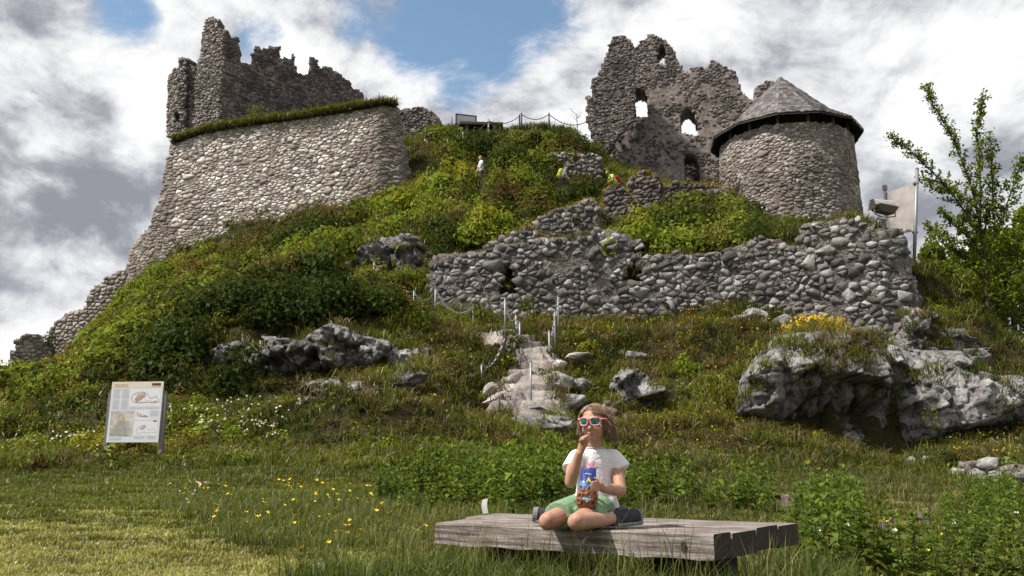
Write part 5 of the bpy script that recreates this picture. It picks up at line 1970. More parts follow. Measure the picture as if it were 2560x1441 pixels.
def build_bench():
    N = on_plane(1783, 1337, BZ)
    RB = on_plane(1995, 1306.5, BZ)
    FL = on_plane(1087, 1308.5, BZ)
    BL = FL + (on_plane(1262, 1279, BZ) - FL) * 0.86
    t = thing('platform_bench', (N + RB + FL + BL) / 4 - Vector((0, 0, BZ)), 'broad weathered grey timber platform bench the child sits on', 'bench')
    fr = [0.0, 0.17, 0.44, 0.71, 1.0]
    hv = [0.0, -0.006, 0.003, -0.004]
    for i in range(4):
        g = 0.004
        a, b = fr[i] + (g if i else 0), fr[i + 1] - g
        q = [FL.lerp(BL, a), N.lerp(RB, a), N.lerp(RB, b), FL.lerp(BL, b)]
        dirx = (q[1] - q[0]).normalized()
        if i:
            q[0] = q[0] - dirx * random.uniform(-.02, .02)
            q[1] = q[1] + dirx * random.uniform(-.004, .004)
        ctr = sum(q, Vector()) / 4
        rot = Matrix.Rotation(math.atan2(dirx.y, dirx.x), 3, 'Z').inverted()
        top = BZ + hv[i]
        th = 0.118
        # subdivided plank so its edges can be uneven
        n = 22
        vs = []
        for k in range(n + 1):
            f = k / n
            p0, p1 = q[0].lerp(q[1], f), q[3].lerp(q[2], f)
            wob = 0.004 * math.sin(f * 31 + i * 2) + random.uniform(-.003, .003)
            ins = (p1 - p0).normalized()
            for pp, zz, o in ((p0, top - .008, 0), (p0 + ins * .010, top, 0), (p1 - ins * .010, top, 0), (p1, top - .008, 0), (p1, top - th, 0), (p0, top - th + wob, 0)):
                v = rot @ (Vector((pp.x, pp.y, 0)) - Vector((ctr.x, ctr.y, 0)))
                vs.append((v.x, v.y + wob * .6, zz - top + random.uniform(-.0012, .0012)))
        fs = []
        for k in range(n):
            for e in range(6):
                fs.append((k * 6 + e, k * 6 + (e + 1) % 6, (k + 1) * 6 + (e + 1) % 6, (k + 1) * 6 + e))
        fs = [tuple(reversed(f)) for f in fs]
        fs.append((0, 1, 2, 3, 4, 5))
        fs.append(tuple(n * 6 + e for e in (5, 4, 3, 2, 1, 0)))
        me = bpy.data.meshes.new('plank')
        me.from_pydata(vs, [], fs)
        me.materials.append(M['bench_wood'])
        me.materials.append(M['shaded_end_grain'])
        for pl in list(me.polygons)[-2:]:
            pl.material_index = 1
        o = link('plank', me, None, t, Vector((ctr.x, ctr.y, top)) - t.location)
        o.rotation_euler.z = math.atan2(dirx.y, dirx.x)
        # drying cracks along the grain
        cm = M['crack']
        L_ = (q[1] - q[0]).length
        wd = (q[3] - q[0]).length
        for c_ in range(4):
            x0 = random.uniform(-.45, .30) * L_
            ln = random.uniform(.12, .4) * L_ * .5
            yy = random.uniform(-.38, .38) * wd
            mb = MB()
            pts = [(x0 + ln * f, yy + .004 * math.sin(f * 5 + c_)) for f in (0, .25, .5, .75, 1)]
            ww = (.0004, .0018, .0022, .0016, .0004)
            mb.add([(a_, b_ - w_, .0016) for (a_, b_), w_ in zip(pts, ww)] + [(a_, b_ + w_, .0016) for (a_, b_), w_ in zip(pts, ww)], [(k_, k_ + 1, k_ + 6, k_ + 5) for k_ in range(4)])
            mb.build('drying_crack', cm, o)
        if i == 0:
            # knot and drying cracks on the front beam
            kd = plain('knot_wood', (0.025, 0.018, 0.015), 0.9)
            L = (q[1] - q[0]).length
            mb = MB()
            cx, cz = L / 2 - 0.115, -0.062
            w = rot @ (q[1] - Vector((ctr.x, ctr.y, q[1].z)))
            yf = (rot @ Vector((q[0].x - ctr.x, q[0].y - ctr.y, 0))).y - .004
            mb.add([(cx + .016 * math.cos(a * .524), yf - .0015, cz + .026 * math.sin(a * .524)) for a in range(12)], [tuple(range(11, -1, -1))])
            kn = mb.build('knot', kd, o)
    # supports under the planks
    for f in (0.24, 0.80):
        a0, a1 = FL.lerp(N, f).lerp(BL.lerp(RB, f), 0.16), FL.lerp(N, f).lerp(BL.lerp(RB, f), 0.90)
        d = a1 - a0
        c = (a0 + a1) / 2
        rot = Matrix.Rotation(math.atan2(d.y, d.x), 3, 'Z')
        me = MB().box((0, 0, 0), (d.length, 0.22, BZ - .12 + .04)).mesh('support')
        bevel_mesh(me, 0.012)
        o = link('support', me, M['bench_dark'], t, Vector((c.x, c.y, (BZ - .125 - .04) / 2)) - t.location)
        o.rotation_euler.z = math.atan2(d.y, d.x)
    # paper tag stuck up behind
    p = BL.lerp(FL, 0.16)
    mb = MB()
    vs, fs = [], []
    for i in range(7):
        f = i / 6
        x = -0.03 + 0.02 * f - 0.025 * math.sin(f * 1.9)
        for y in (0, 0.055):
            vs.append((x + y * .75, -y * .2, 0.105 * f + y * .12))
    fs = [(2 * i, 2 * i + 1, 2 * i + 3, 2 * i + 2) for i in range(6)]
    n0 = len(vs)
    vs += [(a, b + .002, c) for a, b, c in vs]
    fs += [tuple(n0 + i for i in reversed(f)) for f in fs]
    o = MB().add(vs, fs).build('paper_slip', plain('paper', (0.62, 0.62, 0.62), 0.7, var=0.08), None, loc=p + Vector((-.02, 0.01, 0.0)))
    tag(o, 'small curled white paper slip standing on the far corner of the bench', 'paper slip')
    return N, RB, FL, BL


BENCH = build_bench()


# ------------------------------------------------------------------ flat print helpers
def flat_poly(pts, mat, parent, name, lift=0.0):
    """flat printed patch in the parent's local x-z plane (facing -y)"""
    vs = [(x, -lift, z) for x, z in pts]
    me = bpy.data.meshes.new(name)
    me.from_pydata(vs, [], [tuple(range(len(vs)))])
    return link(name, me, mat, parent)


def text_mesh(s, size, mat, parent, name, loc, rot=(math.pi / 2, 0, 0), align='LEFT', bold=0.0):
    cu = bpy.data.curves.new(name, 'FONT')
    cu.body = s
    cu.size = size
    cu.align_x = align
    cu.offset = bold
    cu.resolution_u = 2
    tmp = bpy.data.objects.new(name, cu)
    me = evaluated_mesh(tmp)
    bpy.data.objects.remove(tmp)
    bpy.data.curves.remove(cu)
    me.materials.clear()
    o = link(name, me, mat, parent, loc)
    o.rotation_euler = rot
    return o


def build_board():
    Y = 17.0
    c = P(329, 1148, Y)
    s = ppm(329, 1050, Y)
    W, Hh = 135 / s, 151 / s
    zb = (1148 - 1108) / s
    t = thing('information_board', (c.x, c.y, h1(c.x, c.y) - 0.03), 'white castle information board with maps and text on two grey posts', 'information board', rz=R(-5))
    zb += c.z - t.location.z
    post = plain('grey_board_post', (0.20, 0.185, 0.18), 0.6, 0.3, var=0.2)
    white = plain('board_print', (0.66, 0.69, 0.74), 0.45, var=0.03, nscale=3)
    for sx in (-1, 1):
        MB().box((sx * (W / 2 + .03), 0.03, (zb + Hh * .80) / 2 - .1), (0.075, 0.075, zb + Hh * .80 + .2)).build('post', post, t)
        MB().box((sx * (W / 2 + .03), 0.03, zb + Hh * .80 + .02), (0.05, 0.05, 0.06)).build('post_cap', post, t)
    pan = link('panel', bevel_mesh(MB().box((0, 0, Hh / 2), (W, 0.025, Hh)).mesh('panel'), 0.004), white, t, (0, -0.03, zb))
    pan.rotation_euler = (R(-1), 0, 0)
    MB().box((0, 0.028, Hh * .5), (W * .98, 0.03, 0.05)).build('back_rail', post, pan)
    f = -0.016
    cream = plain('header_cream', (0.70, 0.64, 0.52), 0.5, var=0.1, nscale=4)
    grey = plain('text_grey', (0.50, 0.52, 0.58), 0.6, var=0.2, nscale=90)
    red = plain('map_red', (0.50, 0.30, 0.30), 0.6, var=0.2)
    dark = plain('ink_dark', (0.05, 0.05, 0.06), 0.6)
    orange = plain('title_orange', (0.60, 0.40, 0.28), 0.6)
    paper = plain('map_paper', (0.74, 0.75, 0.77), 0.5, var=0.04)
    sk = plain('sketch_paper', (0.48, 0.46, 0.43), 0.7, nscale=9, var=0.5)
    purple = plain('map_purple', (0.34, 0.24, 0.38), 0.6)
    pink = plain('map_pink', (0.58, 0.42, 0.45), 0.6, var=0.25)
    green = plain('map_green', (0.36, 0.35, 0.32), 0.6)
    lay = [0]

    def q(x0, z0, x1, z1, m, nm, lift=0.0):
        lay[0] += 1
        return flat_poly([((x0 - .5) * W, z0 * Hh), ((x1 - .5) * W, z0 * Hh), ((x1 - .5) * W, z1 * Hh), ((x0 - .5) * W, z1 * Hh)], m, pan, nm, 0.0135 + lift)

    def line(pts, m, nm, w=0.006, lift=0.003):
        mb = MB()
        for (x0, z0), (x1, z1) in zip(pts, pts[1:]):
            a = Vector(((x0 - .5) * W, 0, z0 * Hh))
            b = Vector(((x1 - .5) * W, 0, z1 * Hh))
            d = (b - a).normalized()
            n_ = Vector((-d.z, 0, d.x)) * w / 2
            y = -0.0135 - lift
            mb.add([(p.x, y, p.z) for p in (a - n_, b - n_, b + n_, a + n_)], [(0, 1, 2, 3)])
        mb.build(nm, m, pan)
    q(0.0, 0.90, 1.0, 0.998, cream, 'header_band')
    for z in (0.945, 0.915):
        for k in range(6):
            x = 0.06 + k * .045
            q(x, z, x + .036, z + .018, orange, 'title_word', .002)
    q(0.78, 0.935, 0.95, 0.975, dark, 'emblem', .002)
    q(0.78, 0.915, 0.95, 0.935, orange, 'emblem', .002)
    # text columns, line by line
    for x0, x1, z0, z1 in ((.05, .19, .72, .88), (.22, .36, .72, .88), (.05, .19, .55, .70), (.22, .36, .55, .70), (.38, .66, .55, .575), (.69, .97, .55, .575), (.80, .97, .43, .52), (.05, .30, .04, .08), (.52, .74, .055, .10), (.77, .97, .055, .10)):
        z = z1
        while z > z0:
            q(x0, z - .009, x1 - random.uniform(0, .03), z, grey, 'text_line')
            z -= .0165
    q(.37, .59, .97, .88, paper, 'map_sheet')
    line([(.40, .74), (.44, .79), (.52, .82), (.62, .83), (.70, .80), (.78, .72), (.88, .76), (.95, .68), (.86, .65), (.70, .66), (.58, .65), (.46, .66), (.42, .70), (.40, .74)], dark, 'map_line')
    flat_poly([((x - .5) * W, z * Hh) for x, z in ((.47, .71), (.52, .79), (.66, .82), (.67, .76), (.58, .70), (.50, .66))], red, pan, 'map_castle', 0.0165)
    line([(.48, .73), (.60, .79), (.66, .78)], cream, 'map_line', .014, .005)
    line([(.55, .655), (.72, .685), (.95, .665)], orange, 'map_line', .006, .005)
    q(.86, .66, .89, .69, grey, 'map_tower', .004)
    q(.04, .10, .49, .52, sk, 'castle_drawing')
    flat_poly([((x - .5) * W, z * Hh) for x, z in ((.05, .14), (.14, .27), (.20, .36), (.25, .41), (.31, .36), (.36, .24), (.40, .12), (.24, .11), (.12, .13))], green, pan, 'drawn_rock', 0.0155)
    flat_poly([((x - .5) * W, z * Hh) for x, z in ((.21, .33), (.22, .42), (.29, .43), (.29, .36))], orange, pan, 'drawn_castle', 0.0175)
    q(.52, .36, .78, .53, paper, 'plan_sheet')
    flat_poly([((x - .5) * W, z * Hh) for x, z in ((.53, .45), (.55, .51), (.58, .48), (.64, .46), (.64, .42), (.56, .43))], pink, pan, 'plan_part', 0.0165)
    flat_poly([((x - .5) * W, z * Hh) for x, z in ((.64, .42), (.68, .45), (.76, .43), (.74, .42))], purple, pan, 'plan_part', 0.0165)
    q(.51, .11, .96, .34, paper, 'plan_sheet')
    line([(.55, .18), (.58, .24), (.66, .28), (.74, .27), (.80, .20), (.90, .23), (.94, .17), (.80, .16), (.70, .17), (.60, .14), (.55, .18)], grey, 'map_line')
    flat_poly([((x - .5) * W, z * Hh) for x, z in ((.62, .22), (.66, .28), (.73, .29), (.70, .22))], pink, pan, 'plan_part', 0.0170)
    q(.87, .34, .935, .358, dark, 'label_bar', .002)


build_board()

# ------------------------------------------------------------------ chain posts
M['post_dark'] = plain('dark_rusty_post', (0.05, 0.045, 0.042), 0.7, 0.2, var=0.3)
POSTS = {
    'a': (1328, 905, 1032, 22.5, 'nearest steel chain post standing on the flat boulder', 'steel'), 'b': (1204, 912, 1004, 24.0, 'steel chain post at the turn below the steps, left side', 'steel'),
    'c': (1165, 945, 1012, 24.5, 'short dark chain post in the bushes, lowest of the row', 'post_dark'), 'd': (1260, 842, 964, 24.4, 'dark two-toned chain post at the left edge of the pale steps', 'post_dark'),
    'e': (1262, 747, 850, 26.4, 'tall steel chain post in front of the dark wall niche', 'steel'), 'f': (1290, 788, 868, 26.0, 'steel chain post between two taller posts left of the steps', 'steel'),
    'g': (1300, 806, 905, 25.2, 'steel chain post at the top left of the pale steps', 'steel'), 'h': (1374, 827, 940, 24.6, 'steel chain post at the right edge of the pale steps, nearest of three', 'steel'),
    'i': (1388, 780, 890, 25.6, 'steel chain post right of the steps, middle of three', 'steel'), 'j': (1396, 742, 845, 26.6, 'steel chain post right of the steps, farthest of three', 'steel'),
    'k': (1183, 765, 824, 28.0, 'short leaning chain post in the bushes below the rubble wall', 'steel'), 'l': (1033, 727, 800, 29.4, 'steel chain post beside the upper path, left of its pair', 'steel'),
    'm': (1087, 722, 800, 28.9, 'steel chain post at the left end of the rubble wall', 'steel'), 'n': (932, 655, 738, 31.0, 'lone steel chain post in front of the pitted rock face', 'steel'),
    'o': (1221, 300, 345, 43.6, 'pale post on the crest just right of the summit sign', 'steel'), 'p': (1299, 288, 325, 44.8, 'left one of two close fence posts on the skyline', 'post_dark'),
    'q': (1304, 284, 325, 44.6, 'right one of two close fence posts on the skyline', 'post_dark'), 'r': (1373, 284, 325, 44.8, 'single dark fence post on the skyline near the hall ruin', 'post_dark'),
    's': (1157, 331, 372, 42.4, 'white-lit post on the upper path below the summit sign', 'steel'), 't': (1119, 346, 378, 41.6, 'shorter white-lit post near the black-clad hiker', 'steel'),
}
TOPS = {}


def build_posts():
    for k, (px, y0, y1, Y, lab, mat) in POSTS.items():
        top = P(px, y0, Y)
        bot = P(px, y1, Y)
        g = h1(bot.x, bot.y)
        zb = min(bot.z, g) - 0.15
        r = 0.027 if Y < 35 else 0.040
        t = thing('chain_post', (bot.x, bot.y, zb), lab, 'post', 'steel posts of the chain railings')
        Ln = top.z - zb
        lean = random.uniform(-.01, .01)
        MB().tube([(0, 0, 0), (lean * .5, 0, Ln * .5), (lean, 0, Ln)], r, 8).build('pole', M[mat if k != 'd' else 'steel'], t, True)
        if k == 'd':
            MB().tube([(lean * .5, 0, Ln * .42), (lean, 0, Ln + .002)], r * 1.12, 8).build('dark_sleeve', M['post_dark'], t, True)
        MB().tube([(lean, 0, Ln), (lean, 0, Ln + r * .8)], [r * 1.25, r * .6], 8).build('cap', M[mat], t, True)
        TOPS[k] = Vector((bot.x + lean, bot.y, zb + Ln - 0.05))


build_posts()


def torus_mesh(name, R1, r, n=12, m=6, sx=1.0):
    mb = MB()
    mb.tube([(R1 * sx * math.cos(2 * math.pi * i / n), R1 * math.sin(2 * math.pi * i / n), 0) for i in range(n)], r, m, closed=True)
    return mb.mesh(name, True)


def chain(a, b, sag, label, mat, rad=0.017, links=True):
    A, B = TOPS[a] if isinstance(a, str) else a, TOPS[b] if isinstance(b, str) else b
    L = (B - A).length + sag
    t = thing('chain', A, label, 'chain', 'chains hung between the posts')
    mb = MB()
    if links:
        n = max(6, int(L / 0.085))
        prev = None
        for i in range(n):
            pts = []
            f0, f1 = (i - .15) / n, (i + 1.15) / n

            def at(f):
                p = A.lerp(B, f)
                p.z -= sag * 4 * f * (1 - f)
                return p - A
            p0, p1 = at(max(0, f0)), at(min(1, f1))
            d = (p1 - p0)
            ln = d.length
            d.normalize()
            s1 = d.cross(Vector((0, 0, 1)))
            s1.normalize()
            s2 = d.cross(s1)
            sd = s1 if i % 2 else s2
            c = (p0 + p1) / 2
            ring = [c + d * (ln * .5 * math.cos(2 * math.pi * k / 8)) + sd * (.030 * math.sin(2 * math.pi * k / 8)) for k in range(8)]
            mb.tube(ring, rad * .62, 5, closed=True)
    else:
        n = 18
        pts = []
        for i in range(n + 1):
            f = i / n
            p = A.lerp(B, f)
            p.z -= sag * 4 * f * (1 - f)
            pts.append(p - A)
        mb.tube(pts, rad, 6)
    o = mb.build('chain_links', mat, t)


for a, b, sag, lab in (('l', 'm', .35, 'chain sagging between the two posts beside the upper path'), ('m', 'k', .45, 'long chain dropping from the rubble wall end into the bushes'), ('e', 'f', .35, 'pale chain curving down from the tall post by the niche'),
                       ('f', 'g', .25, 'short chain between close posts left of the steps'), ('b', 'd', .30, 'bright chain running from the turn post to the two-toned post'), ('c', 'b', .22, 'lowest chain in the bushes left of the steps'),
                       ('h', 'i', .35, 'chain between the nearer posts right of the steps'), ('i', 'j', .30, 'chain between the farther posts right of the steps'), ('n', 'l', .3, 'chain leading from the lone post down to the upper path')):
    chain(a, b, sag, lab, M['steel'])
for a, b, sag, lab in (('o', 'p', .30, 'rope on the skyline from the sign post to the close pair'), ('q', 'r', .30, 'rope on the skyline between the close pair and the single post'), ('s', 'o', .25, 'rope climbing to the post beside the summit sign'), ('t', 's', .2, 'short rope between the two white-lit posts')):
    chain(a, b, sag, lab, M['post_dark'], 0.022, False)
chain('r', P(1472, 302, 44.8), .42, 'rope on the skyline ending at the jagged pier', M['post_dark'], 0.022, False)


# ------------------------------------------------------------------ summit sign and slab
def build_summit():
    c = P(1165, 318, 45.0)
    s = ppm(1165, 300, 45)
    z0 = min(c.z, h1(c.x, c.y))
    t = thing('summit_sign', (c.x, c.y, z0), 'framed picture panel on the crest against the white cloud', 'sign', rz=R(16))
    fr = plain('sign_frame', (0.07, 0.07, 0.075), 0.6)
    W, Hh = 54 / s, 27 / s
    z1 = (318 - 291 - 25) / s + c.z - z0 + 0.05
    MB().box((0, 0, z1 + Hh / 2), (W - .06, .03, Hh - .06)).build('picture', plain('sign_picture', (0.55, 0.52, 0.55), 0.5, var=0.15, nscale=3), t)
    for x, z, sx, sz in ((0, z1 + Hh, W, .06), (0, z1, W, .06), (-W / 2 + .03, z1 / 2 + Hh / 2, .07, z1 + Hh), (W / 2 - .03, z1 / 2 + Hh / 2, .07, z1 + Hh)):
        MB().box((x, -.01, z), (sx, .06, sz)).build('frame_bar', fr, t)
    brown = plain('sign_castle_print', (0.30, 0.15, 0.10), 0.6)
    flat_poly([(W * .06, z1 + .06), (W * .1, z1 + .16), (W * .17, z1 + .10), (W * .2, z1 + .24), (W * .27, z1 + .22), (W * .3, z1 + .12), (W * .38, z1 + .06)], brown, t, 'printed_castle', 0.018)
    flat_poly([(-W * .42, z1 + .06), (-W * .42, z1 + .3), (-W * .05, z1 + .3), (-W * .05, z1 + .06)], plain('sign_text_patch', (0.42, 0.45, 0.52), 0.6), t, 'printed_text', 0.018)
    # low timber slab in front
    c = P(1203, 318, 44.2)
    z0 = h1(c.x, c.y) - .1
    t = thing('viewing_slab', (c.x, c.y, z0), 'long low dark timber slab beside the summit sign', 'bench', rz=R(3))
    top = P(1203, 311, 44.2).z - z0
    tm = plain('dark_slab_timber', (0.06, 0.05, 0.045), 0.8)
    me = bevel_mesh(MB().box((0, 0, top - .08), (106 / s, .7, .16)).mesh('slab'), .015)
    link('slab', me, tm, t)
    for sx in (-1, 1):
        MB().box((sx * 35 / s, 0, (top - .17) / 2), (.2, .5, max(.1, top - .15))).build('support', tm, t)


build_summit()


# ------------------------------------------------------------------ floodlight and metal panel by the tower
def build_floodlight():
    Y = 26.9
    b = P(2211, 580, Y)
    s = ppm(2211, 520, Y)
    t = thing('floodlight', (b.x, b.y, b.z - .25), 'grey barrel-shaped floodlight on a short pole above the rubble wall', 'floodlight', rz=R(14))
    alu = plain('floodlight_shell', (0.50, 0.47, 0.45), 0.4, 0.5, var=0.12)
    dk = M['steel_dark']
    zc = (580 - 517) / s + .25
    L = 0.70
    n = 14
    vs, fs = [], []
    for x in (-L / 2, L / 2):
        for i in range(n + 1):
            a = math.pi * i / n
            vs.append((x, .21 * math.cos(a), zc + .02 + .24 * math.sin(a)))
    m = n + 1
    fs += [(i, i + 1, m + i + 1, m + i) for i in range(n)] + [tuple(range(m - 1, -1, -1)), tuple(m + i for i in range(m)), (0, m, 2 * m - 1, m - 1)]
    MB().add(vs, fs).build('housing', alu, t)
    for sx in (-1,):
        for k in range(6):
            MB().box((-L / 2 - .03, -.01, zc - .06 + k * .055), (.05, .40 - k * .045, .022)).build('cooling_fin', dk, t)
    tray = MB().add([(-L / 2 + .06, -.30, zc + .04), (L / 2 + .05, -.30, zc - .03), (L / 2 + .05, .2, zc - .03), (-L / 2 + .02, .2, zc + .02),
                     (-L / 2 + .16, -.20, zc - .17), (L / 2 - .06, -.20, zc - .24), (L / 2 - .06, .12, zc - .22), (-L / 2 + .1, .12, zc - .15)],
                    [(0, 1, 2, 3), (0, 4, 5, 1), (1, 5, 6, 2), (2, 6, 7, 3), (3, 7, 4, 0), (4, 7, 6, 5)])
    tray.build('visor', plain('visor_metal', (0.16, 0.14, 0.13), 0.5, 0.5), t)
    MB().tube([(-L / 2 - .02, -.1, zc + .06), (-L / 2 - .02, -.1, zc - .26), (0, -.02, zc - .34), (L / 2 + .03, -.1, zc - .30), (L / 2 + .03, -.1, zc - .02)], .022, 6).build('yoke', dk, t)
    MB().box((0, 0, zc - .36), (.34, .10, .09)).build('bracket', alu, t)
    MB().tube([(0, 0, -.5), (0, 0, zc - .34)], .045, 8).build('pole', dk, t)
    MB().box((.08, -.05, zc - .58), (.11, .11, .24)).build('junction_box', alu, t)
    # panel
    a = P(2216, 530, 27.6)
    b2 = P(2288, 520, 27.0)
    base = P(2284, 700, 27.0)
    t = thing('metal_panel', (base.x, base.y, h1(base.x, base.y) - .2), 'blank grey metal panel mounted on a tall thin pole beside the floodlight', 'panel')
    o = t.location
    sh = plain('panel_sheet', (0.36, 0.335, 0.325), 0.45, 0.35, nscale=2.2, var=0.3)
    A0, A1, B1, B0 = P(2216, 483, 27.9), P(2288, 456, 27.0), P(2286, 578, 27.0), P(2218, 590, 27.9)
    off = Vector((0.012, .03, 0))
    q = [p - o for p in (A0, A1, B1, B0)]
    MB().add(q + [p + off for p in q], [(3, 2, 1, 0), (4, 5, 6, 7), (0, 1, 5, 4), (1, 2, 6, 5), (2, 3, 7, 6), (3, 0, 4, 7)]).build('sheet', sh, t)
    tp = P(2293, 424, 27.0)
    MB().tube([(0, 0, 0), tp - o], .055, 10).build('pole', M['steel'], t, True)
    MB().tube([tp - o, tp - o + Vector((0, 0, .05))], [.062, .05], 10).build('pole_cap', M['steel_dark'], t)
    for z in (A1, B1):
        MB().box(z - o + Vector((.02, 0, -.05)), (.16, .10, .05)).build('clamp', M['steel_dark'], t)
    p0 = P(2212, 588, 27.9)
    p1 = P(2212, 474, 27.9)
    MB().tube([p0 - o, p1 - o], .05, 8).build('rear_pole', M['steel_dark'], t)
    MB().box(p1 - o + Vector((0, 0, .06)), (.13, .12, .16)).build('pole_head', M['steel_dark'], t)


build_floodlight()


# ------------------------------------------------------------------ tree stumps
def stump(px, py, Y, wpx, hpx, seed, label):
    p = P(px, py, Y)
    s = ppm(px, py, Y)
    w, h = wpx / s / 2, hpx / s
    g = h1(p.x, p.y)
    z0 = min(p.z, g) - .06
    h = max(h, p.z + hpx / s - z0)
    rnd = random.Random(seed)
    t = thing('tree_stump', (p.x, p.y, z0), label, 'tree stump')
    n = 18
    vs, fs = [], []
    prof = [(1.35, 0), (1.1, .25), (1.0, .6), (.97, 1.0)]
    ph = [rnd.uniform(-.13, .13) for _ in range(n)]
    tilt = rnd.uniform(-.15, .15)
    for r, f in prof:
        for k in range(n):
            a = 2 * math.pi * k / n
            rr = w * r * (1 + ph[k] + .06 * math.sin(3 * a + seed))
            vs.append((rr * math.cos(a), rr * math.sin(a), h * f * (1 + (tilt * math.cos(a) + rnd.uniform(-.05, .05)) * (f > .9))))
    for i in range(3):
        fs += [(i * n + k, i * n + (k + 1) % n, (i + 1) * n + (k + 1) % n, (i + 1) * n + k) for k in range(n)]
    MB().add(vs, fs).build('bark', M['stump_bark'], t)
    top = [(v[0] * .97, v[1] * .97, v[2] - .004) for v in vs[-n:]]
    c = (0, 0, sum(v[2] for v in top) / n - .01)
    MB().add(top + [c], [(k, (k + 1) % n, n) for k in range(n)]).build('cut_top', M['stump_top'], t)


M['stump_bark'] = plain('grey_stump_bark', (0.15, 0.12, 0.10), 0.9, nscale=25, var=0.6, bump=0.8)
M['stump_top'] = plain('grey_stump_wood', (0.24, 0.20, 0.17), 0.85, nscale=12, var=0.35)
stump(2218, 1345, 8.9, 34, 44, 1, 'short grey tree stump, left of the close pair at the lower edge of the slope')
stump(2312, 1318, 9.6, 30, 46, 2, 'slimmer grey tree stump, right of the close pair at the lower edge of the slope')
stump(1978, 1278, 10.4, 48, 40, 3, 'broad dark tree stump just beyond the end of the bench')

build_cover()

# ------------------------------------------------------------------ shrubs that stand apart
def shrub(px, py, Y, rpx, kind, label, seed, squash=1.0, leaf=0.10, dens=1.0, name='shrub', blobs=8, onto=None, flowers=None, group=None):
    """px,py is the middle of the foot"""
    rng = np.random.default_rng(seed)
    p = P(px, py, Y)
    r = rpx / ppm(px, py, Y)
    t = thing(name, p, label, 'shrub', group)
    mb = MB()
    hh = r * squash
    for k in range(4):
        a = rng.uniform(0, 6.28)
        mb.tube([(0, 0, -.15), (math.cos(a) * r * .25, math.sin(a) * r * .25, hh * .5), (math.cos(a) * r * .55, math.sin(a) * r * .55, hh * 1.0)], [.03 * r + .008, .02 * r + .006, .006], 5)
    mb.build('stem', M['bark'], t)
    n = int((90 + 360 * r * r) * dens)
    V, C = bush_arrays(rng, (0, 0, 0), r, n, kind, leaf=leaf, squash=squash, blobs=blobs, spread=.8)
    link('foliage', leaves_mesh('foliage', [(V, C)]), M['leaf'], t)
    if flowers:
        m = int(60 * r * r / 0.3) + 12
        d = unit(rng.normal(size=(m, 3)) + np.array([-.2, -.4, .5]))
        c = d * r * rng.uniform(.8, 1.05, (m, 1)) * np.array([1, 1, squash])
        c[:, 2] = np.abs(c[:, 2])
        V, C = leaf_arrays(c, d, np.full(m, .085), np.tile(np.array(flowers), (m, 1)) * rng.uniform(.8, 1.2, (m, 1)), rng, 0.9)
        link('blossom', leaves_mesh('blossom', [(V, C)]), M['leaf'], t)
    return t


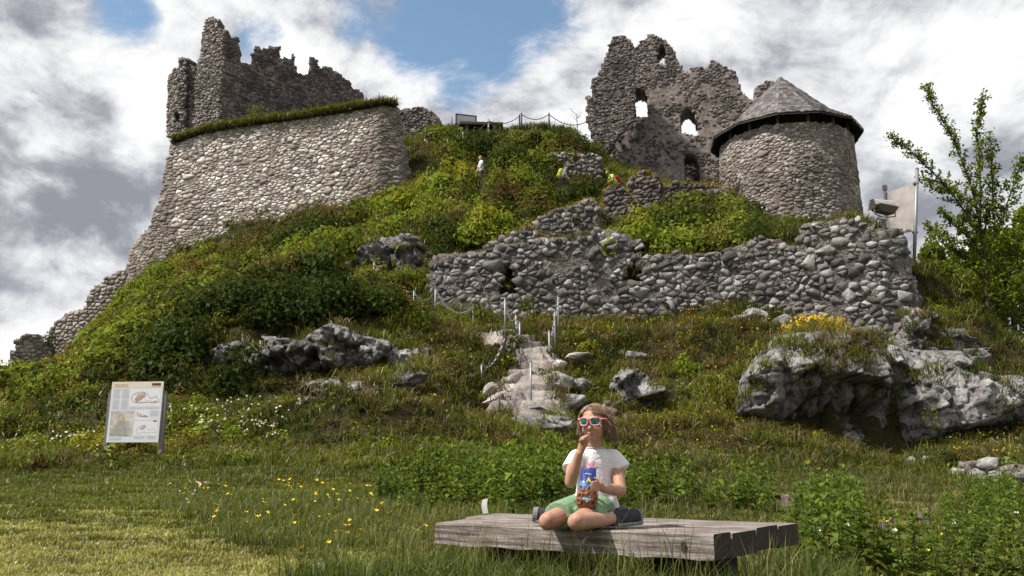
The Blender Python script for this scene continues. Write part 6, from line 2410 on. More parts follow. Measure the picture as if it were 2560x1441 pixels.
SHRUBS = [
    (640, 290, 42.6, 36, 'fresh', 'round green shrub growing on the grassy top of the great curtain wall', 1.25, .09, None),
    (1842, 500, 36.6, 32, 'dark', 'tall dark bush squeezed between hall ruin and round tower', 2.4, .10, None),
    (1868, 575, 35.2, 34, 'olive', 'thin wispy shrub at the foot of the round tower', 2.0, .07, None),
    (2008, 598, 33.0, 22, 'fresh', 'small upright sprig of green leaves in front of the tower base', 2.2, .08, None),
    (1760, 612, 31.5, 62, 'fresh', 'bright green bush below the round tower, above the rubble wall', 1.0, .11, None),
    (1655, 628, 30.6, 50, 'yellow', 'yellow-tinged bush behind the rubble wall, left of the bright green one', .9, .11, None),
    (1830, 610, 31.4, 44, 'olive', 'dull green bush nearest the tower behind the rubble wall', .9, .11, None),
    (1505, 585, 31.0, 40, 'olive', 'bush hugging the ruined pillar above the rubble wall', 1.3, .10, None),
    (1440, 560, 31.4, 30, 'dark', 'dark bush growing out of the mossy parapet', 1.0, .10, None),
    (1580, 860, 25.6, 46, 'fresh', 'round bright green bush on the grassy bank under the rubble wall', 1.0, .075, None),
    (1708, 978, 22.8, 30, 'fresh', 'small bushy green seedling tree on the brown bank', 1.2, .06, None),
    (2150, 1330, 9.6, 40, 'yellow', 'little yellow-green bush among the stumps', 1.0, .03, None),
    (278, 850, 30.5, 24, 'yellow', 'broom bush with bright yellow blossom on the far slope', 1.6, .09, (0.62, 0.50, 0.02)),
    (1283, 912, 24.6, 34, 'olive', 'clump of yellow wildflowers beside the stone steps', .7, .07, (0.60, 0.42, 0.02)),
    (1062, 780, 28.6, 40, 'herb', 'broad-leaved bush beside the posts of the upper path', 1.1, .12, None),
    (1205, 790, 28.0, 46, 'fresh', 'pale-leaved bush against the left part of the rubble wall', 1.0, .10, None),
    (1310, 770, 27.8, 30, 'fresh', 'young sapling bush under the dark niche of the rubble wall', 1.4, .09, None),
    (985, 560, 36.6, 52, 'olive', 'dense bush at the lower corner of the great curtain wall', 1.0, .11, None),
    (930, 560, 37.6, 40, 'dark', 'dark bush against the foot of the great curtain wall', 1.1, .11, None),
    (800, 640, 34.0, 54, 'olive', 'rounded bush in the middle of the slope below the curtain wall', .9, .11, None),
    (700, 650, 35.5, 60, 'dark', 'large dark bush below the middle of the curtain wall', .9, .11, None),
    (600, 668, 36.5, 56, 'olive', 'large green bush below the left part of the curtain wall', .9, .11, None),
    (480, 700, 38.0, 36, 'fresh', 'light green bush at the buttressed foot of the curtain wall', 1.2, .11, None),
    (560, 745, 31.0, 46, 'pale', 'pale flowering elder bush in the middle of the left slope', .8, .10, (0.45, 0.45, 0.35)),
    (690, 745, 29.8, 44, 'pale', 'second pale flowering bush, right of the elder', .7, .10, (0.5, 0.5, 0.4)),
    (440, 800, 31.0, 56, 'yellow', 'sunlit yellow-green bush on the left slope', .9, .10, None),
    (340, 770, 36.0, 44, 'fresh', 'fresh green bush where the lower wall meets the slope', 1.1, .11, None),
    (120, 860, 42.6, 26, 'dark', 'spiky dark bush on top of the lowest wall stump', 1.4, .12, None),
    (15, 990, 33.0, 26, 'dark', 'small dark bush at the far edge beside the lowest wall', 1.2, .11, None),
    (140, 1090, 18.6, 70, 'yellow', 'ochre-tinged bush left of the information board', .8, .075, None),
    (60, 1130, 17.8, 60, 'fresh', 'low leafy bush at the lawn edge, far left', .7, .07, None),
    (560, 1110, 18.2, 66, 'olive', 'bush right behind the information board', .8, .075, None),
    (930, 1120, 17.6, 80, 'fresh', 'wide green bush on the bank between board and child', .8, .08, None),
    (1020, 870, 24.6, 60, 'olive', 'overhanging green bush above the pale rock slabs', .8, .09, None),
    (1120, 1000, 22.8, 50, 'fresh', 'green bush left of the lowest chain post', .8, .08, None),
    (2040, 828, 24.2, 90, 'yellow', 'flowering turf cushion on top of the limestone cliff', .45, .08, (0.65, 0.42, 0.02)),
    (2240, 990, 22.2, 34, 'dark', 'dark bush in the cleft of the limestone cliff', 1.3, .08, None),
    (2330, 1060, 21.2, 26, 'olive', 'slim bush growing up the dark part of the cliff', 2.2, .07, None),
    (2225, 905, 23.8, 34, 'fresh', 'leafy bush in the crack above the bulging boulder', 1.2, .08, None),
    (2070, 1150, 17.6, 46, 'dark', 'dark low spruce-like bush under the cliff', .9, .06, None),
]
for i, (px, py, Y, rp, kd, lab, sq, lf, fl) in enumerate(SHRUBS):
    shrub(px, py, Y, rp, kd, lab, 900 + i, sq, lf, 1.0, flowers=fl)


# ------------------------------------------------------------------ trees at the right
def tree(name, label, branches, Y, rng, leaf, dens, spread, kind='tree', twig=True, base_r=0.12, extra=None):
    b0 = P(branches[0][0][0], branches[0][0][1], Y)
    g = h1(b0.x, b0.y)
    root = Vector((b0.x, b0.y, min(b0.z, g) - .2))
    t = thing(name, root, label, 'tree')
    trunk, limbs, L = MB(), MB(), []
    for bi, br in enumerate(branches):
        pts = []
        yo = rng.uniform(-1.2, 1.2) if bi else 0.0
        n = len(br)
        for i, q in enumerate(br):
            pts.append(P(q[0], q[1], Y + yo * i / n) - root)
        if bi == 0:
            pts = [Vector((0, 0, 0))] + pts
        m = len(pts)
        r0 = base_r if bi == 0 else base_r * .45
        rad = [max(.010, r0 * (1 - i / (m - 1)) ** .8) for i in range(m)]
        (trunk if bi == 0 else limbs).tube(pts, rad, 8)
        # twigs and leaves along it
        tot = sum((pts[i + 1] - pts[i]).length for i in range(m - 1))
        k = max(4, int(tot / 0.13))
        for j in range(k):
            f = j / k
            if f < (.38 if bi == 0 else .12):
                continue
            q = f * (m - 1)
            i = int(q)
            p = pts[i].lerp(pts[min(i + 1, m - 1)], q - i)
            d = (pts[min(i + 1, m - 1)] - pts[i]).normalized()
            sp = spread * (1.25 - .75 * f)
            for _ in range(2):
                tv = Vector(rng.normal(size=3)).normalized() * .9 + d * .8 + Vector((0, 0, .25))
                tl = sp * rng.uniform(.5, 1.3)
                e = p + tv.normalized() * tl
                if twig:
                    limbs.tube([p, p.lerp(e, .6) + Vector((0, 0, -.02)), e], [.010, .007, .004], 4, False)
                nl = max(3, int(dens * tl * 22))
                ff = rng.uniform(.25, 1.05, nl)
                for x in ff:
                    c = p.lerp(e, x) + Vector(rng.normal(size=3)) * .055
                    L.append((c.x, c.y, c.z))
    c = np.array(L)
    if extra is not None:
        c = np.concatenate([c, extra - np.array(root)])
    nrm = unit(rng.normal(size=(len(c), 3)) + np.array([-.2, -.2, .8]))
    col = np.array(GREENS[kind]) * rng.uniform(.55, 1.5, (len(c), 1)) + np.array([.03, .015, 0]) * rng.random((len(c), 1)) ** 2
    V = leaf_arrays(c, nrm, leaf * rng.uniform(.7, 1.3, len(c)), col, rng, .6, .4)
    trunk.build('trunk', M['bark'], t, True)
    limbs.build('branches', M['bark'], t, True)
    link('crown', leaves_mesh('crown', [V]), M['leaf'], t)
    return t


def crown_points(rng, blobs, Y, n):
    out = []
    for px, py, rp, dy in blobs:
        c = P(px, py, Y + dy)
        r = rp / ppm(px, py, Y)
        d = unit(rng.normal(size=(n, 3)))
        # lumpy ball of leaf sprays with gaps
        k = fbm(d * 2.2 + px, 3, 7)
        keep = k > -.25
        out.append(np.array(c) + d[keep] * r * (0.55 + .5 * rng.random((keep.sum(), 1)) ** .5) * (1 + .3 * k[keep])[:, None])
    return np.concatenate(out)


_r = np.random.default_rng(5)
tree('young_beech', 'slender young tree with long leafy shoots against the clouds', [
    [(2475, 860), (2468, 760), (2462, 660), (2450, 560), (2430, 470), (2400, 390), (2370, 320), (2332, 262), (2312, 216)],
    [(2450, 560), (2452, 480), (2448, 400), (2440, 330), (2450, 280), (2458, 240)],
    [(2462, 620), (2420, 540), (2370, 470), (2310, 410), (2262, 366), (2228, 345)],
    [(2465, 640), (2500, 560), (2528, 480), (2545, 430), (2556, 398)],
    [(2455, 600), (2482, 500), (2480, 420), (2474, 330)],
    [(2465, 700), (2400, 640), (2350, 590), (2318, 560)],
    [(2440, 520), (2390, 480), (2340, 470), (2300, 440)],
    [(2468, 740), (2400, 700), (2340, 670), (2312, 640)],
    [(2465, 660), (2430, 600), (2380, 560), (2350, 520)],
    [(2470, 720), (2520, 650), (2560, 590), (2590, 560)],
    [(2472, 770), (2420, 740), (2360, 730), (2320, 735)],
    [(2472, 780), (2530, 720), (2580, 690)],
    [(2472, 800), (2430, 790), (2380, 780)],
    [(2472, 800), (2520, 780), (2570, 770)],
], 30.5, _r, .115, 2.2, .48, base_r=.085, extra=crown_points(_r, [(2400, 640, 44, .5), (2350, 600, 30, 0), (2500, 640, 46, .5), (2440, 700, 50, 0), (2540, 600, 40, 0), (2360, 690, 40, 0), (2420, 560, 30, .3), (2490, 540, 30, .3), (2320, 730, 34, 0), (2455, 620, 50, .3), (2520, 700, 50, 0), (2400, 760, 50, 0)], 30.5, 520))


tree('leafy_tree', 'dense broad-leaved tree filling the right edge behind the slender one',
     [[(2540, 900), (2535, 800), (2520, 700), (2530, 600), (2545, 540)], [(2530, 780), (2470, 720), (2420, 690)], [(2525, 700), (2580, 640), (2620, 600)], [(2530, 840), (2450, 800), (2380, 780)]],
     32.5, _r, .19, .9, .6, 'tree', base_r=.16, extra=crown_points(_r, [(2530, 650, 75, 0), (2470, 720, 70, 1), (2570, 720, 90, 1), (2400, 770, 60, 0), (2530, 800, 90, 0), (2600, 560, 60, 1), (2450, 830, 60, 0), (2400, 690, 60, 1), (2480, 620, 50, 1)], 32.5, 1900))
tree('hedge_tree', 'low bushy tree just right of the metal panel pole',
     [[(2350, 860), (2345, 780), (2340, 700), (2335, 640)], [(2345, 760), (2310, 720), (2300, 690)], [(2345, 760), (2390, 710), (2420, 690)]],
     29.0, _r, .15, .9, .45, 'fresh', base_r=.09, extra=crown_points(_r, [(2340, 690, 42, 0), (2320, 740, 36, 0), (2375, 740, 48, 0), (2350, 800, 60, 0), (2410, 800, 50, 0), (2310, 790, 34, 0), (2330, 640, 30, 1), (2400, 720, 46, 1)], 29.0, 1300))


# bare sapling on the crest and dry stalks
def twiggy(px, y0, y1, Y, label, rng, spread=.35):
    b, tp = P(px, y1, Y), P(px, y0, Y)
    t = thing('bare_sapling', b, label, 'sapling')
    h = tp.z - b.z
    mb = MB()
    mb.tube([(0, 0, -.2), (.02, 0, h * .5), (-.02, 0, h)], [.03, .022, .01], 5)
    tw = MB()
    for k in range(7):
        a = rng.uniform(0, 6.28)
        z = h * rng.uniform(.55, .95)
        tw.tube([(0, 0, z), (math.cos(a) * spread * .6, math.sin(a) * spread * .3, z + h * .12), (math.cos(a) * spread, math.sin(a) * spread * .5, z + h * .26)], [.012, .009, .005], 4)
    mb.build('stem', M['bark'], t)
    tw.build('twigs', M['bark'], t)


twiggy(1443, 283, 345, 44.8, 'thin bare sapling on the skyline beside the jagged pier', _r)
twiggy(1130, 296, 335, 45.2, 'dry flower stalk on the skyline left of the summit sign', _r, .1)

# ------------------------------------------------------------------ herbs, long grass and flowers near the camera
def herb_proto(rng, h, pairs, leaf, kind):
    """leafy stem: opposite pairs of pointed leaves; arrays in local space"""
    Vs, Cs = [], []
    base = np.array(GREENS[kind])
    lean = rng.normal(size=2) * .08
    for i in range(pairs):
        f = 0.18 + .82 * i / pairs
        z = h * f
        x0, y0 = lean * f * h
        L = leaf * (1.15 - .55 * f) * rng.uniform(.8, 1.2)
        for s in (0, 1):
            az = i * 1.57 + s * math.pi + rng.normal() * .35
            d = np.array([math.cos(az), math.sin(az), 0])
            b = np.array([-math.sin(az), math.cos(az), 0])
            el = rng.uniform(.05, .6)
            p0 = np.array([x0, y0, z])
            ax = d * math.cos(el) + np.array([0, 0, math.sin(el)])
            p1 = p0 + ax * L * .12
            m1 = p0 + ax * L * .45
            tip = p0 + ax * L + np.array([0, 0, -L * rng.uniform(.15, .55)])
            w = L * .27
            up = np.array([0, 0, L * .07])
            Vs.append([p0, m1 - b * w + up, tip, m1 + b * w + up])
            k = rng.uniform(.65, 1.35)
            Cs.append([base * k * .9, base * k, base * k * 1.1, base * k])
    # top tuft
    for s in range(4):
        az = rng.uniform(0, 6.28)
        d = np.array([math.cos(az), math.sin(az), 0])
        b = np.array([-math.sin(az), math.cos(az), 0])
        p0 = np.array([lean[0] * h, lean[1] * h, h])
        ax = d * .7 + np.array([0, 0, .7])
        L = leaf * .5
        Vs.append([p0, p0 + ax * L * .5 - b * L * .25, p0 + ax * L, p0 + ax * L * .5 + b * L * .25])
        Cs.append([base * 1.3] * 4)
    # stem as a thin crossed strip
    for b in (np.array([.004, 0, 0]), np.array([0, .004, 0])):
        tp = np.array([lean[0] * h, lean[1] * h, h])
        Vs.append([-b, b, tp + b * .5, tp - b * .5])
        Cs.append([base * .8] * 4)
    return np.array(Vs), np.array(Cs)


def STUMPS(px, py):
    return ((px > 2165) & (px < 2350) & (py > 1290) & (py < 1420)) | ((px > 1935) & (px < 2025) & (py > 1240) & (py < 1330))


def build_foreground():
    rng = np.random.default_rng(77)
    protos = [herb_proto(rng, rng.uniform(.22, .50), int(rng.integers(5, 9)), rng.uniform(.08, .13), k) for k in ('herb', 'herb', 'fresh', 'herb', 'olive', 'fresh')]

    def scatter(name, label, cat, spots, tint=1.0):
        parts = []
        zs = H(np.array([q[0] for q in spots]), np.array([q[1] for q in spots]))
        for (x, y, s), z in zip(spots, zs):
            V, C = protos[rng.integers(0, len(protos))]
            a = rng.uniform(0, 6.28)
            rot = np.array([[math.cos(a), -math.sin(a), 0], [math.sin(a), math.cos(a), 0], [0, 0, 1]])
            parts.append(((V * s) @ rot.T + np.array([x, y, z - .02]), C * rng.uniform(.75, 1.25) * tint))
        tag(link(name, leaves_mesh(name, parts), M['leaf']), label, cat, kind='stuff')

    # nettle-like herbs on the bank behind the bench: density follows the photograph's leafy zones
    zones = [
        ([(1060, 1290), (1060, 1170), (1130, 1130), (1300, 1140), (1420, 1180), (1440, 1290), (1250, 1300)], 560, 6.4, 15, 1.15),
        ([(1540, 1290), (1560, 1180), (1650, 1180), (1760, 1230), (1990, 1290), (1990, 1310)], 300, 6.2, 13, .95),
        ([(2000, 1441), (1990, 1330), (2060, 1290), (2300, 1330), (2560, 1270), (2570, 1460), (2100, 1460)], 420, 6.0, 11, .9),
        ([(2330, 1300), (2450, 1230), (2570, 1230), (2570, 1330)], 110, 9, 13, .9),
        ([(960, 1290), (960, 1220), (1060, 1180), (1080, 1300)], 90, 7, 12, .8),
    ]
    spots = []
    for poly, n, y0, y1, sc in zones:
        got = 0
        for _ in range(60):
            x, y = sample(rng, 3000, y0, y1, .6, 1.0)
            z, px, py = on_hill(x, y)
            nz = fbm(np.stack([x, y, y * 0], -1) * .8, 3, 33)
            k = np.nonzero(in_poly(px + nz * 90, py + nz * 50, poly) & ~STUMPS(px, py) & (nz + rng.random(len(x)) * .5 > -.1))[0]
            for i in k:
                if got < n:
                    spots.append((x[i], y[i], sc * rng.uniform(.45, 1.25) * (1 + .5 * nz[i])))
                    got += 1
            if got >= n:
                break
    scatter('leafy_herbs', 'lush nettle-like green herbs growing behind and beside the bench', 'herbs', spots)

    # long meadow grass: right of the lawn, round the bench and along the bottom
    def blades_in(n, y0, y1, cond, lo, hi, wd, cols, lean=(.2, .9), clump=1, cr=.05):
        x, y = sample(rng, n, y0, y1, 1.0, .6)
        z, px, py = on_hill(x, y)
        k = cond(px, py, x, y)
        x, y = x[k], y[k]
        x = np.repeat(x, clump) + rng.normal(size=len(x) * clump) * cr
        y = np.repeat(y, clump) + rng.normal(size=len(y) * clump) * cr
        z = H(x, y)
        c0, c1 = np.array(cols[0]), np.array(cols[1])
        f = np.clip(rng.random(len(x)) ** 1.4 + .25 * fbm(np.stack([x, y, z], -1) * .9, 2, 88), 0, 1)[:, None]
        col = (c0 * (1 - f) + c1 * f) * rng.uniform(.65, 1.35, (len(x), 1))
        return blades(rng, np.stack([x, y, z - .01], -1), rng.uniform(lo, hi, len(x)), wd * rng.uniform(.7, 1.3, len(x)), rng.uniform(*lean, len(x)), col)
    parts = []
    # meadow between lawn and bench
    parts.append(blades_in(22000, 6.3, 12, lambda px, py, x, y: in_poly(px + 25 * np.sin(py * .07), py + 14 * np.sin(px * .03), MEADOW), .08, .24, .006, ((.065, .095, .018), (.20, .20, .06)), clump=3))
    # weeds of the right bank
    parts.append(blades_in(9000, 6.5, 16, lambda px, py, x, y: (px > 1400) & ~STUMPS(px, py), .10, .30, .007, ((.060, .085, .018), (.20, .16, .075)), clump=3))
    # foot of the hill
    parts.append(blades_in(8000, 13.5, 18, lambda px, py, x, y: (py > 1140), .08, .22, .010, ((.055, .075, .016), (.12, .13, .03)), clump=3))
    tag(link('meadow_grass', blades_mesh('meadow_grass', parts), M['grass']), 'long green meadow grass between the lawn and the leafy bank', 'grass', kind='stuff')

    # tall grass in front of and under the bench
    parts = []
    N, RB, FL, BL = BENCH

    def strip(n, a, b, t0, t1, lo, hi, cols, wd=.006, lean=(.15, .8)):
        f = rng.random(n)
        g = rng.uniform(t0, t1, n)
        ax, ay = a.x + (b.x - a.x) * f, a.y + (b.y - a.y) * f
        d = (b - a).normalized()
        nx, ny = d.y, -d.x
        x = ax + nx * g + rng.normal(size=n) * .03
        y = ay + ny * g + rng.normal(size=n) * .03
        z = H(x, y)
        c0, c1 = np.array(cols[0]), np.array(cols[1])
        ff = rng.random((n, 1)) ** 2
        col = (c0 * (1 - ff) + c1 * ff) * rng.uniform(.65, 1.35, (n, 1))
        return blades(rng, np.stack([x, y, z - .01], -1), rng.uniform(lo, hi, n), wd * rng.uniform(.6, 1.3, n), rng.uniform(*lean, n), col, .7)
    gr = ((.050, .080, .014), (.17, .18, .05))
    ext = (N - FL).normalized()
    parts.append(strip(2200, FL - ext * .3, N + ext * .25, .02, .30, .26, .46, gr))
    parts.append(strip(2400, FL - ext * .6, N + ext * .3, .28, .7, .28, .46, gr))
    parts.append(strip(1300, N, RB, .02, .4, .22, .42, gr))
    parts.append(strip(260, FL - ext * .1, N, .02, .25, .5, .72, ((.08, .10, .02), (.30, .27, .13)), .004, (.15, .5)))
    parts.append(strip(140, N, RB, .02, .2, .40, .56, ((.08, .10, .02), (.30, .27, .13)), .004, (.15, .6)))
    parts.append(strip(700, FL - ext * .9, FL, -.2, .5, .18, .36, gr))
    parts.append(strip(1200, BL - ext * .2, RB + ext * .2, -.6, -.05, .2, .38, gr))
    tag(link('tall_grass', blades_mesh('tall_grass', parts), M['grass']), 'tall dark seeding grass brushing the front of the bench', 'grass', kind='stuff')

    # turf along wall tops
    parts = []
    lp = []

    def crest(S, pix, n, lo, hi, cols, back=.5, front=.05):
        P0 = [S.uv(*p) for p in pix]
        seg = [math.hypot(b[0] - a[0], b[1] - a[1]) for a, b in zip(P0, P0[1:])]
        cum = np.cumsum([0] + seg)
        f = rng.random(n) * cum[-1]
        k = np.clip(np.searchsorted(cum, f) - 1, 0, len(seg) - 1)
        pts = []
        for i in range(n):
            a, b = P0[k[i]], P0[k[i] + 1]
            g = (f[i] - cum[k[i]]) / max(seg[k[i]], 1e-6)
            pts.append(S.at(a[0] + (b[0] - a[0]) * g, a[1] + (b[1] - a[1]) * g - rng.uniform(0, .12), rng.uniform(-back, front)))
        pts = np.array(pts)
        c0, c1 = np.array(cols[0]), np.array(cols[1])
        ff = rng.random((n, 1))
        col = (c0 * (1 - ff) + c1 * ff) * rng.uniform(.6, 1.4, (n, 1))
        return blades(rng, pts, rng.uniform(lo, hi, n), rng.uniform(.018, .034, n), rng.uniform(.3, 1.6, n), col, .8), pts
    ct = [(432, 350), (520, 322), (640, 303), (760, 288), (880, 268), (990, 258)]
    a, p = crest(CURT, ct, 9000, .2, .5, ((.085, .10, .02), (.16, .15, .03)), .9, .22)
    parts.append(a)
    a, p = crest(CURT, [(x, y + 8) for x, y in ct], 5000, .12, .3, ((.045, .032, .014), (.09, .07, .025)), .1, .26)
    parts.append(a)
    for S_, pix, n in ((RUB, [(1080, 652), (1200, 632), (1291, 612), (1412, 598), (1495, 582)], 1800), (RUB, [(1604, 639), (1708, 633), (1791, 640), (1895, 597)], 1300), (RUB, [(2007, 568), (2092, 552), (2209, 572)], 1000)):
        a, p = crest(S_, pix, n, .10, .26, ((.07, .075, .02), (.16, .13, .035)), .7, .0)
        parts.append(a)
    for nm, lab, pl, pix, w, h, mats, tn in SMALL[2:]:
        S_ = Surf([(q.x, q.y) for q in pl])
        tp = pix[1:-1]
        a, p = crest(S_, tp, 900, .12, .32, ((.12, .11, .022), (.34, .25, .04)), .7, .08)
        parts.append(a)
    tag(link('wall_top_turf', blades_mesh('wall_top_turf', parts), M['grass']), 'turf and moss growing along the tops of the castle walls', 'turf', kind='stuff')

    # wild flowers of the hill: tiny yellow and white dots
    parts = []

    def dots(n, poly, y0, y1, col, size, lift):
        got = []
        for _ in range(40):
            x, y = sample(rng, 6000, y0, y1, .6, 1.0)
            z, px, py = on_hill(x, y)
            k = in_poly(px, py, poly)
            got.append(np.stack([x[k], y[k], z[k]], -1))
            if sum(len(g) for g in got) >= n:
                break
        c = np.concatenate(got)[:n]
        c[:, 2] += rng.uniform(*lift, len(c))
        nr = unit(rng.normal(size=c.shape) * .4 + np.array([-.1, -.5, .8]))
        parts.append(leaf_arrays(c, nr, size * rng.uniform(.7, 1.4, len(c)), np.tile(np.array(col), (len(c), 1)) * rng.uniform(.75, 1.2, (len(c), 1)), rng, .9))
    ye, wh = (.62, .40, .015), (.62, .62, .55)
    dots(420, [(1400, 880), (1700, 760), (2000, 780), (2150, 800), (2000, 900), (1850, 1050), (1600, 900)], 20, 30, ye, .055, (.08, .3))
    dots(240, [(1560, 1020), (1850, 1040), (1900, 1150), (1600, 1150)], 16, 24, ye, .04, (.08, .28))
    dots(260, [(2200, 1000), (2560, 1060), (2560, 1160), (2300, 1140)], 15, 24, ye, .04, (.06, .25))
    dots(160, [(2300, 900), (2560, 930), (2560, 1160), (2350, 1120)], 15, 26, wh, .04, (.06, .25))
    dots(220, [(900, 880), (1250, 820), (1250, 950), (1000, 1050)], 20, 28, ye, .05, (.08, .3))
    dots(170, [(200, 860), (500, 700), (620, 720), (420, 900), (250, 960)], 24, 40, (.50, .46, .03), .085, (.2, .7))
    dots(110, [(400, 1060), (760, 1050), (700, 1140), (420, 1140)], 16, 21, wh, .055, (.3, .6))
    dots(60, [(0, 1090), (240, 1090), (240, 1150), (0, 1160)], 16, 19, wh, .05, (.2, .5))
    dots(240, [(1130, 645), (1240, 600), (1340, 560), (1345, 575), (1260, 625)], 29, 33, (.55, .5, .12), .06, (.1, .3))
    tag(link('wildflowers', leaves_mesh('wildflowers', parts), M['leaf']), 'tiny yellow and white wildflowers dotting the hillside', 'flowers', kind='stuff')

    # buttercups of the meadow, one by one
    def buttercup_meshes():
        st = MB().tube([(0, 0, 0), (.006, 0, .09), (0, .004, .18)], [.0022, .002, .0016], 4).mesh('stem')
        vs, fs = [(0, 0, .176)], []
        for k in range(5):
            a = k * 2 * math.pi / 5
            d = Vector((math.cos(a), math.sin(a), 0))
            s = Vector((-math.sin(a), math.cos(a), 0))
            b = len(vs)
            vs += [tuple(d * .012 - s * .009 + Vector((0, 0, .183))), tuple(d * .021 + Vector((0, 0, .192))), tuple(d * .012 + s * .009 + Vector((0, 0, .183)))]
            fs.append((0, b, b + 1, b + 2))
        pet = MB().add(vs, fs).mesh('petals')
        return st, pet
    st, pet = buttercup_meshes()
    st.materials.append(plain('flower_stem', (.07, .10, .02), .8))
    pet.materials.append(plain('buttercup_yellow', (.80, .56, .01), .5, var=.1))
    wpet = pet.copy()
    wpet.materials.clear()
    wpet.materials.append(plain('clover_white', (.62, .52, .50), .7, var=.1))

    def flowers(n, poly, pm, lab, grp, nm, sc=(.6, 1.05), y0=6.4, y1=13):
        got = 0
        for _ in range(60):
            x, y = sample(rng, 3000, y0, y1, .8, .5)
            z, px, py = on_hill(x, y)
            for i in np.nonzero(in_poly(px, py, poly))[0]:
                if got >= n:
                    return
                s = rng.uniform(*sc) * (.75 + .035 * y[i])
                r = thing(nm, (x[i], y[i], z[i]), lab, 'flower', grp, rng.uniform(0, 6.28))
                r.scale = (s, s, s * 1.1)
                o = link('stem', st, None, r)
                o = link('petals', pm, None, r)
                o.rotation_euler = (rng.uniform(-.5, .5), rng.uniform(-.5, .5), 0)
                got += 1
    flowers(100, [(430, 1250), (640, 1230), (800, 1235), (960, 1250), (860, 1330), (720, 1400), (600, 1380), (460, 1290)], pet, 'yellow buttercup in the patch of flowers on the lawn', 'buttercups on the lawn', 'buttercup')
    flowers(24, [(880, 1300), (1100, 1290), (1100, 1441), (760, 1441)], pet, 'scattered yellow buttercup in the grass left of the bench', 'buttercups left of the bench', 'buttercup')
    flowers(22, [(400, 1245), (560, 1240), (540, 1285), (420, 1275)], wpet, 'whitish clover flower at the edge of the buttercup patch', 'clover flowers on the lawn', 'clover_flower')
    flowers(16, [(2060, 1360), (2420, 1380), (2420, 1441), (2060, 1441)], pet, 'yellow buttercup among the herbs in the near right corner', 'buttercups in the near right corner', 'buttercup', (.9, 1.3), 5.5, 9)
    flowers(14, [(1950, 1380), (2560, 1340), (2560, 1441), (1950, 1441)], wpet, 'pale pink clover flower among the herbs in the near right corner', 'clover in the near right corner', 'clover_flower', (.9, 1.3), 5.5, 9)


build_foreground()

# ------------------------------------------------------------------ people
def prim_cap(p0, r0, p1, r1, n=14, flat0=False, flat1=False, sq=None):
    """tapered capsule (round or flat ends); sq squashes the section along the given (axis vector, factor)"""
    p0, p1 = Vector(p0), Vector(p1)
    d = (p1 - p0)
    L = d.length
    d = d / L if L > 1e-6 else Vector((0, 0, 1))
    a = d.cross(Vector((0, 1, 0)))
    if a.length < .2:
        a = d.cross(Vector((1, 0, 0)))
    a.normalize()
    b = d.cross(a)
    rings = []
    m = 5
    if flat0:
        rings.append((p0, r0 * .02))
        rings.append((p0, r0))
    else:
        for i in range(m + 1):
            th = -math.pi / 2 + (math.pi / 2) * i / m
            rings.append((p0 + d * r0 * math.sin(th), max(r0 * math.cos(th), r0 * .02)))
    rings.append(((p0 + p1) / 2, (r0 + r1) / 2))
    if flat1:
        rings.append((p1, r1))
        rings.append((p1, r1 * .02))
    else:
        for i in range(m + 1):
            th = (math.pi / 2) * i / m
            rings.append((p1 + d * r1 * math.sin(th), max(r1 * math.cos(th), r1 * .02)))
    vs, fs = [], []
    for c, r in rings:
        for k in range(n):
            t = 2 * math.pi * k / n
            o = a * math.cos(t) * r + b * math.sin(t) * r
            if sq is not None:
                ax = Vector(sq[0]).normalized()
                o = o + ax * (o.dot(ax)) * (sq[1] - 1)
            vs.append(c + o)
    for i in range(len(rings) - 1):
        for k in range(n):
            fs.append((i * n + k, i * n + (k + 1) % n, (i + 1) * n + (k + 1) % n, (i + 1) * n + k))
    fs.append(tuple(range(n - 1, -1, -1)))
    fs.append(tuple((len(rings) - 1) * n + k for k in range(n)))
    return vs, fs


def prim_ell(c, r, rot=None, n=16, m=10):
    c = Vector(c)
    vs, fs = [], []
    for i in range(m + 1):
        th = -math.pi / 2 + math.pi * i / m
        for k in range(n):
            t = 2 * math.pi * k / n
            v = Vector((r[0] * max(math.cos(th), .02) * math.cos(t), r[1] * max(math.cos(th), .02) * math.sin(t), r[2] * math.sin(th)))
            if rot is not None:
                v = rot @ v
            vs.append(c + v)
    for i in range(m):
        for k in range(n):
            fs.append((i * n + k, i * n + (k + 1) % n, (i + 1) * n + (k + 1) % n, (i + 1) * n + k))
    fs.append(tuple(range(n - 1, -1, -1)))
    fs.append(tuple(m * n + k for k in range(n)))
    return vs, fs


def merged(name, prims, voxel, smooth=4, fac=.5):
    """melt overlapping shapes into one continuous surface"""
    mb = MB()
    for v, f in prims:
        mb.add(v, f)
    me = mb.mesh(name)
    o = bpy.data.objects.new(name, me)
    r = o.modifiers.new('r', 'REMESH')
    r.mode = 'VOXEL'
    r.voxel_size = voxel
    s = o.modifiers.new('s', 'SMOOTH')
    s.factor = fac
    s.iterations = smooth
    out = evaluated_mesh(o)
    bpy.data.objects.remove(o)
    out.name = name
    out.polygons.foreach_set('use_smooth', [True] * len(out.polygons))
    return out


def skin_mat(name, col):
    m, t, b = new_mat(name)
    pos = t.node('ShaderNodeNewGeometry').outputs['Position']
    n = t.math('ADD', t.math('MULTIPLY', t.noise(pos, 14, 5, .65), .65), t.math('MULTIPLY', t.noise(pos, 90, 3, .6), .35))
    t.l.new(t.mix(t.mapr(n, .35, .65, 0, 1), (col[0] * .82, col[1] * .74, col[2] * .70), (col[0] * 1.10, col[1] * 1.10, col[2] * 1.08)), b.inputs['Base Color'])
    b.inputs['Roughness'].default_value = .55
    b.inputs['Specular IOR Level'].default_value = .35
    b.inputs['Subsurface Weight'].default_value = .12
    b.inputs['Subsurface Radius'].default_value = (.01, .004, .002)
    return m


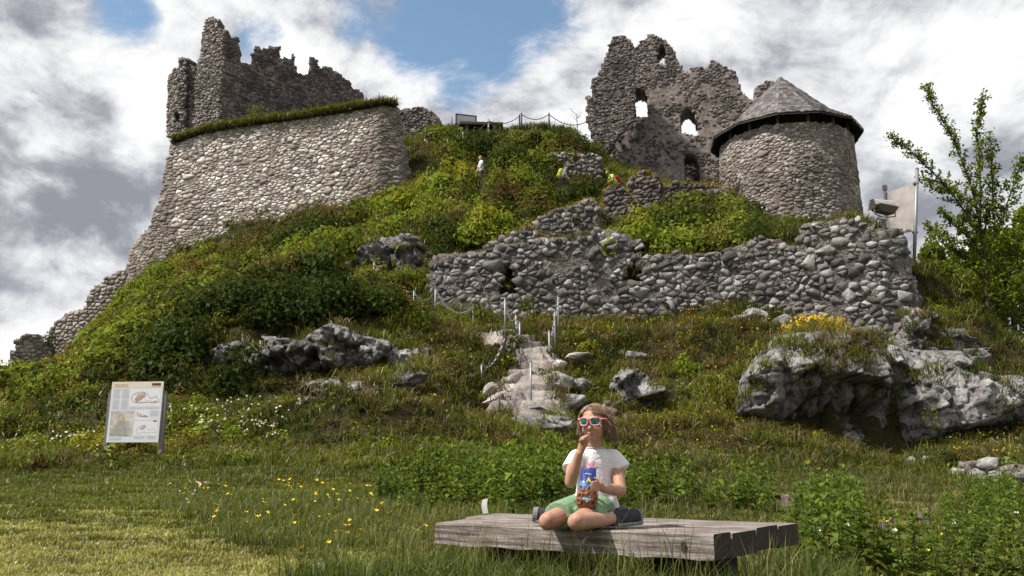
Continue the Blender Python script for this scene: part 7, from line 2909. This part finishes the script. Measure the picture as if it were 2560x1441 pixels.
def cloth_mat(name, col, wr=.35, scale=9.0):
    m, t, b = new_mat(name)
    pos = t.node('ShaderNodeTexCoord').outputs['Object']
    n1 = t.noise(pos, scale, 4, .55, .8)
    n2 = t.noise(pos, 160, 2, .5)
    t.l.new(t.mix(n2, (col[0] * .9, col[1] * .9, col[2] * .9), (col[0] * 1.06, col[1] * 1.06, col[2] * 1.06)), b.inputs['Base Color'])
    b.inputs['Roughness'].default_value = .9
    b.inputs['Specular IOR Level'].default_value = .12
    t.l.new(t.bump(n1, wr, .03), b.inputs['Normal'])
    return m


M['skin'] = skin_mat('skin', (.43, .25, .175))
M['skin2'] = skin_mat('hiker_skin', (.46, .27, .20))


def finger(prims, pts, r):
    for i in range(len(pts) - 1):
        prims.append(prim_cap(pts[i], r * (1 - .09 * i), pts[i + 1], r * (1 - .09 * (i + 1)), 10))


def build_child():
    seat = P(1470, 1296, 4.95)
    O = Vector((seat.x, seat.y, BZ))
    t = thing('person', O, 'child in white T-shirt and green shorts kneeling on the bench, eating a snack', 'person')

    def W(px, py, Y):
        return P(px, py, Y) - O
    # key points
    pel = W(1474, 1266, 5.02)
    waist = W(1486, 1232, 5.02)
    chest = W(1489, 1170, 5.00)
    shR, shL = W(1437, 1148, 4.99), W(1540, 1148, 5.02)
    neck0, neck1 = W(1489, 1135, 5.0), W(1486, 1098, 4.97)
    head = W(1487, 1056, 4.96)
    hipR, hipL = W(1446, 1273, 4.99), W(1506, 1275, 4.98)
    knR, knL = W(1369, 1307, 4.56), W(1441, 1307, 4.50)
    anR, anL = W(1395, 1292, 5.04), W(1540, 1296, 4.80)
    elR, elL = W(1426, 1206, 4.80), W(1552, 1226, 4.90)
    wrR, wrL = W(1448, 1134, 4.735), W(1507, 1222, 4.72)
    # lift the knees so that they rest on the plank
    for k, r in ((knR, .045), (knL, .045)):
        k.z = max(k.z, r + .002)
    B = []
    # --- head turned a little to the camera's left
    yaw = R(-24)
    hr = Matrix.Rotation(yaw, 3, 'Z') @ Matrix.Rotation(R(3), 3, 'X')

    def hd(x, y, z):
        return head + hr @ Vector((x, y, z))
    B.append(prim_ell(hd(0, .008, .014), (.074, .088, .082), hr, 20, 14))           # skull
    B.append(prim_ell(hd(0, -.030, -.040), (.056, .054, .058), hr))                 # lower face
    B.append(prim_ell(hd(-.030, -.052, -.040), (.028, .024, .026), hr))             # cheeks
    B.append(prim_ell(hd(.030, -.052, -.040), (.028, .024, .026), hr))
    B.append(prim_ell(hd(0, -.066, -.083), (.022, .017, .016), hr))                 # chin
    B.append(prim_cap(hd(0, -.078, -.004), .008, hd(0, -.093, -.034), .0115, 10))   # nose
    B.append(prim_ell(hd(-.009, -.085, -.037), (.007, .007, .006), hr))
    B.append(prim_ell(hd(.009, -.085, -.037), (.007, .007, .006), hr))
    B.append(prim_cap(hd(-.013, -.082, -.0585), .0052, hd(.013, -.082, -.0585), .0052, 8))   # lips
    B.append(prim_cap(hd(-.011, -.081, -.067), .0058, hd(.011, -.081, -.067), .0058, 8))
    for s in (-1, 1):
        B.append(prim_ell(hd(s * .074, .012, -.018), (.009, .019, .027), hr))       # ears
        B.append(prim_cap(hd(s * .012, -.082, .018), .009, hd(s * .046, -.072, .018), .009, 8))  # brow
    B.append(prim_cap(neck0 + Vector((0, .01, -.02)), .042, neck1, .037, 14))
    # --- trunk under the clothes
    B.append(prim_cap(chest, .055, pel, .06, 14))
    B.append(prim_cap(shR, .036, shL, .036, 12))
    B.append(prim_cap(neck0, .045, chest, .055, 12))
    # --- legs
    for hip, kn, an in ((hipR, knR, anR), (hipL, knL, anL)):
        B.append(prim_cap(hip, .064, kn, .045, 14))
        B.append(prim_cap(kn, .044, kn.lerp(an, .4), .041, 14))
        B.append(prim_cap(kn.lerp(an, .4), .041, an, .029, 14))
        B.append(prim_ell(kn + Vector((0, -.010, .008)), (.036, .038, .036)))
    # --- arms
    for sh, el, wr in ((shR, elR, wrR), (shL, elL, wrL)):
        B.append(prim_cap(sh, .040, el, .031, 12))
        B.append(prim_cap(el, .031, el.lerp(wr, .35), .032, 12))
        B.append(prim_cap(el.lerp(wr, .35), .032, wr, .0215, 12))
    def Wh(px, py, Y):
        return W(px + 8, py - 4, Y)
    # --- right hand, fingers together at the mouth
    pmR = Wh(1449, 1117, 4.725)
    B.append(prim_cap(wrR, .021, pmR, .024, 12, sq=((.5, .85, 0), .72)))
    mouth = hd(0, -.088, -.064)
    kn_ = [Wh(1441, 1106, 4.70), Wh(1444, 1101, 4.69), Wh(1449, 1098, 4.69), Wh(1455, 1097, 4.70)]
    mid_ = [Wh(1452, 1103, 4.655), Wh(1455, 1098, 4.65), Wh(1459, 1094, 4.66), Wh(1461, 1093, 4.68)]
    tip_ = [Wh(1462, 1112, 4.67), Wh(1464, 1106, 4.67), Wh(1465, 1100, 4.68), Wh(1466, 1094, 4.72)]
    for i in range(4):
        finger(B, [pmR.lerp(kn_[i], .4), kn_[i], mid_[i], tip_[i]], (.0072, .0078, .008, .0076)[i])
    finger(B, [pmR, Wh(1459, 1108, 4.72), Wh(1464, 1099, 4.73)], .0088)
    # --- left hand round the side of the bag
    pmL = W(1499, 1215, 4.70)
    B.append(prim_cap(wrL, .021, pmL, .025, 12, sq=((0, 1, 0), .7)))
    for i, (y, x2, yy) in enumerate(((1206, 1480, 1207), (1213, 1477, 1214), (1220, 1478, 1221), (1227, 1481, 1227))):
        finger(B, [pmL.lerp(W(1497, y, 4.685), .5), W(1493, y, 4.672), W(1486, y - 1, 4.652), W(x2, yy, 4.648)], (.0078, .0082, .008, .0072)[i])
    finger(B, [pmL, W(1494, 1203, 4.69), W(1487, 1196, 4.672)], .009)
    body = link('body', merged('body', B, .0048, 2, .35), M['skin'], t)
    lipm = plain('lips', (.36, .15, .12), .45, var=.1)
    MB().tube([hd(-.017, -.0835, -.0615), hd(-.006, -.0895, -.0598), hd(0, -.0888, -.0608), hd(.006, -.0895, -.0598), hd(.017, -.0835, -.0615)], [.0012, .0036, .0034, .0036, .0012], 6).build('lips', lipm, body, True)
    MB().tube([hd(-.013, -.0845, -.0655), hd(0, -.0888, -.0672), hd(.013, -.0845, -.0655)], [.0012, .0042, .0012], 6).build('lips', lipm, body, True)

    # --- T-shirt
    S = []
    S.append(prim_cap(W(1488, 1152, 5.0), .088, W(1490, 1266, 5.03), .122, 20, flat1=True, sq=((0, 1, 0), .78)))
    S.append(prim_cap(W(1450, 1145, 4.99), .050, W(1528, 1145, 5.01), .050, 14))
    S.append(prim_cap(W(1442, 1146, 4.985), .050, W(1427, 1176, 4.93), .054, 14, flat1=True))
    S.append(prim_cap(W(1534, 1146, 5.01), .051, W(1554, 1176, 4.99), .060, 14, flat1=True))
    S.append(prim_ell(W(1488, 1133, 4.99), (.060, .058, .024)))
    S.append(prim_cap(W(1522, 1255, 4.99), .050, W(1530, 1280, 5.0), .052, 12, flat1=True))
    S.append(prim_cap(W(1452, 1250, 4.96), .046, W(1448, 1262, 4.97), .048, 12, flat1=True))
    shirt = link('t_shirt', merged('t_shirt', S, .0075, 2, .5), cloth_mat('white_cotton', (.74, .72, .75), .55, 14), t)
    MB().tube([W(1488, 1126, 5.0) + Vector((.056 * math.cos(a), .056 * math.sin(a) * .9, -.004 * math.sin(a) + .006)) for a in [2 * math.pi * k / 24 for k in range(24)]], .0055, 6, closed=True).build('neckband', cloth_mat('grey_band', (.42, .41, .43)), shirt, True)
    # pink leaf print above the bag, laid on the cloth
    from mathutils.bvhtree import BVHTree
    bvh = BVHTree.FromPolygons([v.co[:] for v in shirt.data.vertices], [p.vertices[:] for p in shirt.data.polygons])
    pk = plain('pink_print', (.75, .30, .38), .8, var=.1)

    def print_leaf(px, py, ang, L, w):
        q = []
        for a, b in ((-.5, 0), (-.2, .5), (.15, .42), (.5, 0), (.15, -.42), (-.2, -.5)):
            x = px + (a * math.cos(ang) * L - b * math.sin(ang) * w)
            y = py + (a * math.sin(ang) * L + b * math.cos(ang) * w)
            d = ray(x, y)
            o = Vector((0, 0, CAM_H)) - O
            loc, nor, _, _ = bvh.ray_cast(o, d)
            if loc is None:
                return
            q.append(loc + nor * .0015)
        MB().add(q, [tuple(range(5, -1, -1))]).build('leaf_print', pk, shirt)
    for a in ((1470, 1160, R(60), 18, 6), (1477, 1164, R(110), 14, 6), (1482, 1158, R(-35), 16, 6), (1488, 1167, R(10), 18, 6), (1458, 1168, R(-10), 12, 5)):
        print_leaf(*a)

    # --- shorts
    G = []
    G.append(prim_ell(W(1478, 1272, 5.03), (.125, .11, .075)))
    G.append(prim_cap(hipR + Vector((0, .02, .0)), .083, hipR.lerp(knR, .70) + Vector((0, 0, .006)), .075, 16, flat1=True))
    G.append(prim_cap(hipL + Vector((0, .02, .0)), .083, hipL.lerp(knL, .62) + Vector((0, 0, .006)), .075, 16, flat1=True))
    for i in range(len(G)):
        G[i] = ([Vector((v[0], v[1], max(v[2], .006))) for v in G[i][0]], G[i][1])
    link('shorts', merged('shorts', G, .0075, 2, .5), cloth_mat('sage_green_cotton', (.20, .32, .19), .5, 12), t)

    # --- shoes
    dark = cloth_mat('dark_shoe', (.045, .045, .055), .6, 30)
    sole = plain('grey_sole', (.16, .16, .17), .8)
    blue = plain('shoe_trim', (.055, .065, .085), .7)
    for an, toe, nm in ((anR, W(1352, 1288, 5.06), 'shoe'), (anL, W(1584, 1292, 4.93), 'shoe')):
        toe.z = max(toe.z, .045)
        an = an.copy()
        an.z = max(an.z, .045)
        d = (toe - an).normalized()
        X = [prim_cap(an - d * .02, .042, an.lerp(toe, .5), .043, 14), prim_cap(an.lerp(toe, .5), .043, toe, .040, 14), prim_cap(an - d * .035, .040, an + d * .02, .044, 14, flat0=True)]
        sh = link(nm, merged(nm, X, .007, 2, .5), dark, t)
        side = d.cross(Vector((0, 0, 1))).normalized()
        q = []
        MB().tube([toe + d * .012, toe + d * .040], [.044, .040], 16).build('sole', sole, sh)
        # welt along the lower edge, tongue and a heel loop
        low = [an.lerp(toe, f) + side * (.036 * s_) + Vector((0, 0, -.034)) for s_, f in ((1, -.2), (1, .5), (1, 1.0), (.4, 1.35), (-.4, 1.35), (-1, 1.0), (-1, .5), (-1, -.2))]
        for v_ in low:
            v_.z = max(v_.z, .012)
        MB().tube(low, .011, 6, closed=True).build('welt', sole, sh)
        MB().tube([an.lerp(toe, .05) + Vector((0, 0, .040)), an.lerp(toe, .35) + Vector((0, 0, .047)), an.lerp(toe, .6) + Vector((0, 0, .044))], [.012, .014, .010], 8).build('tongue', blue, sh)

    # --- hair
    hm, ht, hb = new_mat('wavy_brown_hair')
    at = ht.node('ShaderNodeAttribute', attribute_name='tint')
    ht.l.new(ht.ramp(at.outputs['Fac'], [(0, (.075, .042, .026)), (.5, (.17, .10, .062)), (1, (.36, .24, .155))]), hb.inputs['Base Color'])
    hb.inputs['Roughness'].default_value = .42
    rnd = random.Random(12)
    V, F, T = [], [], []

    def strand(pts, r0, tint):
        n = 3
        mb = MB().tube(pts, [r0 * (1 - .55 * i / (len(pts) - 1)) for i in range(len(pts))], n)
        b = len(V)
        V.extend(mb.v)
        F.extend([tuple(b + i for i in f) for f in mb.f if len(f) == 4])
        T.extend([tint] * len(mb.v))
    for k in range(1250):
        # root on the upper / rear scalp
        az = rnd.uniform(-math.pi, math.pi)
        el = rnd.uniform(.12, 1.5)
        front = math.cos(az) > .45                     # az 0 faces forward
        if front and el < .72:
            continue
        if abs(az) < 1.75 and el < .35:
            continue
        root = Vector((math.sin(az) * math.cos(el) * .078, .008 - math.cos(az) * math.cos(el) * .092, .016 + math.sin(el) * .086))
        side = 1 if root.x > -.018 else -1
        ln = rnd.uniform(.07, .125) if side > 0 else rnd.uniform(.04, .085)
        out = Vector((root.x, root.y - .008, 0))
        if out.length < .03:
            out = Vector((side * .5, .3, 0))
        out.normalize()
        if front:
            out = (out * .3 + Vector((side * 1.0, .12, 0))).normalized()
        out = (out + Vector((0, .35, 0))).normalized()
        p = root.copy()
        pts = [hd(*p)]
        ph, fr, am = rnd.uniform(0, 6.28), rnd.uniform(1.6, 3.6), rnd.uniform(.006, .018)
        m = 13
        tang = Vector((-out.y, out.x, 0))
        for i in range(1, m + 1):
            f = i / m
            e = Vector((p.x / .084, (p.y - .008) / .098, (p.z - .014) / .092))
            down = min(1, f * 1.7 + (1 - math.sin(el)) * .7)
            p = p + (out * (1 - down * .88) + Vector((0, 0, -1)) * down) * (ln + (.12 if el > 1.0 else .05)) / m
            e = Vector((p.x / .082, (p.y - .008) / .096, (p.z - .014) / .090))
            if e.length < 1.0 and p.z > -.05:
                e = e / max(e.length, 1e-3)
                p = Vector((e.x * .082, e.y * .096 + .008, e.z * .090 + .014))
            if p.z < -.02:
                p.x = (abs(p.x) + .0016) * (1 if p.x >= 0 else -1)
            w = am * f * math.sin(fr * 6.28 * f * .8 + ph)
            q = p + tang * w + out * am * f * math.cos(fr * 5 * f + ph)
            if q.y < -.035 and q.z < .045:
                q.y = -.035 + (q.y + .035) * .2
                q.x = math.copysign(max(abs(q.x), .074), q.x)
            pts.append(hd(*q))
        strand(pts, rnd.uniform(.0013, .0027), min(1, max(0, rnd.gauss(.45, .22) + .25 * (root.z > .07))))
    # flyaway wisps
    for k in range(60):
        az = rnd.uniform(.3, 2.8)
        r0 = Vector((math.sin(az) * .08, .01 - math.cos(az) * .09, rnd.uniform(.0, .09)))
        d = Vector((r0.x * 6, r0.y * 3, rnd.uniform(-.3, .5))).normalized()
        L = rnd.uniform(.03, .06)
        pts = [hd(*(r0 + d * L * f + Vector((0, 0, -.02 * f * f)) + Vector((0, 0, .006 * math.sin(f * 7 + k))))) for f in (0, .3, .6, 1)]
        strand(pts, .0016, .9)
    mb = MB()
    cap_v, cap_f = prim_ell((0, .012, .018), (.0785, .0905, .0855), None, 24, 16)
    keep = [f for f in cap_f if all(not (v.y < -.018 and v.z < .062) and v.z > -.045 for v in (cap_v[i] for i in f))]
    b = len(V)
    V.extend([tuple(hd(*v)) for v in cap_v])
    T.extend([.3] * len(cap_v))
    F.extend([tuple(b + i for i in f) for f in keep if len(f) == 4])
    me = mesh_np('hair', np.array(V), np.array(F), np.array(T), True)
    link('hair', me, hm, t)

    # --- sunglasses
    pink = plain('pink_plastic', (.78, .28, .34), .3, var=.04)
    lm, lt, lb = new_mat('mirror_lens')
    tc = lt.node('ShaderNodeTexCoord').outputs['Generated']
    sep = lt.node('ShaderNodeSeparateXYZ', i_0=tc)
    lt.l.new(lt.ramp(lt.math('ADD', lt.math('MULTIPLY', sep.outputs[2], .8), lt.math('MULTIPLY', lt.noise(tc, 3, 2), .3)), [(.1, (.02, .03, .06)), (.45, (.02, .16, .20)), (.7, (.03, .42, .26)), (1, (.06, .35, .65))]), lb.inputs['Base Color'])
    lb.inputs['Metallic'].default_value = .75
    lb.inputs['Roughness'].default_value = .12
    g = thing('sunglasses', O, 'pink-framed sunglasses with green-blue mirrored lenses worn by the child', 'sunglasses')

    def rr(cx, w, h, n=24):
        out = []
        for k in range(n):
            a = 2 * math.pi * k / n
            ca, sa_ = math.cos(a), math.sin(a)
            x = math.copysign(abs(ca) ** .55, ca) * w / 2
            z = math.sqrt(0) + math.copysign(abs(sa_) ** .6, sa_) * h / 2
            if z < 0:
                x *= .88
            out.append((cx + x, z))
        return out
    gz = .003
    for s in (-1, 1):
        ring = rr(s * .0325, .052, .042)

        def bend(x, z, y=0.0):
            return hd(x, -.0985 + 6.5 * x * x + y, gz + z - .03 * y)
        MB().tube([bend(x, z) for x, z in ring], .0042, 7, closed=True).build('rim', pink, g, True)
        pts = [bend(x, z, .0012) for x, z in ring]
        c = sum(pts, Vector()) / len(pts) + hr @ Vector((0, -.003, 0))
        n = len(pts)
        MB().add(pts + [c], [((k + 1) % n, k, n) if s else (k, k + 1, n) for k in range(n)]).build('lens', lm, g, True)
        MB().tube([bend(s * .058, .013), hd(s * .076, -.060, gz + .014), hd(s * .0815, .0, gz + .010), hd(s * .081, .02, gz - .004)], [.0045, .0045, .004, .003], 6).build('temple', pink, g, True)
    MB().tube([hd(-.009, -.0985, gz + .010), hd(0, -.1005, gz + .014), hd(.009, -.0985, gz + .010)], .0042, 6).build('bridge', pink, g, True)

    # --- bag of pretzels
    bag(W, O)


def bag(W, O):
    top, bot = P(1469, 1171, 4.70), P(1467, 1271, 4.665)
    s = FPX / (4.68 * CP)
    Hh = (top - bot).length
    t = thing('snack_bag', bot, 'blue and brown bag of pretzels held against the chest of the child', 'snack bag')
    ax = (top - bot).normalized()
    t.rotation_euler = (math.atan2(-(ax.y), ax.z), math.atan2(ax.x, ax.z), R(-8))
    nx, nz = 14, 22
    V, F = [], []
    rnd = random.Random(4)

    def prof(f):
        """half width, half depth at height f (0 bottom..1 top)"""
        w = .056 if f < .35 else .056 - (.056 - .041) * min(1, (f - .35) / .3)
        w *= min(1, .80 + f * 2.2)
        d = .036 * (1 - max(0, (f - .35) / .65) ** 1.1 * .93)
        d *= min(1, .35 + f * 4)
        return w, d
    for side in (-1, 1):
        for j in range(nz + 1):
            f = j / nz
            w, d = prof(f)
            for i in range(nx + 1):
                u = -1 + 2 * i / nx
                cr = 0.0035 * math.sin(u * 9 + f * 23 + side) * math.sin(f * 17 + u * 5)
                dd = d * (1 - abs(u) ** 2.4) + cr * (1 - abs(u))
                V.append((u * w, side * max(dd, .0006), f * Hh + .004 * math.sin(u * 3.0) * (f > .96)))
    m = (nx + 1) * (nz + 1)
    for sd in (0, 1):
        for j in range(nz):
            for i in range(nx):
                a = sd * m + j * (nx + 1) + i
                q = (a, a + 1, a + nx + 2, a + nx + 1)
                F.append(q if sd == 0 else q[::-1])
    for i in range(nx):
        F.append((i + 1, i, m + i, m + i + 1))
    for j in range(nz):
        for i in (0, nx):
            a = j * (nx + 1) + i
            q = (a, a + nx + 1, m + a + nx + 1, m + a)
            F.append(q if i == 0 else q[::-1])
    mt, tt, b = new_mat('snack_foil')
    tc = tt.node('ShaderNodeTexCoord').outputs['Object']
    z = tt.node('ShaderNodeSeparateXYZ', i_0=tc).outputs[2]
    f = tt.math('DIVIDE', z, Hh)
    n1 = tt.noise(tc, 38, 3, .5)
    vor = tt.voronoi(tt.vmath('ADD', tc, tt.vmath('MULTIPLY', tt.noise(tc, 30, 2, .5, 0, 'Color'), (.02, .02, .02))), 62, 'F1')
    brown = tt.ramp(vor, [(.0, (.035, .010, .005)), (.3, (.22, .075, .028)), (.52, (.34, .13, .05)), (.75, (.06, .02, .01))])
    blue = tt.ramp(tt.math('ADD', f, tt.math('MULTIPLY', tt.math('SUBTRACT', n1, .5), .12)), [(.5, (.02, .09, .30)), (.62, (.05, .25, .55)), (.68, (.012, .04, .24)), (.9, (.012, .03, .20)), (1.0, (.02, .05, .30))])
    k = tt.smooth(tt.math('ADD', f, tt.math('MULTIPLY', tt.math('SUBTRACT', tt.noise(tc, 22, 2), .5), .35)), .40, .52)
    tt.l.new(tt.mix(k, brown, blue), b.inputs['Base Color'])
    b.inputs['Roughness'].default_value = .32
    b.inputs['Specular IOR Level'].default_value = .6
    pouch = link('pouch', mesh_np('pouch', np.array(V), np.array(F), None, True), mt, t)
    lab = plain('label_blue', (.06, .38, .62), .4)
    yel = plain('letter_yellow', (.85, .66, .10), .4)
    whi = plain('letter_white', (.80, .78, .80), .4)
    inkm = plain('letter_ink', (.05, .02, .03), .5)

    def onbag(x, f, lift=.0015):
        w, d = prof(f)
        u = max(-1, min(1, x / w))
        return Vector((x, -(d * (1 - abs(u) ** 2.4) + lift + .0022), f * Hh))

    def patch(x0, x1, f0, f1, m, nm, lift=.002):
        vs, fs = [], []
        nn = 6
        for j in (0, 1, 2):
            for i in range(nn + 1):
                vs.append(onbag(x0 + (x1 - x0) * i / nn, f0 + (f1 - f0) * j / 2, lift))
        for j in range(2):
            for i in range(nn):
                a = j * (nn + 1) + i
                fs.append((a, a + 1, a + nn + 2, a + nn + 1))
        MB().add(vs, fs).build(nm, m, t)
    patch(-.026, .030, .165, .235, lab, 'label')
    patch(-.024, .028, .196, .204, whi, 'label_text', .0032)

    def letter(ch, size, m, x, f, nm, bold=.0):
        p = onbag(x, f, .0035)
        o = text_mesh(ch, size, m, t, nm, p, (math.pi / 2, 0, 0), 'CENTER', bold)
        return o
    letter('A', .034, inkm, .0055, .625, 'letter_shadow', .0035)
    o = letter('A', .034, yel, .005, .627, 'letter', .0012)
    o.location.y -= .0012
    letter('A', .019, whi, -.022, .60, 'letter', .0006)
    for k in range(6):
        patch(-.016 + k * .0055, -.0125 + k * .0055, .835 + .006 * math.sin(k), .855 + .006 * math.sin(k), whi, 'small_print')
    # printed pretzel loops on the lower half, raised a hair
    pb = plain('pretzel_print', (.20, .075, .03), .35, var=.5, nscale=60)
    for x, ff, a in ((-.028, .47, .3), (.012, .45, -.4), (-.012, .36, .9), (.034, .33, .2), (-.036, .27, -.3), (.008, .30, .5), (.030, .13, 1.0), (-.022, .11, .2), (.002, .08, -.6), (-.040, .15, .7), (.040, .23, -.7)):
        ring = []
        for q in range(12):
            th = 2 * math.pi * q / 12
            ex, ez = .0105 * math.cos(th), .0150 * math.sin(th)
            x2 = x + ex * math.cos(a) - ez * math.sin(a)
            z2 = ff * Hh + ex * math.sin(a) + ez * math.cos(a)
            ring.append(onbag(max(-.05, min(.05, x2)), max(.03, min(.9, z2 / Hh)), .0008))
        MB().tube(ring, .0042, 6, closed=True).build('pretzel_picture', pb, t)


build_child()


# ------------------------------------------------------------------ hikers on the hill
def stand(px, py, hgt, y0=30, y1=47):
    """distance at which a person of this height has the head top at the pixel"""
    best = None
    for k in range(300):
        Y = y0 + (y1 - y0) * k / 299
        p = P(px, py, Y)
        e = abs(p.z - h1(p.x, p.y) - hgt)
        if best is None or e < best[0]:
            best = (e, Y)
    return best[1]


def hiker(px, py, hgt, yaw, label, shirt, legs, hairc, lean=.0, pack=None, arms='down', stoop=0.0, cap=None, Y=None, skincol='skin2', zshift=None):
    Y = Y or stand(px, py, hgt * (1 - .3 * stoop))
    p = P(px, py, Y)
    g = p.z - hgt * (1 - .28 * stoop)
    t = thing('person', (p.x, p.y, g), label, 'person', 'hikers on the castle hill', yaw)
    s = hgt / 1.75

    def L(x, y, z):
        """x forward, y left; bends forward above the hips"""
        if z > .92:
            d = z - .92
            x, z = x + d * math.sin(lean) , .92 + d * math.cos(lean)
        return Vector((x * s, y * s, z * s))
    st = .16
    hipz = .92
    B = [prim_ell(L(.02, 0, 1.62), (.085 * s, .075 * s, .112 * s)), prim_ell(L(.06, 0, 1.565), (.055 * s, .052 * s, .06 * s)), prim_cap(L(0, 0, 1.38), .055 * s, L(.01, 0, 1.52), .05 * s),
         prim_cap(L(.105, 0, 1.60), .012 * s, L(.115, 0, 1.575), .014 * s), prim_ell(L(.005, .078, 1.60), (.02 * s, .01 * s, .03 * s)), prim_ell(L(.005, -.078, 1.60), (.02 * s, .01 * s, .03 * s))]
    B += [prim_cap(L(0, 0, 1.0), .11 * s, L(0, 0, 1.32), .12 * s, sq=((1, 0, 0), .7))]
    arm = {'down': ((.10, .25, 1.10), (.26, .22, .90)), 'akimbo': ((-.03, .36, 1.12), (.10, .2, .98)), 'forward': ((.16, .24, 1.12), (.38, .20, 1.0))}[arms]
    for sd in (-1, 1):
        sh, el, wr = L(0, sd * .19, 1.38), L(arm[0][0], sd * arm[0][1], arm[0][2]), L(arm[1][0], sd * arm[1][1], arm[1][2])
        B += [prim_cap(sh, .05 * s, el, .04 * s), prim_cap(el, .04 * s, wr, .028 * s)]
        hd_ = wr + (wr - el).normalized() * .07 * s
        B += [prim_cap(wr, .03 * s, hd_, .034 * s)]
        for f in range(4):
            B.append(prim_cap(hd_, .012 * s, hd_ + (wr - el).normalized() * (.06 + .01 * (f in (1, 2))) * s + Vector((0, (f - 1.5) * .018 * s, -.01)), .009 * s, 8))
        B.append(prim_cap(hd_, .013 * s, hd_ + Vector((.05 * s, 0, .01)), .011 * s, 8))
        kn, an = L(st * (1 if sd > 0 else -.2) + .06, sd * .10, .50), L((st if sd > 0 else -.22), sd * .10, .09)
        B += [prim_cap(L(0, sd * .09, hipz), .085 * s, kn, .058 * s), prim_cap(kn, .056 * s, an, .038 * s), prim_cap(an, .04 * s, an + Vector((.15 * s, 0, -.045 * s)), .036 * s)]
    link('body', merged('body', B, .024 * s, 1), M[skincol], t)
    S = [prim_cap(L(0, 0, .94), .15 * s, L(0, 0, 1.34), .165 * s, flat0=True, sq=((1, 0, 0), .72)), prim_cap(L(0, -.15, 1.38), .075 * s, L(0, .15, 1.38), .075 * s)]
    for sd in (-1, 1):
        sh, el = L(0, sd * .19, 1.38), L(arm[0][0], sd * arm[0][1], arm[0][2])
        S.append(prim_cap(sh, .066 * s, sh.lerp(el, .65), .064 * s, flat1=True))
    link('shirt', merged('shirt', S, .027 * s, 1), cloth_mat('hiker_shirt', shirt), t)
    G = [prim_ell(L(0, 0, .93), (.13 * s, .16 * s, .10 * s))]
    for sd in (-1, 1):
        kn, an = L(st * (1 if sd > 0 else -.2) + .06, sd * .10, .50), L((st if sd > 0 else -.22), sd * .10, .09)
        G += [prim_cap(L(0, sd * .09, hipz), .10 * s, kn, .075 * s), prim_cap(kn, .075 * s, an, .06 * s, flat1=True)]
    link('trousers', merged('trousers', G, .027 * s, 1), cloth_mat('hiker_trousers', legs), t)
    Hh = [prim_ell(L(-.012, 0, 1.655), (.088 * s, .080 * s, .088 * s)), prim_ell(L(-.04, 0, 1.61), (.062 * s, .076 * s, .08 * s))]
    link('hair', merged('hair', Hh, .022 * s, 1), plain('hiker_hair', hairc, .7), t)
    if pack:
        K = [prim_cap(L(-.22, 0, 1.02), .13 * s, L(-.21, 0, 1.34), .12 * s, sq=((0, 1, 0), 1.15))]
        pk = link('backpack', merged('backpack', K, .024 * s, 1), cloth_mat('backpack_cloth', pack), t)
        bl = plain('strap_black', (.02, .02, .02), .8)
        for sd in (-1, 1):
            MB().tube([L(-.14, sd * .10, 1.42), L(-.02, sd * .12, 1.47), L(.12, sd * .12, 1.36), L(.11, sd * .13, 1.12), L(-.12, sd * .14, 1.02)], .018 * s, 6).build('strap', bl, pk)
        link('lower_pocket', merged('lower_pocket', [prim_cap(L(-.30, -.07, 1.0), .07 * s, L(-.30, .07, 1.0), .07 * s)], .016 * s, 1), bl, pk)
    return t


hiker(1407, 405, 1.80, R(-12), 'hiker in a grey T-shirt with a yellow-green backpack striding down the path', (.26, .27, .30), (.03, .03, .035), (.10, .06, .04), lean=.30, pack=(.42, .48, .05), arms='down', Y=38.6)
hiker(1204, 389, 1.78, R(200), 'hiker in a white T-shirt half hidden in the bushes of the upper slope', (.66, .67, .70), (.05, .05, .06), (.10, .07, .05), lean=.05, Y=39.6)
hiker(1079, 322, 1.78, R(-90), 'hiker in black clothes with a dark cap standing below the wall fragment', (.012, .012, .014), (.02, .02, .022), (.02, .017, .015), arms='akimbo', Y=43.0)
hiker(1541, 434, 1.70, R(195), 'bending hiker in a neon yellow shirt carrying a red backpack', (.52, .75, .12), (.03, .03, .035), (.16, .09, .05), lean=.62, pack=(.30, .012, .03), arms='forward', stoop=.55, Y=36.2)
